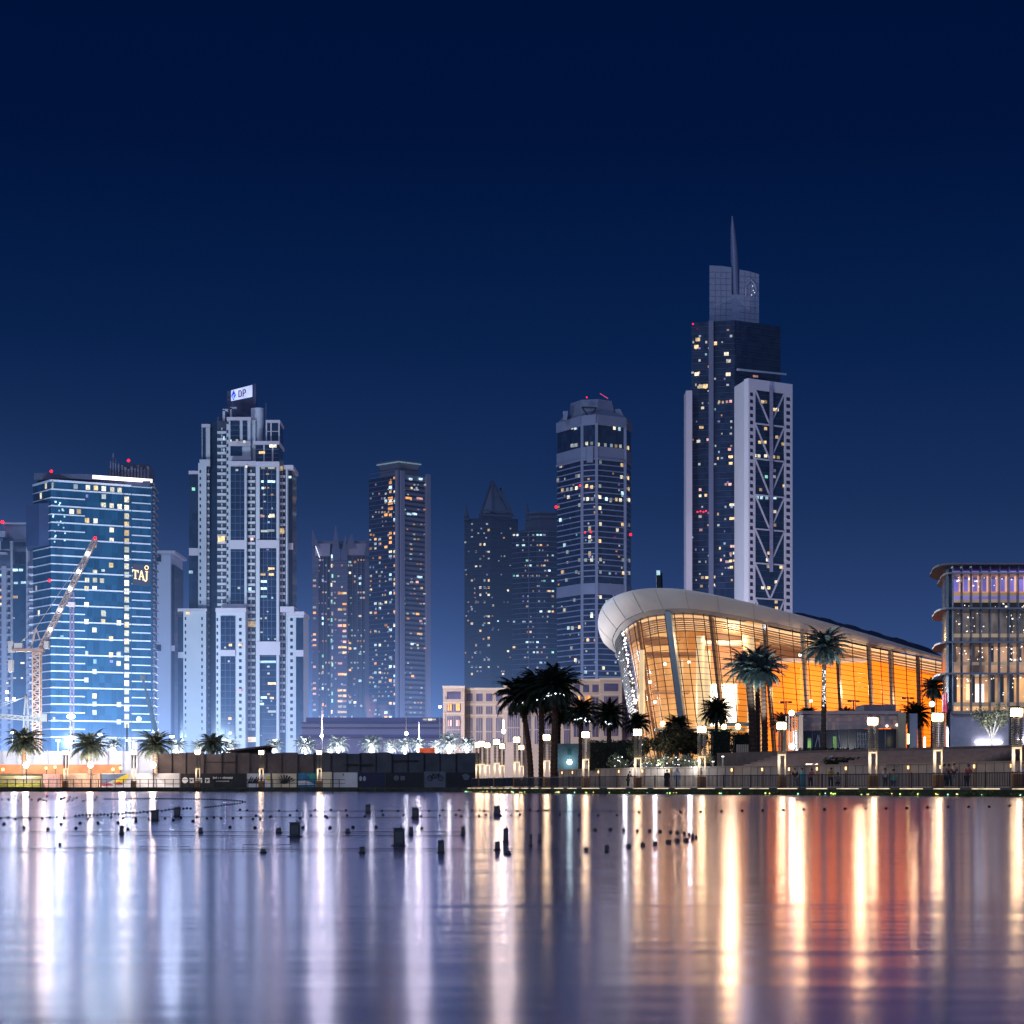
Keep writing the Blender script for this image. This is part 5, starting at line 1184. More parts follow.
for x in (448.5, 450.8, 457, 459): win(r, A, B, x, 707, 1.6, 7, 'orange'); win(r, A, B, x, 723, 1.5, 6, 'pink')
A, B = P2(570, 515.6), P2(602, 515.6)
for x, y, w_, h_ in ((586, 700.5, 3, 8), (589, 700, 2.4, 8.5), (579, 699, 1.4, 6), (577, 707, 3, 8)): win(r, A, B, x, y, w_, h_, 'orange')

# ================================================================== OPERA HOUSE
r = bldg('opera_house', 'curved opera house with a sweeping pale roof rim over a glowing amber glass wall', 770, 350)
r.location.z = 4.0
ST = [ # inner px,py,D   outer px,py,D   base px,D
 (644, 664, 408, 622, 656, 410, 660, 398), (624, 657, 396, 604.5, 643, 397, 645, 392), (617, 645, 386, 598.3, 624, 386, 641.5, 388), (621.5, 634, 376, 602, 607, 374, 646, 381),
 (630, 624.5, 367, 613, 597, 363, 654, 374), (646, 617, 359, 632, 590.5, 353, 667.5, 367), (666, 613.8, 353, 655, 588, 347, 686, 361), (690, 613, 349.5, 685, 589.5, 343.5, 709, 357.5),
 (720, 616.5, 347.5, 717, 595.2, 342, 736, 355.5), (755, 622.5, 347.5, 753, 603.3, 342.5, 767, 355), (790, 630, 348.5, 789, 612.3, 344, 799, 355.5), (830, 637.5, 351.5, 829, 623, 348, 837.5, 357.5),
 (870, 646, 355, 869, 634.5, 352.5, 876, 360), (905, 653, 359, 905, 645.5, 357.5, 909, 363), (942, 660.5, 363, 942, 656.5, 362, 943, 366)]
def cat(a, b_, c, d, t): return .5 * ((2 * b_) + (-a + c) * t + (2 * a - 5 * b_ + 4 * c - d) * t * t + (-a + 3 * b_ - 3 * c + d) * t ** 3)
def stn(t):                                # t in 0..14
    i = min(int(t), len(ST) - 2); f = t - i
    q4 = [ST[max(0, min(len(ST) - 1, j))] for j in (i - 1, i, i + 1, i + 2)]
    v = [cat(q4[0][k], q4[1][k], q4[2][k], q4[3][k], f) for k in range(8)]
    return P3(v[0], v[1], v[2]), P3(v[3], v[4], v[5]), Vector((PX(v[6], v[7]), v[7], 4.0))
NT = 14 * 6
T_ = [14 * k / NT for k in range(NT + 1)]
SS = [stn(t) for t in T_]
# roof rim
def rim(f, bulge):
    out = []
    for i_, o_, b_ in SS:
        p = o_.lerp(i_, f); n_ = (o_ - i_); n_.z = 0
        out.append(p + (n_.normalized() if n_.length > .01 else Vector((0, -1, 0))) * bulge)
    return out
RIMM = mat('rim_panel', (.50, .50, .53), .55, var=.10, scale=.12, spec=.3)
MB().loft([rim(f, bz) for f, bz in ((0, 0), (.05, .25), (.25, .45), (.5, .5), (.7, .4), (.82, .25))]).build('roof_rim', RIMM, r, smooth=True)
MB().loft([rim(f, bz) for f, bz in ((.83, .15), (.92, .1), (1.0, .0))]).build('soffit_lip', mat('soffit_lip', (.34, .32, .32), .6, var=.1), r, smooth=True)
jb = MB()
for k in range(0, NT, 6):
    for f0, f1, b0, b1 in ((.06, .25, .27, .47), (.25, .5, .47, .52), (.5, .7, .52, .42), (.7, .82, .42, .27)):
        a, c_ = rim(f0, b0)[k], rim(f1, b1)[k]; jb.bar(a, c_, .05)
jb.build('panel_joints', mat('rim_joint', (.22, .22, .24), .7), r)
# roof shell
rows = [[o_ for i_, o_, b_ in SS]]
def rp_(f):
    out = []
    for (i_, o_, b_), t in zip(SS, T_):
        cx = max(o_.x, PX(640, 380)); c = Vector((cx + (10 if t < 3 else 2) * f, o_.y + (430 - o_.y) * f, 0))
        s_ = min(1, max(0, (t - 8.3) / 2.5)); rise = s_ * 4.4
        c.z = o_.z + (rise * math.sin(math.pi * min(f * 1.5, 1) * .62) if f > 0 else 0) - (1 - s_) * f * 6 - max(0, f - .66) * 10
        out.append(c)
    return out
ROOFM = mat('roof_dark', (.035, .04, .075), .5, .2, var=.2, scale=.15)
MB().loft([rp_(f) for f in (0, .08, .2, .35, .5, .66, .85, 1)]).build('roof', ROOFM, r, smooth=True)
seam = MB()
for k in range(44, NT, 4):
    a = [rp_(f)[k] + Vector((0, 0, .1)) for f in (.06, .2, .35, .5)]; seam.tube(a, .12, 4)
seam.build('roof_seams', mat('roof_seam', (.07, .08, .12), .5), r)
# glass
gm, gnt, gb_ = newmat('opera_glass')
for n in list(gnt.nodes):
    if n.type != 'OUTPUT_MATERIAL': gnt.nodes.remove(n)
tr = gnt.nodes.new('ShaderNodeBsdfTransparent'); tr.inputs['Color'].default_value = (.97, .95, .93, 1)
gs = gnt.nodes.new('ShaderNodeBsdfGlossy'); gs.inputs['Roughness'].default_value = .05; gs.inputs['Color'].default_value = (.8, .85, .9, 1)
mg = gnt.nodes.new('ShaderNodeMixShader'); mg.inputs[0].default_value = .06
gnt.links.new(tr.outputs[0], mg.inputs[1]); gnt.links.new(gs.outputs[0], mg.inputs[2]); gnt.links.new(mg.outputs[0], gnt.nodes['Material Output'].inputs['Surface'])
def gpt(s, f): return s[0].lerp(s[2], f)
MB().loft([[gpt(s, f) for s in SS] for f in (0, .25, .5, .75, 1)]).build('glass_wall', gm, r)
# mullions: fine grid, thick fins
MULB = mat('mullion_bronze', (.06, .035, .02), .5, .3, var=.2)
fine = MB()
NH = 26
for k in range(1, NH):
    f = k / NH; pts = [gpt(s, f) for s in SS]
    for j in range(6, NT, 3):
        if j + 3 <= NT: fine.bar(pts[j] + Vector((0, -.08, 0)), pts[j + 3] + Vector((0, -.08, 0)), .045 if k % 3 else .09, .08)
tv = 3.0
while tv < 14:
    s = stn(tv); fine.bar(s[0] + Vector((0, -.05, 0)), s[2] + Vector((0, -.05, 0)), .13, .12); tv += .42 if tv < 6 else .37
fine.build('glazing_bars', MULB, r)
FINB = mat('fin_timber', (.20, .12, .075), .6, var=.2, scale=.6); FINL = mat('fin_pale', (.50, .38, .26), .6, var=.15, scale=.6)
for px_, t in ((655, 4.5), (690, 6.12), (716, 7.68), (762, 9.25), (800, 10.3), (835, 11.15), (868, 11.95), (890, 12.55), (915, 13.3)):
    s = stn(t); ins = Vector((.55, 1.0, 0))
    m_ = MB(); m_.hexa([s[2] + Vector((-.24, .2, 0)), s[2] + Vector((.24, .2, 0)), s[2] + ins + Vector((.3, .8, 0)), s[2] + ins + Vector((-.15, .8, 0)), s[0] + Vector((-.24, .2, 0)), s[0] + Vector((.24, .2, 0)), s[0] + ins + Vector((.3, .8, 0)), s[0] + ins + Vector((-.15, .8, 0))])
    m_.build('facade_fin', FINL if t in (10.3, 11.95, 12.55) else FINB, r)
s = stn(6.12); m_ = MB(); m_.bar(s[0] + Vector((-.1, -.8, .4)), s[2] + Vector((-.1, -.8, 0)), 1.0, .9); m_.build('blue_mast', mat('mast_blue', (.22, .30, .38), .45, .2, var=.1), r)
# crystal louvres on the nose
LOUV = mat('nose_louvre', (.085, .06, .065), .4, .4, var=.4, scale=1)
lv = MB()
for k in range(NH * 2):
    f = k / (NH * 2); pts = [gpt(stn(t), f) for t in (1.0, 1.5, 2, 2.4, 2.8, 3.2)]
    for a, b_ in zip(pts, pts[1:]): lv.bar(a + Vector((-.25, -.15, 0)), b_ + Vector((-.25, -.15, 0)), .35, .16)
lv.build('nose_louvres', LOUV, r)
SPK = emit('nose_glint', (.95, .95, 1), 3.0, var=.6, scale=2)
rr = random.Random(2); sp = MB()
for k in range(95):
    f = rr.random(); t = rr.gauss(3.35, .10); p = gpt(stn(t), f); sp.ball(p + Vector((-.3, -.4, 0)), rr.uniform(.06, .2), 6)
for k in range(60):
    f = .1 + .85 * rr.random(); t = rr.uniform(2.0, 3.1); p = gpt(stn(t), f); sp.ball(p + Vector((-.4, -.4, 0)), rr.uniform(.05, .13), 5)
sp.build('painted_glints', SPK, r)  # tiny glowing balls painted in as glints off the nose
# interior
def warm(name, c, s, var, scale, stretch, c2=None):  # room light painted onto interior surfaces as their own emission
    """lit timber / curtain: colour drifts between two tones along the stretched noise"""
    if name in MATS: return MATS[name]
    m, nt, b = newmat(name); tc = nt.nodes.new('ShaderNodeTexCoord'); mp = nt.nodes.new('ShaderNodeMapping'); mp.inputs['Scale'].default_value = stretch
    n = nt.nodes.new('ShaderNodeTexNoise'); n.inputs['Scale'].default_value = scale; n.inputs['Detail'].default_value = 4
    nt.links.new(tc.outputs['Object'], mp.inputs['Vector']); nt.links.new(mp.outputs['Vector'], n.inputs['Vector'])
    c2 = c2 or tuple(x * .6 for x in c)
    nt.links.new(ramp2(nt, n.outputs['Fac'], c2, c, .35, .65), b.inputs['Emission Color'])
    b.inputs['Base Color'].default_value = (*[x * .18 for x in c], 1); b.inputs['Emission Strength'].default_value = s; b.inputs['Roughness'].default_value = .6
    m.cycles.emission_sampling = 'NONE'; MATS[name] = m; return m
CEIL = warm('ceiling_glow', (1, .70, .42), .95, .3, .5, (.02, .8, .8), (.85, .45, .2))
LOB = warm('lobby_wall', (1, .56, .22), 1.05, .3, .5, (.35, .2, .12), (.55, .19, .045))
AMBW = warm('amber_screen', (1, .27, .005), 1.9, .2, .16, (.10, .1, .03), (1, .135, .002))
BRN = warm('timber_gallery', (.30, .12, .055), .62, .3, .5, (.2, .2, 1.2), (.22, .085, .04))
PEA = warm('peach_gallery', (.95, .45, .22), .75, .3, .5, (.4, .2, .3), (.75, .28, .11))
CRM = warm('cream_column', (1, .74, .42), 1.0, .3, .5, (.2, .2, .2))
WHT = emit('lobby_white', (1, .88, .70), 4.5, sample=True, var=.3, scale=.25)
ce = MB(); c0 = [s[0] + Vector((0, .5, -.25)) for s in SS[20:]]; c1 = [s[0] + Vector((3, min(24, (92 - k) * .55), -1.2 - max(0, (k - 30)) * .05)) for k, s in enumerate(SS[20:])]
ce.loft([c0, [a.lerp(b_, .5) + Vector((0, 0, .4)) for a, b_ in zip(c0, c1)], c1]).build('ceiling', CEIL, r)
q = MB()
for k in range(7):
    rowc = [a.lerp(b_, .12 + k * .13) + Vector((0, 0, -.25)) for a, b_ in zip(c0, c1)]
    for j in range(0, len(rowc) - 4, 4): q.bar(rowc[j], rowc[j + 4], .5, .2)
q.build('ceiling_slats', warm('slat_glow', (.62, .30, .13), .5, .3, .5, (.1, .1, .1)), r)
q = MB(); q.loft([[Vector((PX(x, D), D, z)) for x, D in ((638, 386), (655, 384), (690, 380), (730, 378), (768, 377))] for z in (4.0, PZ(622, 380))]); q.loft([[Vector(P3(x, y_, D)) for x, D in zip(xs_, (409, 403, 396, 389, 386))] for xs_, y_ in (((657, 655, 654, 655, 660), 766), ((628, 627, 627, 632, 640), 634))]); q.build('lobby_wall', LOB, r)
q = MB(); q.loft([[P3(x, yb_, D) for x, yb_, D in ((764, 767, 370), (800, 767, 367), (840, 767, 367), (880, 767, 369), (905, 767, 371), (944, 767, 374))], [P3(x, yb_, D) for x, yb_, D in ((764, 661, 370), (800, 661, 367), (840, 661, 367), (880, 661, 369), (905, 661.5, 371), (944, 668, 374))]]); q.build('amber_screen', AMBW, r)
q = MB(); q.loft([[P3(x, yb_, D) for x, yb_, D in ((760, 660.5, 371), (800, 660.5, 368), (840, 660.5, 368), (880, 660.5, 370), (905, 661, 372), (944, 667.5, 375))], [P3(x, yb_, D) for x, yb_, D in ((760, 632, 371), (800, 638, 368), (840, 645, 368), (880, 653, 370), (905, 659, 372), (944, 667, 375))]]); q.build('timber_gallery', BRN, r)
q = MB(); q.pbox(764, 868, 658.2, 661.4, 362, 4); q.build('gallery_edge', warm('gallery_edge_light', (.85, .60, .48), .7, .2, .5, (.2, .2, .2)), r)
q = MB(); q.pbox(702, 766, 644, 676, 372, 3); q.build('peach_gallery', PEA, r)
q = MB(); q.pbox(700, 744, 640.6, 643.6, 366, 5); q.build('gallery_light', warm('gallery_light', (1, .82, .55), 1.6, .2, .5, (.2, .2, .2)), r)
q = MB(); q.pbox(702, 760, 634, 640.4, 368, 4); q.build('gallery_balustrade', BRN, r)
q = MB(); q.pbox(696.5, 738, 684, 726, 370, .6); q.build('lobby_glow_sheet', WHT, r)  # glowing sheet added for the bright zone in the lobby
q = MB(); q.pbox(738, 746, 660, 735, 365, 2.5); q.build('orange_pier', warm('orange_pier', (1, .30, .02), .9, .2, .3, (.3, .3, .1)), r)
for x, y0, y1, w_ in ((748, 635, 650, 6), (700.5, 636, 735, 4.2), (707.5, 650, 735, 3), (752, 650, 735, 4.5), (680, 660, 735, 3.2), (642, 650, 735, 2.6)):
    MB().tube([P3(x, y1, 364), P3(x, y0, 364)], w_ * 364 / F, 16).build('column', CRM, r, smooth=True)
MB().tube([P3(658, 645, 370), P3(658, 640, 370), P3(658, 637, 370)], [2.2, 4.2, 1.5], 18).build('hanging_disc', BRN, r, smooth=True)
q = MB(); q.pbox(640, 702, 652, 656, 371, 5); q.pbox(640, 690, 690, 693, 371, 5); q.build('mezzanine_slab', BRN, r)
for x, y in ((665, 664), (689, 662), (800, 655), (805, 659.5), (733, 664), (650, 682), (655, 702), (811, 701), (703, 640)):
    MB().ball(P3(x, y, 358), .28, 6).build('interior_lamp', emit('interior_lamp', (1, .85, .6), 8, var=.1), r)
for x, y, D, e in ((680, 700, 366, 6000), (730, 640, 362, 7000), (800, 690, 361, 6000), (860, 690, 361, 6000), (915, 700, 366, 3000)):
    light('interior_light', 'POINT', P3(x, y, D), e, (1, .66, .35), 1.0, r)
for x, D, e in ((628, 330, 9000), (675, 306, 9000), (735, 302, 9000), (800, 302, 8000), (865, 306, 7000)):  # ground lamps added to brighten the roof rim
    t = thing('added_plaza_flood', 'x', 'floodlight', (PX(x, D), D, 4.0), 'ground floodlights added to brighten the opera roof rim')
    tag(t, {628: 'added ground floodlight aimed at the opera roof nose', 675: 'added ground floodlight left of the opera blue mast', 735: 'added ground floodlight behind the triple palms', 800: 'added ground floodlight behind the white fins', 865: 'added ground floodlight behind the pavilion roof box'}[x])
    p = Vector((PX(x, D), D, 4.0)); MB().tube([p, p + Vector((0, 0, .5))], .12, 8).build('foot', DARKM, t); MB().tube([p + Vector((0, .1, .5)), p + Vector((0, .35, .75))], [.22, .3], 10).build('head', DARKM, t)
    light('flood_beam', 'SPOT', p + Vector((0, .5, 1.0)), e * .8, (.90, .92, 1), .3, t, target=P3(x + (10 if x > 650 else -8), 602 if x < 760 else 620, 350), spot=R(52), blend=.9)
# dark base and entrance strip
q = MB()
for a, b_ in zip(SS[12::3], SS[15::3]): q.bar(a[2] + Vector((0, -.4, .4)), b_[2] + Vector((0, -.4, .4)), .5, .9)
q.build('base_plinth', mat('plinth_dark', (.05, .045, .04), .7), r)
q = MB(); q.pbox(655, 745, 728.5, 731, 345, 1.2); q.pbox(720, 750, 722.5, 726, 349, 1.0); q.build('entrance_canopy', mat('canopy_teal', (.22, .27, .26), .5), r)
for x in (663, 676, 724, 738): MB().ball(P3(x, 726.5 if x > 700 else 724, 344.6), .5, 8).build('canopy_lamp', emit('canopy_lamp', (1, .72, .3), 9, var=.1), r)
# tilted chimney masts behind the roof
q = thing('tilted_mast', 'dark tilted twin mast standing behind the opera roof rim', 'mast', (PX(661, 440), 440, GZ))
m_ = MB(); m_.bar(P3(664, 787, 440), P3(658.3, 572, 440), .9); m_.bar(P3(666, 787, 441), P3(660.6, 573, 441), .7); m_.build('pole', DARKM, q)
MB().bar(P3(658.4, 575, 439.3), P3(658.2, 570.5, 439.3), .7).build('tip_light', emit('mast_tip', (.5, .8, .9), .7), q)

# ================================================================== GLASS OFFICE BUILDING AT THE RIGHT EDGE
D0 = 232
r = bldg('glass_office', 'five storey glass office building with rounded projecting floor plates at the right picture edge', 985, D0)
r.location.z = 4.0
def yz(y, D=D0): return PZ(y, D)
OFG = mat('office_steel', (.34, .35, .39), .4, .5, var=.2, scale=1)
SLAB = mat('office_slab', (.45, .40, .36), .6, var=.12, scale=.6)
x1 = PX(1075, D0)
xc = PX(953, D0); xl = PX(942.5, D0 + 9)
# core with lit storeys
def storey(y0, y1, m_, nm, dd=7): MB().box((xc + .6, D0 + dd, yz(y1)), (x1, D0 + dd + .3, yz(y0))).build(nm, m_, r)
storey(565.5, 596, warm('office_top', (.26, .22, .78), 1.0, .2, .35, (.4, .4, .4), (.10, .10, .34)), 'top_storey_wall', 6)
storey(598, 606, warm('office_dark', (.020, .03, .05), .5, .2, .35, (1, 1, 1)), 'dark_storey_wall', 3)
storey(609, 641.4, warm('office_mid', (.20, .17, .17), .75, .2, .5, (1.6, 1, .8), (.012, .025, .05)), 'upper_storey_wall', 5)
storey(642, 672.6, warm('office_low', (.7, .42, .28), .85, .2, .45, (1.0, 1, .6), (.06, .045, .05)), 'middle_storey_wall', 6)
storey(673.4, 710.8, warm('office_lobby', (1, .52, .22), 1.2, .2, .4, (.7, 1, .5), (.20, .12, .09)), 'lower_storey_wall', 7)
MB().pbox(976, 984, 684, 702, D0 + 5, .3).build('bright_screen', emit('office_screen', (.85, .92, 1), 2.0, var=.2), r)
MB().pbox(966.5, 973, 684, 700, D0 + 5, .3).build('bright_screen', emit('office_screen_warm', (1, .75, .4), 1.3, var=.2), r)
# spandrels
sp_ = MB()
for y0, y1 in ((592, 595.3), (598.5, 601.5), (633, 636.5), (661.5, 664.5), (702, 706)): sp_.box((xc, D0 + .9, yz(y1)), (x1, D0 + 1.3, yz(y0)))
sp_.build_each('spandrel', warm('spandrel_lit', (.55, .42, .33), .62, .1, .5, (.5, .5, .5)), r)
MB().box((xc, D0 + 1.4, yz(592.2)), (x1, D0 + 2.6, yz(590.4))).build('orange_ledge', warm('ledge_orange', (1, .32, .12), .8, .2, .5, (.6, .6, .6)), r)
# projecting plates with rounded left end
xlo, xgl = PX(931.2, D0 + 8), PX(943.4, D0 + 8)
storey(566, 713, mat('office_core', (.012, .014, .02), .8), 'core_wall', 8.2)
def plate(y, th, xr, lip):
    pts = [(x1, D0 - lip), (xc, D0 - lip)]
    cx, cy = xc, D0 + 8; fx_ = (xc - xlo) * xr
    for k in range(11):
        a = math.pi * (1.5 - k * .1); Dq = cy + (8 + lip) * math.sin(a); pts.append((PX(953 - 21.6 * xr * abs(math.cos(a)) ** .8 - max(0, Dq - cy) * .9, Dq), Dq))
    pts += [(x1, D0 + 17)]
    mb = MB(); mb.prism(pts[::-1], yz(y) - th, yz(y)); return mb
plate(563.5, .2, 1.0, .8).build('roof_plate', mat('roof_plate_brown', (.26, .24, .27), .6, var=.15), r)
plate(572.5, .16, .62, .5).build('floor_plate', mat('plate_mauve', (.5, .5, .55), .5), r)
for y in (607.8, 641.6, 673): plate(y, .2, .9, .7).build('floor_plate', OFG, r)
plate(711, .3, .25, .3).build('floor_plate', SLAB, r)
# rounded glass corner and front fins
gm2 = glassmat('office_glass', (.02, .035, .05), (.09, .12, .15), (.5, .5, .8), .15)
cg = MB(); 
ring = [Vector((PX(953 - 10 * abs(math.cos(a)) ** .7 - max(0, math.sin(a)) * 4, D0 + 8 + 7.6 * math.sin(a)), D0 + 8 + 7.6 * math.sin(a))) for a in [math.pi * (1.5 - k * .1) for k in range(11)]]
cg.loft([[Vector((p.x, p.y, z)) for p in ring] for z in (4.0, yz(568))]); cg.build('corner_glass', gm2, r)
fn = MB(); k = 0
x = xc
while x < x1:
    fn.box((x - .045, D0 - .1, yz(711)), (x + .045, D0 + .85, yz(566))); x += 1.06
fn.build_each('vertical_fin', OFG, r)
pk = MB(); x = xc + 1.3; k = 0
while x < x1:
    pk.box((x, D0 + 2.4, yz(591)), (x + .42, D0 + 3.0, yz(574))); x += 1.06
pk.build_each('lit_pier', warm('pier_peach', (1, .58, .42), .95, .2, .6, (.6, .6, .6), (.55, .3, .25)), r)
dp_ = MB(); x = xc + .6
rr = random.Random(4)
while x < x1:
    for y0, y1 in ((610, 632), (644, 661), (675, 702)):
        if rr.random() < .75: dp_.box((x, D0 + 2.2, yz(y1)), (x + rr.uniform(.2, .5), D0 + 2.5, yz(y0)))
    x += 1.06
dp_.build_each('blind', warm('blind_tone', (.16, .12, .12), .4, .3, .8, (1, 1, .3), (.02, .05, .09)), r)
rr = random.Random(8); gl_b = MB()
for k in range(60): gl_b.ball((xc + .8 + rr.random() * (x1 - xc - 1), D0 + 1.6, yz(rr.choice((576, 615, 622, 628, 647, 650, 656, 677, 680)) + rr.random() * 3)), rr.uniform(.05, .11), 5)
for k in range(150):
    xx = xc + .4 + rr.random() * (x1 - xc - 1); yy = rr.choice((578, 584, 604, 612, 618, 624, 630, 646, 652, 658, 668, 678, 686, 694, 707)) + rr.uniform(-2, 2)
    gl_b.box((xx, D0 + .95, yz(yy + rr.uniform(.3, 1.6))), (xx + rr.choice((.04, .06, .16)), D0 + 1.0, yz(yy)))  # glowing slivers painted in as glints on the glass front
gl_b.build('spots_and_glints', emit('spot_glint', (1, .85, .7), 2.2, var=.4), r)
pkb = MB()
for p in ring[2:6]: pkb.box((p.x - .1, p.y - .2, yz(712)), (p.x + .08, p.y - .05, yz(692)))
pkb.build_each('pink_sign', emit('pink_glow', (1, .12, .25), .55, var=.5), r)
pod = MB(); pod.box((xc - .2, D0 + .4, 4.0), (x1, D0 + 8, yz(713.5))); pod.build('podium', mat('podium_violet', (.46, .45, .54), .6, var=.2, scale=.5), r)
pe = MB(); pe.box((xc + 2.6, D0 - .1, yz(742.8)), (xc + 5.6, D0 + .38, yz(741.6))); pe.box((xc + 7.4, D0 - .1, yz(740.5)), (x1, D0 + .38, yz(738.6))); pe.build('podium_light', emit('podium_strip', (.92, .9, 1), 9.0, sample=True, var=.1), r)
cw = MB()
for k in range(4): cw.box((xc - 1.6 + k * .35, D0 + .0 + k * .8, 4.0), (xc - 1.5 + k * .35, D0 + .2 + k * .8, yz(712)))
cw.build_each('corner_column', OFG, r)

# ================================================================== PAVILION, FINS, KIOSK
Dp = 226
r = thing('pavilion', 'low stone pavilion with patchwork pink cladding above dark glazing', 'pavilion', (PX(850, Dp), Dp, 4.0))
MB().pbox(803, 901, 729, 753.5, Dp + .6, 8, zb=4.0).build('glazing', mat('pavilion_glass', (.012, .015, .03), .15, var=.4, scale=.5), r)
q = MB(); rr = random.Random(6)
PKS = [mat('pav_' + str(i), c, .7, var=.12) for i, c in enumerate(((.38, .26, .25), (.30, .24, .26), (.46, .32, .29), (.26, .22, .25)))]
for i, m_ in enumerate(PKS):
    q = MB()
    for ix in range(24):
        for iy in range(4):
            rr2 = random.Random(ix * 7 + iy * 131)
            if rr2.randrange(4) == i:
                x = 803 + ix * 98 / 24; yb = 731 - (ix * .12)
                q.pbox(x, x + 98 / 24 - .12, 714.6 - ix * .14 + iy * 4.1, 714.6 - ix * .14 + iy * 4.1 + 3.95, Dp - .1 + rr2.random() * .08, .7)
    q.build('cladding', m_, r)
q = MB(); q.pbox(802.5, 901.5, 710.8, 714, Dp - .3, 9); q.build('roof_edge', mat('pav_roof', (.34, .28, .30), .7), r)
q = MB(); q.pbox(864, 896, 704.5, 711, Dp + 2, 6); q.build('roof_box', mat('pav_roofbox', (.20, .15, .16), .7), r)
q = MB(); q.pbox(898, 906, 712.5, 753, Dp - .6, 2, zb=4.0); q.build('end_pier', mat('pav_pier', (.42, .36, .26), .7, var=.1), r)
q = MB()
for k in range(4): q.pbox(857 + k * 2.8, 857.7 + k * 2.8, 732, 753, Dp + .4, .15)
for k in range(4): q.pbox(857, 866.5, 734 + k * 5, 734.6 + k * 5, Dp + .45, .1)
for x in (812, 838, 848, 872, 885): q.pbox(x, x + .4, 730, 753, Dp + .45, .12)
q.build('glazing_bars', STEEL, r)
for x, y0 in ((807.8, 738), (833, 736.5)): MB().pbox(x, x + 3.4, y0, 750, Dp + .35, .1).build('green_screen', emit('green_glow', (.22, .42, .14), .7, var=.8, scale=.8), r)
for a, b_ in (((818, 735), (815, 747)), ((818.4, 735), (819.6, 747)), ((838.6, 735), (841, 747))): MB().bar(P3(*a, Dp + .3), P3(*b_, Dp + .3), .12).build('easel_leg', STEEL, r)
for x, y in ((887, 726), (874, 724.5), (897, 725)): MB().ball(P3(x, y, Dp - .3), .16, 6).build('wall_light', emit('pav_light', (1, .75, .6), 3, var=.1), r)
r = thing('slate_panel', 'tall pale slate blue panel standing right of the pavilion', 'panel', (PX(914, 224), 224, 4.0))
MB().pbox(909.5, 917.5, 713.5, 748, 224, .4, zb=4.0).build('board', mat('panel_slate', (.26, .27, .36), .7, var=.1, scale=1), r)
MB().pbox(908.6, 909.4, 714, 748, 223.9, .6, zb=4.0).build('edge', DARKM, r)
for x, y0, y1, D, lab in ((924.6, 737, 748, 222, 'short white light tube on the plaza right of the slate panel'), (908.2, 734, 744, 221, 'short yellow light tube at the left foot of the slate panel')):
    t = thing('light_tube', lab, 'light tube', (PX(x, D), D, 4.0))
    MB().tube([P3(x, y1, D), P3(x, y0, D)], .11, 8).build('tube', emit('tube_' + lab[6:11], (1, .97, .9) if 'white' in lab else (1, .9, .3), 5, var=.1), t)
    MB().cbox((PX(x, D), D, 4.0 + (PZ(y1, D) - 4) / 2), .25, .25, PZ(y1, D) - 4).build('foot', DARKM, t)
FINW = mat('white_fin', (.62, .52, .46), .6, var=.1)
r = thing('fin_screen', 'row of slim white vertical fins lit from the ground, left of the pavilion', 'screen', (PX(793, 222), 222, 4.0))
for k in range(6): MB().pbox(785.8 + k * 2.9, 786.8 + k * 2.9, 716 - (k % 2) * 1.5, 749, 222 + k * .3, .3, zb=4.0).build('fin', FINW, r)
MB().pbox(799, 803, 715, 749, 223, .6, zb=4.0).build('end_post', FINW, r)
for x, y, rr_ in ((791.6, 713, .3), (792, 746.4, .32)): MB().ball(P3(x, y, 221), rr_, 8).build('lamp', emit('fin_lamp', (1, .93, .8), 14, sample=True, var=.1), r)
light('fin_beam', 'POINT', P3(792, 740, 219.5), 260, (1, .9, .78), .3, r)
for x, lab in ((786, 'dark twin head lamp post in front of the amber glass wall'), (908, 'thin dark twin head lamp post behind the pavilion end'), (853.5, 'thin dark lamp post over the pavilion roof')):
    t = thing('twin_lamp_post', lab, 'lamp post', (PX(x, 250), 250, 4.0)); yt = 701 if x < 800 else 697 if x > 880 else 700
    m_ = MB(); m_.tube([P3(x, 787, 250), P3(x, yt, 250)], .09, 6); m_.build('pole', DARKM, t)
    m_ = MB(); m_.bar(P3(x - 5, yt + 1, 250), P3(x + 5, yt + 1, 250), .12); m_.pbox(x - 6, x - 2, yt + .2, yt + 2, 249.8, .4); m_.pbox(x + 2, x + 6, yt + .2, yt + 2, 249.8, .4); m_.build('heads', DARKM, t)
r = thing('kiosk', 'pale teal kiosk with a bright round lamp behind the palm trunks', 'kiosk', (PX(569, 224), 224, 2.36))
MB().pbox(554.5, 580, 746, 772, 224, 3, zb=2.36).build('wall', mat('kiosk_teal', (.09, .14, .18), .7, var=.1), r)
q = MB(); q.pbox(553.8, 580.6, 743.6, 746, 223.6, 4); q.build('roof', mat('kiosk_roof', (.10, .14, .18), .7), r)
MB().pbox(567.5, 571.5, 749, 755, 223.92, .1).build('hatch', mat('kiosk_hatch', (.02, .08, .10), .6), r)
MB().ball(P3(569.5, 762, 223.4), .27, 10).build('lamp', emit('kiosk_lamp', (.7, 1, .98), 22, sample=True, var=.1), r)
light('kiosk_beam', 'POINT', P3(569.5, 762, 222.6), 34, (.7, 1, .98), .3, r)

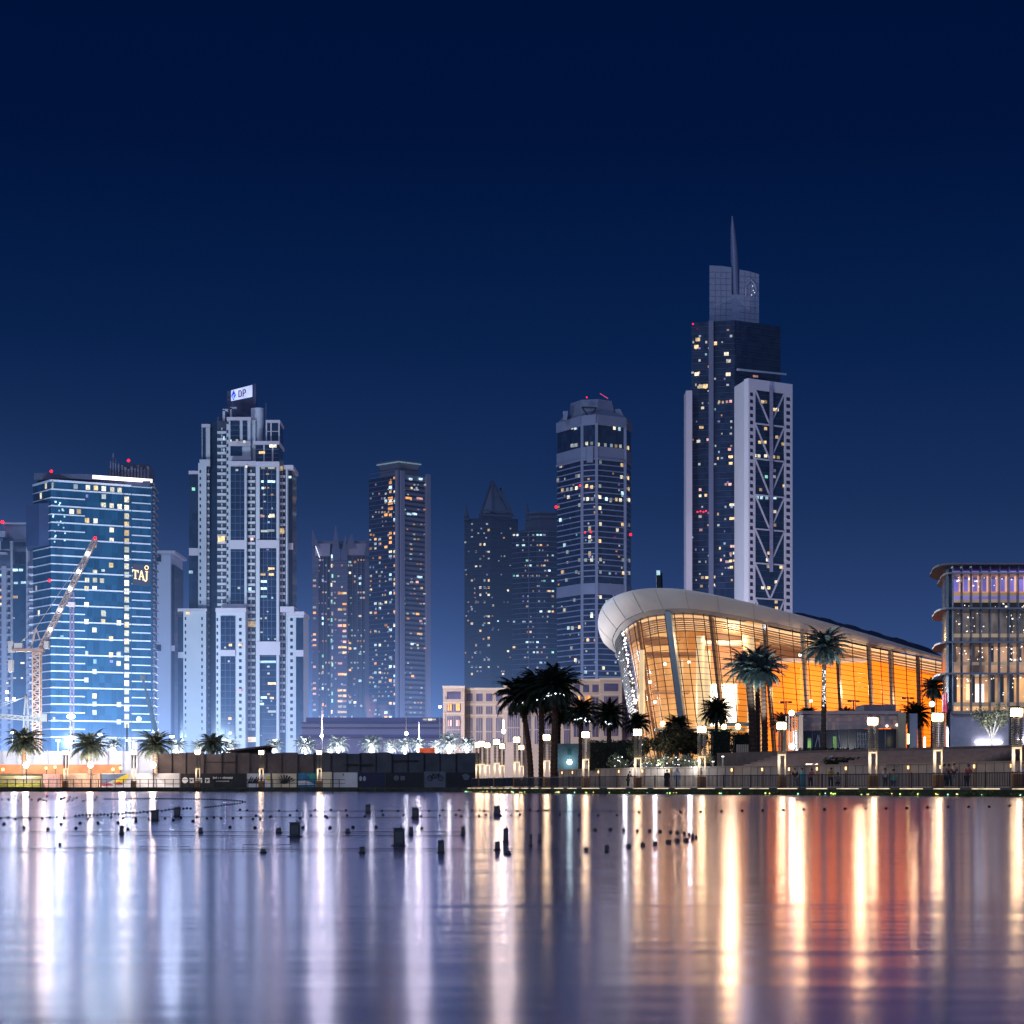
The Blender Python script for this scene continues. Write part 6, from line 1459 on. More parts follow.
# ================================================================== VEGETATION
PALMG = leafmat('palm_leaf', (.035, .05, .045), (.11, .14, .11)); PALMD = leafmat('palm_leaf_unlit', (.006, .010, .006), (.02, .028, .014))  # dark leaf and bark set: unlit crowns' darkness put into the colour
BARK = mat('palm_bark', (.10, .065, .045), .9, var=.5, scale=3, bump=.6, stretch=(1, 1, 4)); BARKD = mat('palm_bark_unlit', (.055, .028, .02), .9, var=.5, scale=3, bump=.6, stretch=(1, 1, 4))
def palm_crown(seed, nf=44, L=3.2, droop=1.0, up=1.25):
    rnd = random.Random(seed); mb = MB()
    for k in range(nf):
        az = 2.39996 * k + rnd.uniform(-.2, .2); el = up - (k / nf) * (up + .75) * 1.0 + rnd.uniform(-.12, .12); l_ = L * rnd.uniform(.85, 1.08) * (.8 if k > nf * .8 else 1)
        h = Vector((math.cos(az), math.sin(az), 0)); s_ = Vector((-h.y, h.x, 0))
        pts = []; p = Vector((0, 0, 0)); e = el; n = 11
        for j in range(n + 1):
            pts.append(p.copy()); d = h * math.cos(e) + Vector((0, 0, 1)) * math.sin(e); p = p + d * (l_ / n); e -= droop * (.06 + .17 * j / n)
        for j in range(n): mb.bar(pts[j], pts[j + 1], .05 * (1 - j / n) + .012)
        for j in range(1, n * 4):
            f = j / (n * 4); i = min(int(f * n), n - 1); q = pts[i].lerp(pts[i + 1], f * n - i); d = (pts[i + 1] - pts[i]).normalized()
            ll = l_ * .20 * math.sin(math.pi * min(1, f * 1.05 + .12)) ** .7 * rnd.uniform(.8, 1.15) + .05
            upv = s_.cross(d).normalized()
            for sg_ in (-1, 1):
                t_ = (s_ * sg_ * .8 + d * .75 + upv * rnd.uniform(-.05, .35)).normalized(); tip = q + t_ * ll + Vector((0, 0, -ll * .25))
                wv = d * .06
                mb.quad(q - wv, q + wv, tip)
    return mb
def palm_trunk(h, r0, r1, lean, seed, skirt=True):
    rnd = random.Random(seed); n = max(10, int(h / .22)); pts = []; rad = []
    for k in range(n + 1):
        f = k / n; pts.append(Vector((lean[0] * f * f, lean[1] * f * f, -h + h * f))); rad.append((r0 + (r1 - r0) * f) * (1.10 if k % 2 else .94) * (1.35 if f > .93 else 1) * (1.2 if f < .03 else 1))
    mb = MB(); mb.tube(pts, rad, 9)
    if skirt:
        for k in range(26):                       # cut frond stubs under the crown
            a = k * 2.4; z = -rnd.uniform(.1, .9); p = Vector((lean[0] * .95 + math.cos(a) * r1, lean[1] * .95 + math.sin(a) * r1, z)); mb.bar(p, p + Vector((math.cos(a) * .32, math.sin(a) * .32, .28)), .07, .05)
    return mb
CROWN_ME = {}
def crown_mesh(key, mt, **kw):
    if key not in CROWN_ME:
        o = palm_crown(**kw).build('crown', mt, loc=(0, 0, 0)); me = o.data; bpy.data.objects.remove(o); CROWN_ME[key] = me
    return CROWN_ME[key]
CA = [crown_mesh(('a', i), PALMG, seed=40 + i, nf=58, L=3.2, droop=1.0) for i in range(3)]
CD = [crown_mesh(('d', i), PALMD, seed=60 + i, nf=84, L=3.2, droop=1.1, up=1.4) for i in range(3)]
def palm(px, py, D, rpx, zb_, label, group, crown, bark, r0=.28, lean_px=0, tint=None, strings=0):
    """py = heart of the crown, rpx = crown radius in pixels, lean_px = how far the foot stands left (-) or right (+) of the heart"""
    c = P3(px, py, D); lx = -lean_px * D / F
    t = thing('palm_tree', label, 'palm tree', (c.x - lx, D, zb_), group)
    h = c.z - zb_
    tr_ = palm_trunk(h, r0 * 1.15, r0 * .85, (lx, 0), int(px * 7)); tr_.v = [v + Vector((c.x - lx, D, c.z)) for v in tr_.v]
    to = tr_.build('trunk', bark, t)
    o = bpy.data.objects.new('crown', crown); col.objects.link(o); o.parent = t; k = rpx * D / F / 2.75; o.scale = (k, k, k); o.location = c - t.location; o.rotation_euler = (0, 0, rk.uniform(0, 6))
    if strings:
        sm = MB(); rnd = random.Random(int(px))
        for j in range(strings):
            a = rnd.uniform(math.pi, 2 * math.pi); rr_ = r0 * 1.9; sm.ball((c.x + math.cos(a) * rr_ * rnd.uniform(.8, 1.8), c.y + math.sin(a) * rr_ - .75, c.z - .75 + rnd.uniform(-.2, .15)), rnd.uniform(.05, .085), 5)
        sm.build('string_lights', emit('string_white', (.85, .9, 1), 5, var=.3), t)
    return t
GL_ = 'floodlit palms on the left quay'
palm(24, 742, 312, 23, GZ, 'floodlit palm with drooping brown skirt fronds at the far left', GL_, CA[0], BARK, .34)
palm(89.5, 746, 312, 23, GZ, 'floodlit palm in front of the middle of the teal glass hotel', GL_, CA[1], BARK, .34)
palm(155, 745, 312, 22, GZ, 'floodlit palm at the left end of the brown hoarding', GL_, CA[2], BARK, .34)
palm(213, 744, 345, 18, GZ, 'dark bluish palm just above the brown hoarding', 'palms behind the hoarding', CA[0], BARK)
LITP = leafmat('palm_leaf_lit', (.30, .38, .40), (.62, .66, .68)); BARKL = emit('trunk_string_lights', (1, .93, .95), 4.0, var=.6, scale=1.6)  # lit fronds get their brightness in the leaf colour
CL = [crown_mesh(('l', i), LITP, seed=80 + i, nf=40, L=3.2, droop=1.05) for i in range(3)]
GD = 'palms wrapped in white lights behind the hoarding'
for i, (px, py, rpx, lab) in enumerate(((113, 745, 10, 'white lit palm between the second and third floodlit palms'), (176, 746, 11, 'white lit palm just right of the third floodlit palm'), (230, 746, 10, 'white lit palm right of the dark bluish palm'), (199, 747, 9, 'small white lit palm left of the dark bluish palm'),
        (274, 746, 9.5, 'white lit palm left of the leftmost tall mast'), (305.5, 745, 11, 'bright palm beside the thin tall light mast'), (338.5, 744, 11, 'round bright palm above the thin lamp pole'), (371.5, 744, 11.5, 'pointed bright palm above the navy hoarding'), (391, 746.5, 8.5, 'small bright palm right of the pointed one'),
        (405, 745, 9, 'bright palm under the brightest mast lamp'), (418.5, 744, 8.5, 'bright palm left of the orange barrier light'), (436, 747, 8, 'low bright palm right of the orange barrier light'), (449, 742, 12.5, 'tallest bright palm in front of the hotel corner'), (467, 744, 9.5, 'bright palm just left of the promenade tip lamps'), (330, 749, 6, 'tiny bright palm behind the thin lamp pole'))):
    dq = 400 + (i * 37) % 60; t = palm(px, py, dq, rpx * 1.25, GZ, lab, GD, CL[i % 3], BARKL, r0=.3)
    light('palm_uplight', 'POINT', P3(px, py + 6, dq - 2.6), 1100, (.90, .96, 1), .4, t)
o = MB().pbox(419, 435, 748, 753, 395, .5, zb=GZ).pbox(420, 421, 747.4, 753, 394.8, .2).pbox(433.5, 434.5, 747.4, 753, 394.8, .2).build('barrier', emit('barrier_lit_orange', (1, .16, .05), .42, var=.4, scale=.6)); tag(o, 'short glowing orange barrier between the bright palms', 'barrier')
# dark group at the promenade tip
GT = 'dark palms grouped at the promenade tip'
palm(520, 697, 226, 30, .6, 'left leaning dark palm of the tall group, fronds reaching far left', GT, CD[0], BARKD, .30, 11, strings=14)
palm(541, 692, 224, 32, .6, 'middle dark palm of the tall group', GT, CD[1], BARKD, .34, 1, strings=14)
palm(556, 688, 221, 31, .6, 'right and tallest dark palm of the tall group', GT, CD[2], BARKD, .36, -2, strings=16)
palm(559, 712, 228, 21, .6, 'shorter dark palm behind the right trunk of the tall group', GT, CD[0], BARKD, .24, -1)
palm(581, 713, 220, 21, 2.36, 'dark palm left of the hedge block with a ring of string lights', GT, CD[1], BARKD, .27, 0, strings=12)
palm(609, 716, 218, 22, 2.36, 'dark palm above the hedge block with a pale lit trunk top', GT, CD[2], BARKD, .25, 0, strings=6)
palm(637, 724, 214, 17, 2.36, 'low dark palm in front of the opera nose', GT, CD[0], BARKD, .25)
palm(677, 727, 214, 17, 2.36, 'low dark palm rising from the round clipped trees', 'palms before the opera house', CD[1], BARKD, .22)
palm(716.5, 712, 236, 20, 4.0, 'palm silhouetted against the white lobby of the opera house', 'palms before the opera house', CD[2], BARK, .22)
# floodlit triple palm and single palm
GPm = 'tall palms floodlit blue before the opera house'
tl = leafmat('palm_leaf_blue', (.042, .062, .058), (.14, .185, .175))  # bluish floodlight tint put into the leaf colour
CB_ = [crown_mesh(('b', i), tl, seed=100 + i, nf=52, L=3.2, droop=.95) for i in range(3)]
t = palm(748, 668, 216, 28, 4.0, 'left palm of the triple clump, thick dark trunk', GPm, CB_[0], BARKD, .38, 5)
t = palm(757, 664, 218, 25, 4.0, 'middle palm of the triple clump, slim bright edged trunk', GPm, CB_[1], BARK, .26, 1)
t = palm(763, 670, 214, 28, 4.0, 'right palm of the triple clump', GPm, CB_[2], BARKD, .30, 2)
light('palm_uplight', 'SPOT', P3(757, 748, 210), 12000, (.80, .98, 1), .25, t, target=P3(757, 668, 215), spot=R(46))
t = palm(824.5, 647, 206, 28, 4.0, 'single tall palm with a speckled lit trunk in front of the pavilion', GPm, CB_[1], BARK, .24, -1)
light('palm_uplight', 'SPOT', P3(822, 748, 201), 9000, (.80, .98, 1), .25, t, target=P3(824, 650, 206), spot=R(36))
sm = MB(); rr = random.Random(77)
for k in range(70):
    y = rr.uniform(670, 706); sm.ball(P3(824 + rr.uniform(-1.6, 1.6), y, 205.6), rr.uniform(.02, .055), 5)
sm.build('trunk_lights', emit('trunk_white', (.9, .95, 1), 2.5, var=.4), t)
palm(783, 722, 228, 17, 4.0, 'low palm behind the white fins, one frond lit pale', 'palms before the opera house', CA[0], BARKD, .22)
palm(808, 716, 244, 13, 4.0, 'low dark palm just over the left end of the pavilion roof', 'palms before the opera house', CD[0], BARKD, .2)
palm(846, 716, 246, 13, 4.0, 'low dark palm over the middle of the pavilion roof', 'palms before the opera house', CD[1], BARKD, .2)
palm(915, 716, 240, 19, 4.0, 'dark palm between the pavilion and the glass office building', 'palms before the opera house', CD[2], BARKD, .24)
t = palm(933, 688, 245, 17, 4.0, 'palm beside the rounded corner of the glass office building', 'palms before the opera house', CA[2], BARKD, .26)
MB().ball(P3(932, 704, 243), .34, 8).build('spot_lamp', emit('palm_spot', (.75, .85, 1), 8, sample=True, var=.1), t)

LEAFD = leafmat('leaf_dark', (.010, .012, .006), (.035, .040, .016)); LEAFB = leafmat('leaf_brownish', (.022, .018, .007), (.06, .05, .02)); LEAFG = leafmat('leaf_green', (.03, .05, .02), (.10, .14, .06)); LEAFS = leafmat('leaf_sage', (.10, .11, .06), (.26, .27, .17))
WOOD = mat('branch_wood', (.10, .08, .06), .9, var=.3, scale=4)
def tree(px, D, zb_, ybot, ytop, wpx, label, lm, n=2600, size=.10, seed=1, group=None, trunk_m=None, cat='tree', forks=5):
    rnd = random.Random(seed); k = D / F; x = PX(px, D); zt, zbt = PZ(ytop, D), PZ(ybot, D); w2 = wpx * k / 2
    t = thing('tree', label, cat, (x, D, zb_), group); mb = MB()
    zc = (zt + zbt) / 2; hz = (zt - zbt) / 2
    fork = zb_ + (zbt - zb_) * .7
    mb.tube([(x, D, zb_), (x + rnd.uniform(-.1, .1), D, fork)], [.14, .11], 7)
    tips = []
    for j in range(forks):
        a = 2 * math.pi * j / forks + rnd.random(); p1 = Vector((x + math.cos(a) * w2 * .45, D + math.sin(a) * w2 * .45, zc - hz * .2)); p2 = Vector((x + math.cos(a) * w2 * .75, D + math.sin(a) * w2 * .75, zc + hz * rnd.uniform(-.1, .5)))
        mb.tube([(x, D, fork), p1, p2], [.09, .06, .02], 6); tips.append(p2); tips.append(p1.lerp(p2, .4))
    mb.build('trunk', trunk_m or WOOD, t)
    cm = MB(); cl = [(Vector((x, D, zc)), .62)] + [(p, .36) for p in tips] + [(Vector((x + rnd.uniform(-.6, .6) * w2, D + rnd.uniform(-.5, .5) * w2, zc + rnd.uniform(-.5, .75) * hz)), .34) for _ in range(8)]
    for c_, f in cl: leafcloud(cm, c_, (w2 * f, w2 * f, hz * f), int(n / len(cl) * (2 if f > .5 else 1)), size, rnd)
    cm.build('crown', lm, t); return t
tree(667, 196, 2.36, 762, 722, 36, 'round clipped dark tree left of the lantern lamp below the opera', LEAFB, 7000, .13, 3, 'round clipped trees below the opera house')
tree(690, 200, 2.36, 760, 724, 34, 'round clipped dark tree right behind the lantern lamp below the opera', LEAFB, 7000, .13, 4, 'round clipped trees below the opera house')
tree(640, 200, 2.36, 766, 734, 26, 'loose dark tree left of the round clipped trees', LEAFD, 2600, .11, 5)
def hedge(px0, px1, ytop, D, dep, zb_, label, lm, seed, dens=900, name='hedge'):
    rnd = random.Random(seed); x0, x1_ = PX(px0, D), PX(px1, D); zt = PZ(ytop, D); mb = MB()
    t = thing(name, label, 'hedge', ((x0 + x1_) / 2, D, zb_))
    MB().box((x0 + .25, D + .25, zb_), (x1_ - .25, D + dep - .25, zt - .25)).build('core', mat('hedge_core', (.008, .010, .006), .95), t)
    leafcloud(mb, ((x0 + x1_) / 2, D + dep / 2, (zb_ + zt) / 2), ((x1_ - x0) / 2, dep / 2, (zt - zb_) / 2), int(dens * (x1_ - x0) * (zt - zb_) / 6), .12, rnd, 'box')
    mb.build('foliage', lm, t); return t
hedge(588, 634, 740, 207, 4, 2.36, 'big dark clipped hedge block behind the lantern lamps', LEAFD, 21, 1500)
hedge(711, 733, 729, 214, 3, 2.4, 'deep green clipped hedge right of the round trees', leafmat('leaf_deep', (.006, .022, .010), (.02, .055, .028)), 22, 1300)
hedge(733, 752, 732, 216, 3, 4.0, 'dark low hedge behind the triple palm trunks', LEAFD, 23, 1300)
hedge(800, 868, 748, 205, 1.6, 3.9, 'low dark planting strip at the foot of the pavilion', LEAFD, 24, 1200)
hedge(826, 866, 757.5, 176, 1.6, 2.4, 'long low dark bush row on the terrace below the pavilion', LEAFD, 27, 1200)
hedge(897, 923, 748, 196, 2.5, 2.4, 'rounded dark bush group below the slate panel', LEAFD, 25, 1200)
hedge(925, 970, 749, 190, 2.5, 2.4, 'dark green bush group in front of the office building corner', leafmat('leaf_office', (.012, .018, .008), (.04, .05, .02)), 26, 1200)
rr = random.Random(55)
t = thing('shrub_bed', 'bed of pale shrubs lit by small white lamps under the clipped trees', 'shrubs', (PX(660, 192), 192, 2.36))
mb = MB()
for k in range(26):
    x = rr.uniform(612, 712); D = EY(min(x, 702)) + rr.uniform(9, 13); leafcloud(mb, (PX(x, D), D, rr.uniform(2.7, 3.5)), (.7, .6, .55), 130, .10, rr)
mb.build('foliage', LEAFS, t)
mb = MB()
for k in range(34):
    x = rr.uniform(612, 712); D = EY(min(x, 702)) + 8.2; mb.ball(P3(x, rr.uniform(757, 767), D), rr.uniform(.025, .06), 5)
mb.build('lamps', emit('shrub_lamp', (.85, .9, 1), 4, var=.4), t)
for x in (625, 655, 690): light('shrub_light', 'POINT', P3(x, 762, EY(x) + 7.4), 260, (.9, .95, 1), .2, t)
# pale branched tree at the right, its trunk's light put into the bark colour
LT = mat('lit_bark', (.55, .52, .48), .8, var=.25, scale=5)
t = tree(992, 190, 4.0, 735, 702, 40, 'loose pale green tree with a lit forked trunk before the office building', LEAFS, 1700, .10, 9, None, LT, forks=7)
light('tree_uplight', 'SPOT', P3(1000, 744, 184), 2600, (.95, .97, 1), .2, t, target=P3(992, 716, 190), spot=R(70))
# plaza edge strips at the right
o = MB().pbox(1000, 1060, 752.5, 755.5, 176, .4).build('light_strip', emit('plaza_strip', (1, .75, .62), 2.4, var=.5, scale=.6)); tag(o, 'long warm light strip along the plaza edge at the right', 'light strip')
t = thing('ramp_handrail', 'sloping pale handrail of the terrace steps lit from below', 'handrail', (PX(815, 176), 176, 2.36))
m_ = MB(); m_.tube([P3(803, 769, 177), P3(830, 757, 181), P3(832, 756, 181)], .06, 6); m_.tube([P3(803, 787, 177), P3(803, 769, 177)], .05, 6); m_.tube([P3(832, 770, 181), P3(832, 755.5, 181)], .09, 6); m_.build('rail', POSTW, t)
MB().pbox(806, 828, 763.6, 765.8, 179, .15).build('step_light', emit('step_light', (1, .72, .55), 2.6, var=.7, scale=1.2), t)
for x, y0, y1, D, lab in ((722.8, 756, 764, 196, 'short white bollard light at the left end of the steps'), (773, 756, 765, 196, 'short white bollard light at the right end of the steps'), (713, 761, 766, 195, 'small pale bollard light at the left planting edge')):
    t = thing('bollard', lab, 'bollard', (PX(x, D), D, 2.36))
    MB().tube([(PX(x, D), D, 2.36), P3(x, y0 + 1, D)], .1, 8).build('post', POSTW, t); MB().tube([P3(x, y0 + 1, D), P3(x, y0, D)], .12, 8).build('cap_light', emit('bollard_glow', (1, .95, .85), 3, var=.1), t)
t = thing('timber_screen', 'small slatted timber screen beside the triple palm trunks', 'screen', (PX(742, 212), 212, 4.0))
for k in range(6): MB().pbox(736.4 + k * 2.1, 738 + k * 2.1, 744.5, 754.5, 212, .2, zb=3.9).build('board', mat('screen_timber', (.42, .30, .22), .7, var=.2, scale=2), t)
t = thing('tower_lantern', 'tall dark perforated twin column lamp at the right picture edge', 'street lamp', (PX(1017, 170), 170, 2.36))
MB().pbox(1010, 1015.5, 706, 750, 170, .5, zb=2.36).build('column', mat('tower_dark', (.06, .05, .06), .6), t); m_ = MB()
for k in range(20): m_.pbox(1015.7, 1020.5, 706 + k * 2.1, 707.4 + k * 2.1, 170, .4)
m_.build('perforated_column', LANT, t)

# ================================================================== CRANES
CR = mat('crane_pale', (.62, .50, .46), .6, .2, var=.15, scale=.3); CRR = mat('crane_red', (.34, .13, .14), .6, .2, var=.2, scale=.3); CRW = mat('crane_white', (.6, .62, .66), .6, var=.1)
def lattice(mb, a, b_, w, n, th, up=None):
    a, b_ = Vector(a), Vector(b_); d = (b_ - a).normalized(); s1 = Vector((1, 0, 0)) if abs(d.z) > .5 else Vector((0, 0, 1)); s1 = (s1 - d * s1.dot(d)).normalized(); s2 = d.cross(s1)
    cs = [s1 * w / 2 * i + s2 * w / 2 * j for i, j in ((-1, -1), (1, -1), (1, 1), (-1, 1))]
    for c_ in cs: mb.bar(a + c_, b_ + c_, th)
    for k in range(n):
        p, q = a.lerp(b_, k / n), a.lerp(b_, (k + 1) / n)
        for i in range(4):
            c0_, c1_ = cs[i], cs[(i + 1) % 4]
            mb.bar(p + c0_, q + c1_, th * .7) if k % 2 else mb.bar(p + c1_, q + c0_, th * .7)
            mb.bar(p + c0_, p + c1_, th * .6)
Dc = 640
r = thing('luffing_crane', 'tall luffing tower crane with white work lights on its raised jib', 'crane', (PX(37, Dc), Dc, GZ))
m_ = MB(); lattice(m_, (PX(37, Dc), Dc, GZ), P3(37, 652, Dc), 2.2, 30, .42); m_.build('mast', CR, r)
m_ = MB(); lattice(m_, P3(41, 648, Dc), P3(95, 540, Dc), 1.3, 34, .30); m_.build('jib', CR, r)
m_ = MB(); m_.pbox(13, 43, 648.6, 651.5, Dc - 1.2, 2.4); m_.pbox(33, 41.5, 651.5, 654, Dc - 1.3, 2.6); m_.build('slewing_platform', mat('crane_pink', (.5, .34, .30), .6, var=.2), r)
m_ = MB(); m_.pbox(44, 48.5, 641, 648.5, Dc - 1.5, 2.4); m_.build('cab', CRW, r)
m_ = MB(); m_.pbox(14, 22, 643, 648.5, Dc - 1, 2); m_.pbox(8, 12.5, 660, 672, Dc - 1, 2); m_.pbox(8, 13, 641, 652, Dc - .5, 1.6); m_.build_each('counterweight', CRW, r)
m_ = MB(); m_.bar(P3(31, 648, Dc), P3(36, 628, Dc), .5); m_.bar(P3(43, 648, Dc), P3(36, 628, Dc), .4); m_.bar(P3(36, 628, Dc), P3(94, 541, Dc), .13); m_.bar(P3(15, 648, Dc), P3(36, 628, Dc), .18); m_.build('stay_frame', CR, r)
for x, y in ((50.5, 629.5), (60, 610), (70, 588.5), (78.7, 571.6), (87.5, 553.5)):
    MB().ball(P3(x, y, Dc - 1.2), .55, 8).build('work_light', emit('work_light', (.85, .93, 1), 14, var=.1), r, smooth=True)
beacon(r, 95.2, 538, Dc, 1.6)
light('crane_fill', 'POINT', P3(44, 742, 618), 60000, (1, .93, .88), .5, r)  # lamp without a fixture, added to brighten the crane
r = thing('hoist_mast', 'thin reddish lattice hoist mast in front of the teal glass hotel', 'hoist mast', (PX(72, 900), 900, GZ))
m_ = MB(); lattice(m_, (PX(72, 900), 900, GZ), P3(72, 592, 900), 1.5, 40, .22); m_.build('mast', mat('hoist_red', (.26, .17, .25), .6, var=.2), r)
m_ = MB(); m_.pbox(67.8, 74.4, 602, 606.6, 898, 2); m_.build('hoist_cage', mat('hoist_cage_pink', (.6, .42, .45), .6), r)
t = thing('balloon_light', 'glowing white lens shaped balloon light over the second floodlit palm', 'balloon light', (PX(71, 620), 620, GZ))
MB().ball(P3(71, 716.5, 620), 1.35, 14, .55).build('envelope', emit('balloon_glow', (.9, .96, 1), 4, var=.1), t, smooth=True); MB().tube([(PX(71, 620), 620, GZ), P3(71, 719, 620)], .12, 6).build('mast', STEEL, t)
r = thing('low_tower_crane', 'low white tower crane with its jib leaving the picture at the left', 'crane', (PX(26.5, 560), 560, GZ))
m_ = MB(); lattice(m_, P3(40, 719.5, 560), P3(-40, 713, 560), 1.0, 26, .3); m_.build('jib', CRW, r)
m_ = MB(); lattice(m_, (PX(26.5, 560), 560, GZ), P3(26.5, 716, 560), 1.3, 10, .3); m_.build('mast', CRW, r)
m_ = MB(); m_.bar(P3(24, 717, 560), P3(26.2, 694, 560), .45); m_.bar(P3(29, 717, 560), P3(26.4, 694, 560), .45); m_.bar(P3(26.3, 697, 560), P3(0, 707, 560), .14); m_.bar(P3(26.3, 697, 560), P3(-30, 712, 560), .14); m_.bar(P3(26.3, 697, 560), P3(38, 718, 560), .14); m_.build('tower_peak', CRW, r)
MB().pbox(40, 47, 714, 721.5, 559.5, 1.2).build('counterweight', CRW, r)
light('crane_fill', 'POINT', P3(20, 738, 545), 12000, (.85, .95, 1), .5, r)  # added fill for the low crane, no fixture
for x, y in ((7, 692), (7, 699), (14, 699)): MB().ball(P3(x, y, 559), .45, 6).build('work_light', MATS['work_light'], r)
r = thing('boom_lift', 'slim pale blue boom lift arm leaning in front of the hotel right corner', 'boom lift', (PX(156, 600), 600, GZ))
m_ = MB(); m_.bar(P3(156.5, 733, 600), P3(147.5, 697, 600), 1.0); m_.bar(P3(147.5, 697, 600), P3(142.5, 677.5, 600), .6); m_.build('boom', mat('boom_blue', (.35, .55, .72), .5, var=.1), r)
MB().pbox(140.2, 145, 675.6, 679.6, 599.5, 1.2).build('basket', CRW, r); m_ = MB(); m_.pbox(153, 160, 733, 740, 599, 3); m_.tube([(PX(156.5, 600), 600, GZ), P3(156.5, 733, 600)], .6, 8); m_.build('base', STEEL, r)
MB().ball(P3(139, 719, 598), .8, 8).build('work_light', emit('boom_light', (.5, .85, 1), 3), r)
# flood masts added to brighten the tower fronts from below
for i, (px, py, D, E, c) in enumerate(((12, 733, 800, 500000, (.62, .84, 1)), (100, 735, 820, 620000, (.60, .84, 1)), (172, 737, 1010, 260000, (.62, .78, 1)), (225, 740, 880, 38000, (.9, .84, 1)), (275, 741, 880, 42000, (1, .82, .95)), (58, 741, 900, 130000, (.66, .88, 1)), (128, 741, 908, 130000, (.66, .88, 1)), (345, 741, 1250, 150000, (.62, .64, 1)), (412, 741, 1230, 110000, (.62, .68, 1)), (500, 741, 1380, 80000, (.66, .72, 1)), (590, 741, 1010, 90000, (.7, .78, 1)), (715, 741, 880, 420000, (1, .86, .93)))):
    t = thing('added_flood_mast', ['added flood mast at the left picture edge', 'added flood mast before the middle of the teal hotel', 'added flood mast before the plain pale slab block', 'added flood mast before the left wing of the white tower', 'added flood mast before the right wing of the white tower', 'added flood mast at the left foot of the teal hotel', 'added flood mast at the right foot of the teal hotel', 'added flood mast before the finned crown tower', 'added flood mast before the capped tower', 'added flood mast before the pyramid tower', 'added flood mast before the octagonal tower', 'added flood mast before the tallest spired tower'][i], 'light mast', (PX(px, D), D, GZ), 'flood masts added to brighten the tower fronts')
    MB().tube([(PX(px, D), D, GZ), P3(px, py, D)], .3, 8).build('pole', STEEL, t)
    m_ = MB(); m_.pbox(px - 2, px + 2, py - 1.4, py + .4, D - .4, .8); m_.build('lamp_bank', emit('flood_bank', (.9, .96, 1), 9, var=.1), t)
    light('flood_beam', 'POINT', P3(px, py - 2.5, D), E, c, 1.0, t)

# ================================================================== PEOPLE
SKIN = mat('skin', (.32, .18, .12), .6, var=.08); HAIR = mat('hair_dark', (.012, .01, .009), .6, var=.2, scale=20)
def skin_mesh(name, verts, edges, radii, mt, parent, sub=2):
    me = bpy.data.meshes.new(name); me.from_pydata(verts, edges, []); o = bpy.data.objects.new('tmp_' + name, me); col.objects.link(o)
    md = o.modifiers.new('s', 'SKIN'); ss = o.modifiers.new('u', 'SUBSURF'); ss.levels = sub; ss.render_levels = sub
    for v_, rr_ in zip(me.skin_vertices[0].data, radii): v_.radius = (rr_, rr_) if not isinstance(rr_, tuple) else rr_
    me.skin_vertices[0].data[0].use_root = True
    dg = bpy.context.evaluated_depsgraph_get(); ev = o.evaluated_get(dg); m2 = bpy.data.meshes.new_from_object(ev); m2.name = name
    bpy.data.objects.remove(o); bpy.data.meshes.remove(me)
    m2.materials.clear(); m2.materials.append(mt); m2.polygons.foreach_set('use_smooth', [True] * len(m2.polygons))
    q = bpy.data.objects.new(name, m2); col.objects.link(q); q.parent = parent; return q
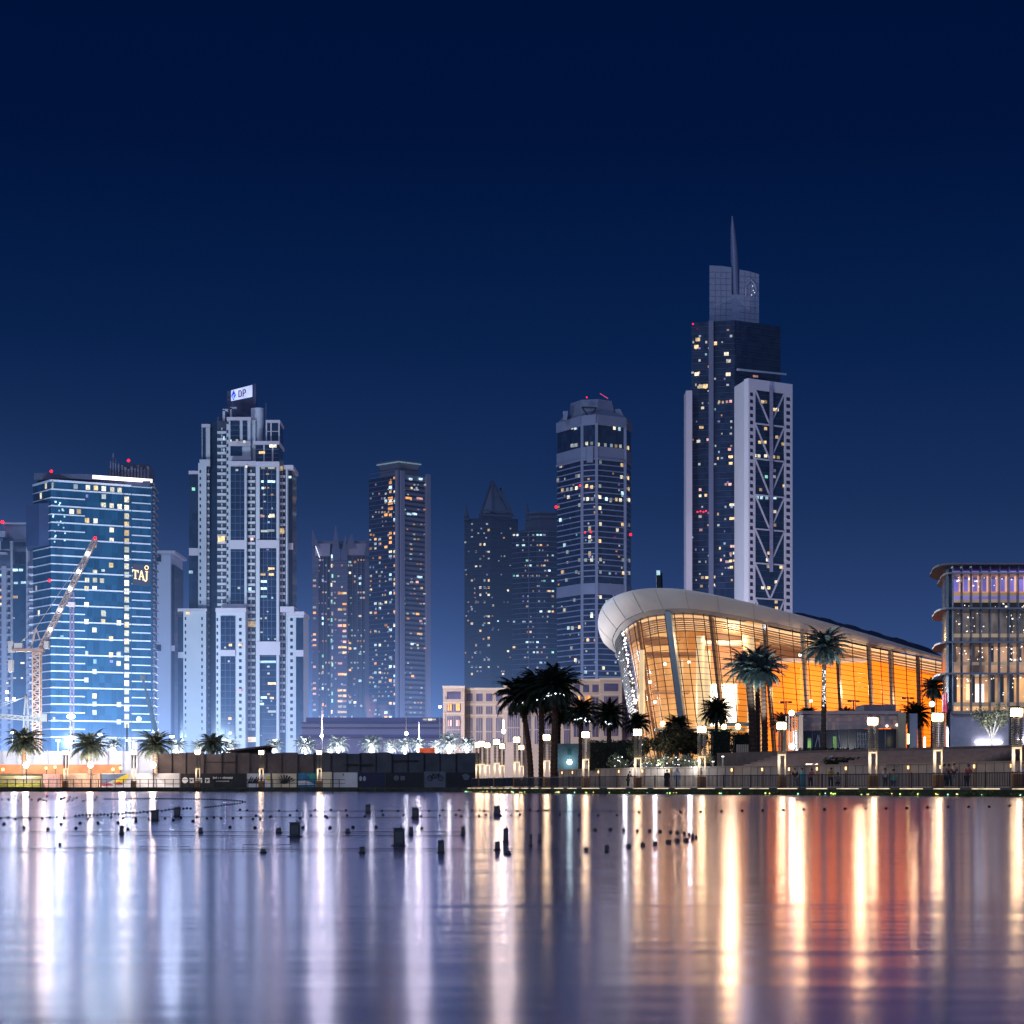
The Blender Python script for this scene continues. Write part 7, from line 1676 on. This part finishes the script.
def person(x, y, z, rz, label, top, bottom, h=1.7, pose='stand', robe=False, group='people on the promenade', hair=True, scarf=None):
    t = thing('person', label, 'person', (x, y, z), group); k = h / 1.75
    sit = pose == 'sit'
    hip = .93 if not sit else .50; lean = .18 if pose == 'lean' else (.10 if sit else 0)
    P = {'hip': (0, 0, hip), 'waist': (0, -lean * .3, hip + .17), 'chest': (0, -lean, hip + .40), 'neck': (0, -lean * 1.25, hip + .56), 'head': (0, -lean * 1.4 - .02, hip + .68), 'top': (0, -lean * 1.4 - .01, hip + .79)}
    for s_, n in ((-1, 'l'), (1, 'r')):
        P['sh' + n] = (s_ * .19, -lean * 1.05, hip + .47)
        P['el' + n] = (s_ * .25, -lean * 1.05 - (.12 if pose != 'stand' else .02), hip + .20)
        P['wr' + n] = (s_ * (.20 if pose != 'stand' else .27), -lean - (.32 if pose != 'stand' else .08), hip + (.18 if pose != 'stand' else -.05))
        P['ha' + n] = (s_ * (.17 if pose != 'stand' else .27), -lean - (.42 if pose != 'stand' else .11), hip + (.19 if pose != 'stand' else -.17))
        P['th' + n] = (s_ * .10, 0, hip - .08)
        P['kn' + n] = (s_ * .12, -.42 if sit else -.02, hip - .02 if sit else .50)
        P['an' + n] = (s_ * .12, -.42 if sit else .02, .08); P['to' + n] = (s_ * .13, -.57 if sit else -.15, .035)
    V = list(P); idx = {n: i for i, n in enumerate(V)}; vs = [tuple(c * k for c in P[n]) for n in V]
    E = [('hip', 'waist'), ('waist', 'chest'), ('chest', 'neck'), ('neck', 'head'), ('head', 'top')]
    for n in 'lr': E += [('chest', 'sh' + n), ('sh' + n, 'el' + n), ('el' + n, 'wr' + n), ('wr' + n, 'ha' + n), ('hip', 'th' + n), ('th' + n, 'kn' + n), ('kn' + n, 'an' + n), ('an' + n, 'to' + n)]
    rad = {'hip': (.15, .11), 'waist': (.135, .10), 'chest': (.16, .11), 'neck': .055, 'head': (.085, .10), 'top': .06, 'sh': .062, 'el': .045, 'wr': .032, 'ha': .036, 'th': .09, 'kn': .06, 'an': .042, 'to': .04}
    R_ = [rad.get(n, rad.get(n[:2])) for n in V]; R_ = [tuple(c * k for c in q) if isinstance(q, tuple) else q * k for q in R_]
    skin_mesh('body', vs, [(idx[a], idx[b_]) for a, b_ in E], R_, SKIN, t)
    def sub(names, edges, grow, mt, nm):
        ii = {n: i for i, n in enumerate(names)}
        skin_mesh(nm, [vs[idx[n]] for n in names], [(ii[a], ii[b_]) for a, b_ in edges], [tuple(c * grow + .012 for c in R_[idx[n]]) if isinstance(R_[idx[n]], tuple) else R_[idx[n]] * grow + .012 for n in names], mt, t)
    if robe:
        m_ = MB(); prof = [(hip + .50, .13, .10), (hip + .42, .215, .14), (hip + .15, .20, .15), (hip - .1, .24, .18), (.45, .26, .2), (.04, .29, .23)]
        m_.loft([[Vector((a * math.cos(2 * math.pi * j / 16) * k, (bb * math.sin(2 * math.pi * j / 16) - lean * max(0, (zz - hip) / .5)) * k, zz * k)) for j in range(17)] for zz, a, bb in prof]); o = m_.build('robe', top, t, smooth=True, loc=None)
        o.data.transform(Matrix.Translation(Vector(t.location)))
        sub(['shl', 'ell', 'wrl'], [('shl', 'ell'), ('ell', 'wrl')], 1.5, top, 'sleeve'); sub(['shr', 'elr', 'wrr'], [('shr', 'elr'), ('elr', 'wrr')], 1.5, top, 'sleeve')
    else:
        sub(['waist', 'hip', 'chest', 'shl', 'shr', 'ell', 'elr'], [('hip', 'waist'), ('waist', 'chest'), ('chest', 'shl'), ('chest', 'shr'), ('shl', 'ell'), ('shr', 'elr')], 1.12, top, 'shirt')
        sub(['hip', 'thl', 'thr', 'knl', 'knr', 'anl', 'anr'], [('hip', 'thl'), ('hip', 'thr'), ('thl', 'knl'), ('thr', 'knr'), ('knl', 'anl'), ('knr', 'anr')], 1.12, bottom, 'trousers')
    c = Vector(P['head']) * k
    m_ = MB(); m_.ball((c.x, c.y + .028 * k, c.z + .055 * k), .108 * k, 12)
    o = m_.build('hair' if not scarf else 'head_scarf', scarf or HAIR, t, smooth=True); o.data.transform(Matrix.Translation(Vector(t.location)))
    m_ = MB(); m_.ball((c.x, c.y - .10 * k, c.z + .0), .016 * k, 6); o = m_.build('nose', SKIN, t); o.data.transform(Matrix.Translation(Vector(t.location)))
    t.rotation_euler = (0, 0, rz); return t
def cloth(n, c): return mat('cloth_' + n, c, .85, var=.15, scale=6)
BLK = cloth('black', (.012, .012, .014)); WHI = cloth('white', (.6, .58, .55)); GRY = cloth('grey', (.18, .17, .18)); NAV = cloth('navy', (.02, .03, .09)); RED_ = cloth('red', (.32, .02, .03)); PNK = cloth('pink', (.5, .06, .12)); TEA = cloth('teal', (.05, .22, .26)); MIN = cloth('mint', (.08, .40, .34)); YEL_ = cloth('yellow', (.42, .30, .02)); JEA = cloth('denim', (.05, .07, .12))
def put(px, doff, z=.6): 
    D = EY(px) + doff; return PX(px, D), D, z
for px, doff, z, rz, lab, top, bot, pose, robe, scarf, hh in (
    (628, 3, .6, .9, 'person in dark clothes sitting bent forward beside the lantern lamp', BLK, BLK, 'lean', False, None, 1.55),
    (667, 1.5, .6, .3, 'person in a black robe and head scarf at the railing below the clipped trees', BLK, BLK, 'stand', True, BLK, 1.62),
    (677, 1.5, .6, 3.0, 'person in a long white robe standing next to the black robed one', WHI, WHI, 'stand', True, WHI, 1.78),
    (795, 2, .6, .2, 'person in dark clothes standing left of the one in teal', BLK, GRY, 'stand', False, None, 1.6),
    (802, 2, .6, -.4, 'person in a long teal dress at the railing', TEA, TEA, 'stand', True, None, 1.62),
    (810.5, 2, .6, .4, 'person in a pink top leaning at the railing', PNK, BLK, 'lean', False, None, 1.55),
    (830.5, 2, .6, .1, 'person in a yellow top leaning at the railing', YEL_, BLK, 'lean', False, None, 1.6),
    (838, 2, .6, -.3, 'person in grey clothes crouching by the railing right of the yellow top', GRY, BLK, 'sit', False, None, 1.6),
    (885, 4, 1.0, .2, 'person in a white shirt standing left of the mint shirted one', WHI, JEA, 'stand', False, None, 1.5),
    (893.5, 4, 1.0, -.2, 'person in a mint shirt near the retaining wall', MIN, JEA, 'sit', False, None, 1.9),
    (944.5, 2.2, .9, .5, 'person in grey standing just right of the corner lantern lamp', GRY, BLK, 'stand', False, None, 1.7),
    (954, 2.0, .9, -.2, 'person in a navy jacket and grey trousers leaning on the railing', NAV, GRY, 'lean', False, None, 1.75),
    (949, 3.6, 1.0, .1, 'person in black half hidden between the grey and navy clothed ones', BLK, BLK, 'stand', False, None, 1.72),
    (967, 2.5, .9, .3, 'person in a red top right of the navy jacket', RED_, BLK, 'lean', False, None, 1.65),
    (1021.5, 2.5, .9, 0, 'person in a pale blue grey shirt cut by the right picture edge', cloth('bluegrey', (.22, .26, .36)), NAV, 'stand', False, None, 1.72)):
    x, y, z_ = put(px, doff, .6); person(x, y, .6, rz, lab, top, bot, hh, pose, robe, scarf=scarf)

# ------------------------------------------------------------------ camera and render settings
cam = bpy.data.cameras.new('camera'); co = bpy.data.objects.new('camera', cam); col.objects.link(co)
co.location = (0, 0, H); co.rotation_euler = (R(90), 0, 0)
cam.sensor_width = 36; cam.sensor_fit = 'HORIZONTAL'; cam.lens = F * 36 / 1024
cam.shift_y = (HZ - 512) / 1024; cam.clip_start = .5; cam.clip_end = 12000
sc.camera = co
sc.render.engine = 'CYCLES'
sc.view_settings.view_transform = 'Standard'; sc.view_settings.look = 'None'; sc.view_settings.exposure = 0; sc.view_settings.gamma = 1
cy = sc.cycles
cy.use_denoising = True; cy.max_bounces = 6; cy.diffuse_bounces = 2; cy.glossy_bounces = 3; cy.transparent_max_bounces = 12
cy.sample_clamp_indirect = 6; cy.sample_clamp_direct = 40; cy.caustics_reflective = False; cy.caustics_refractive = False
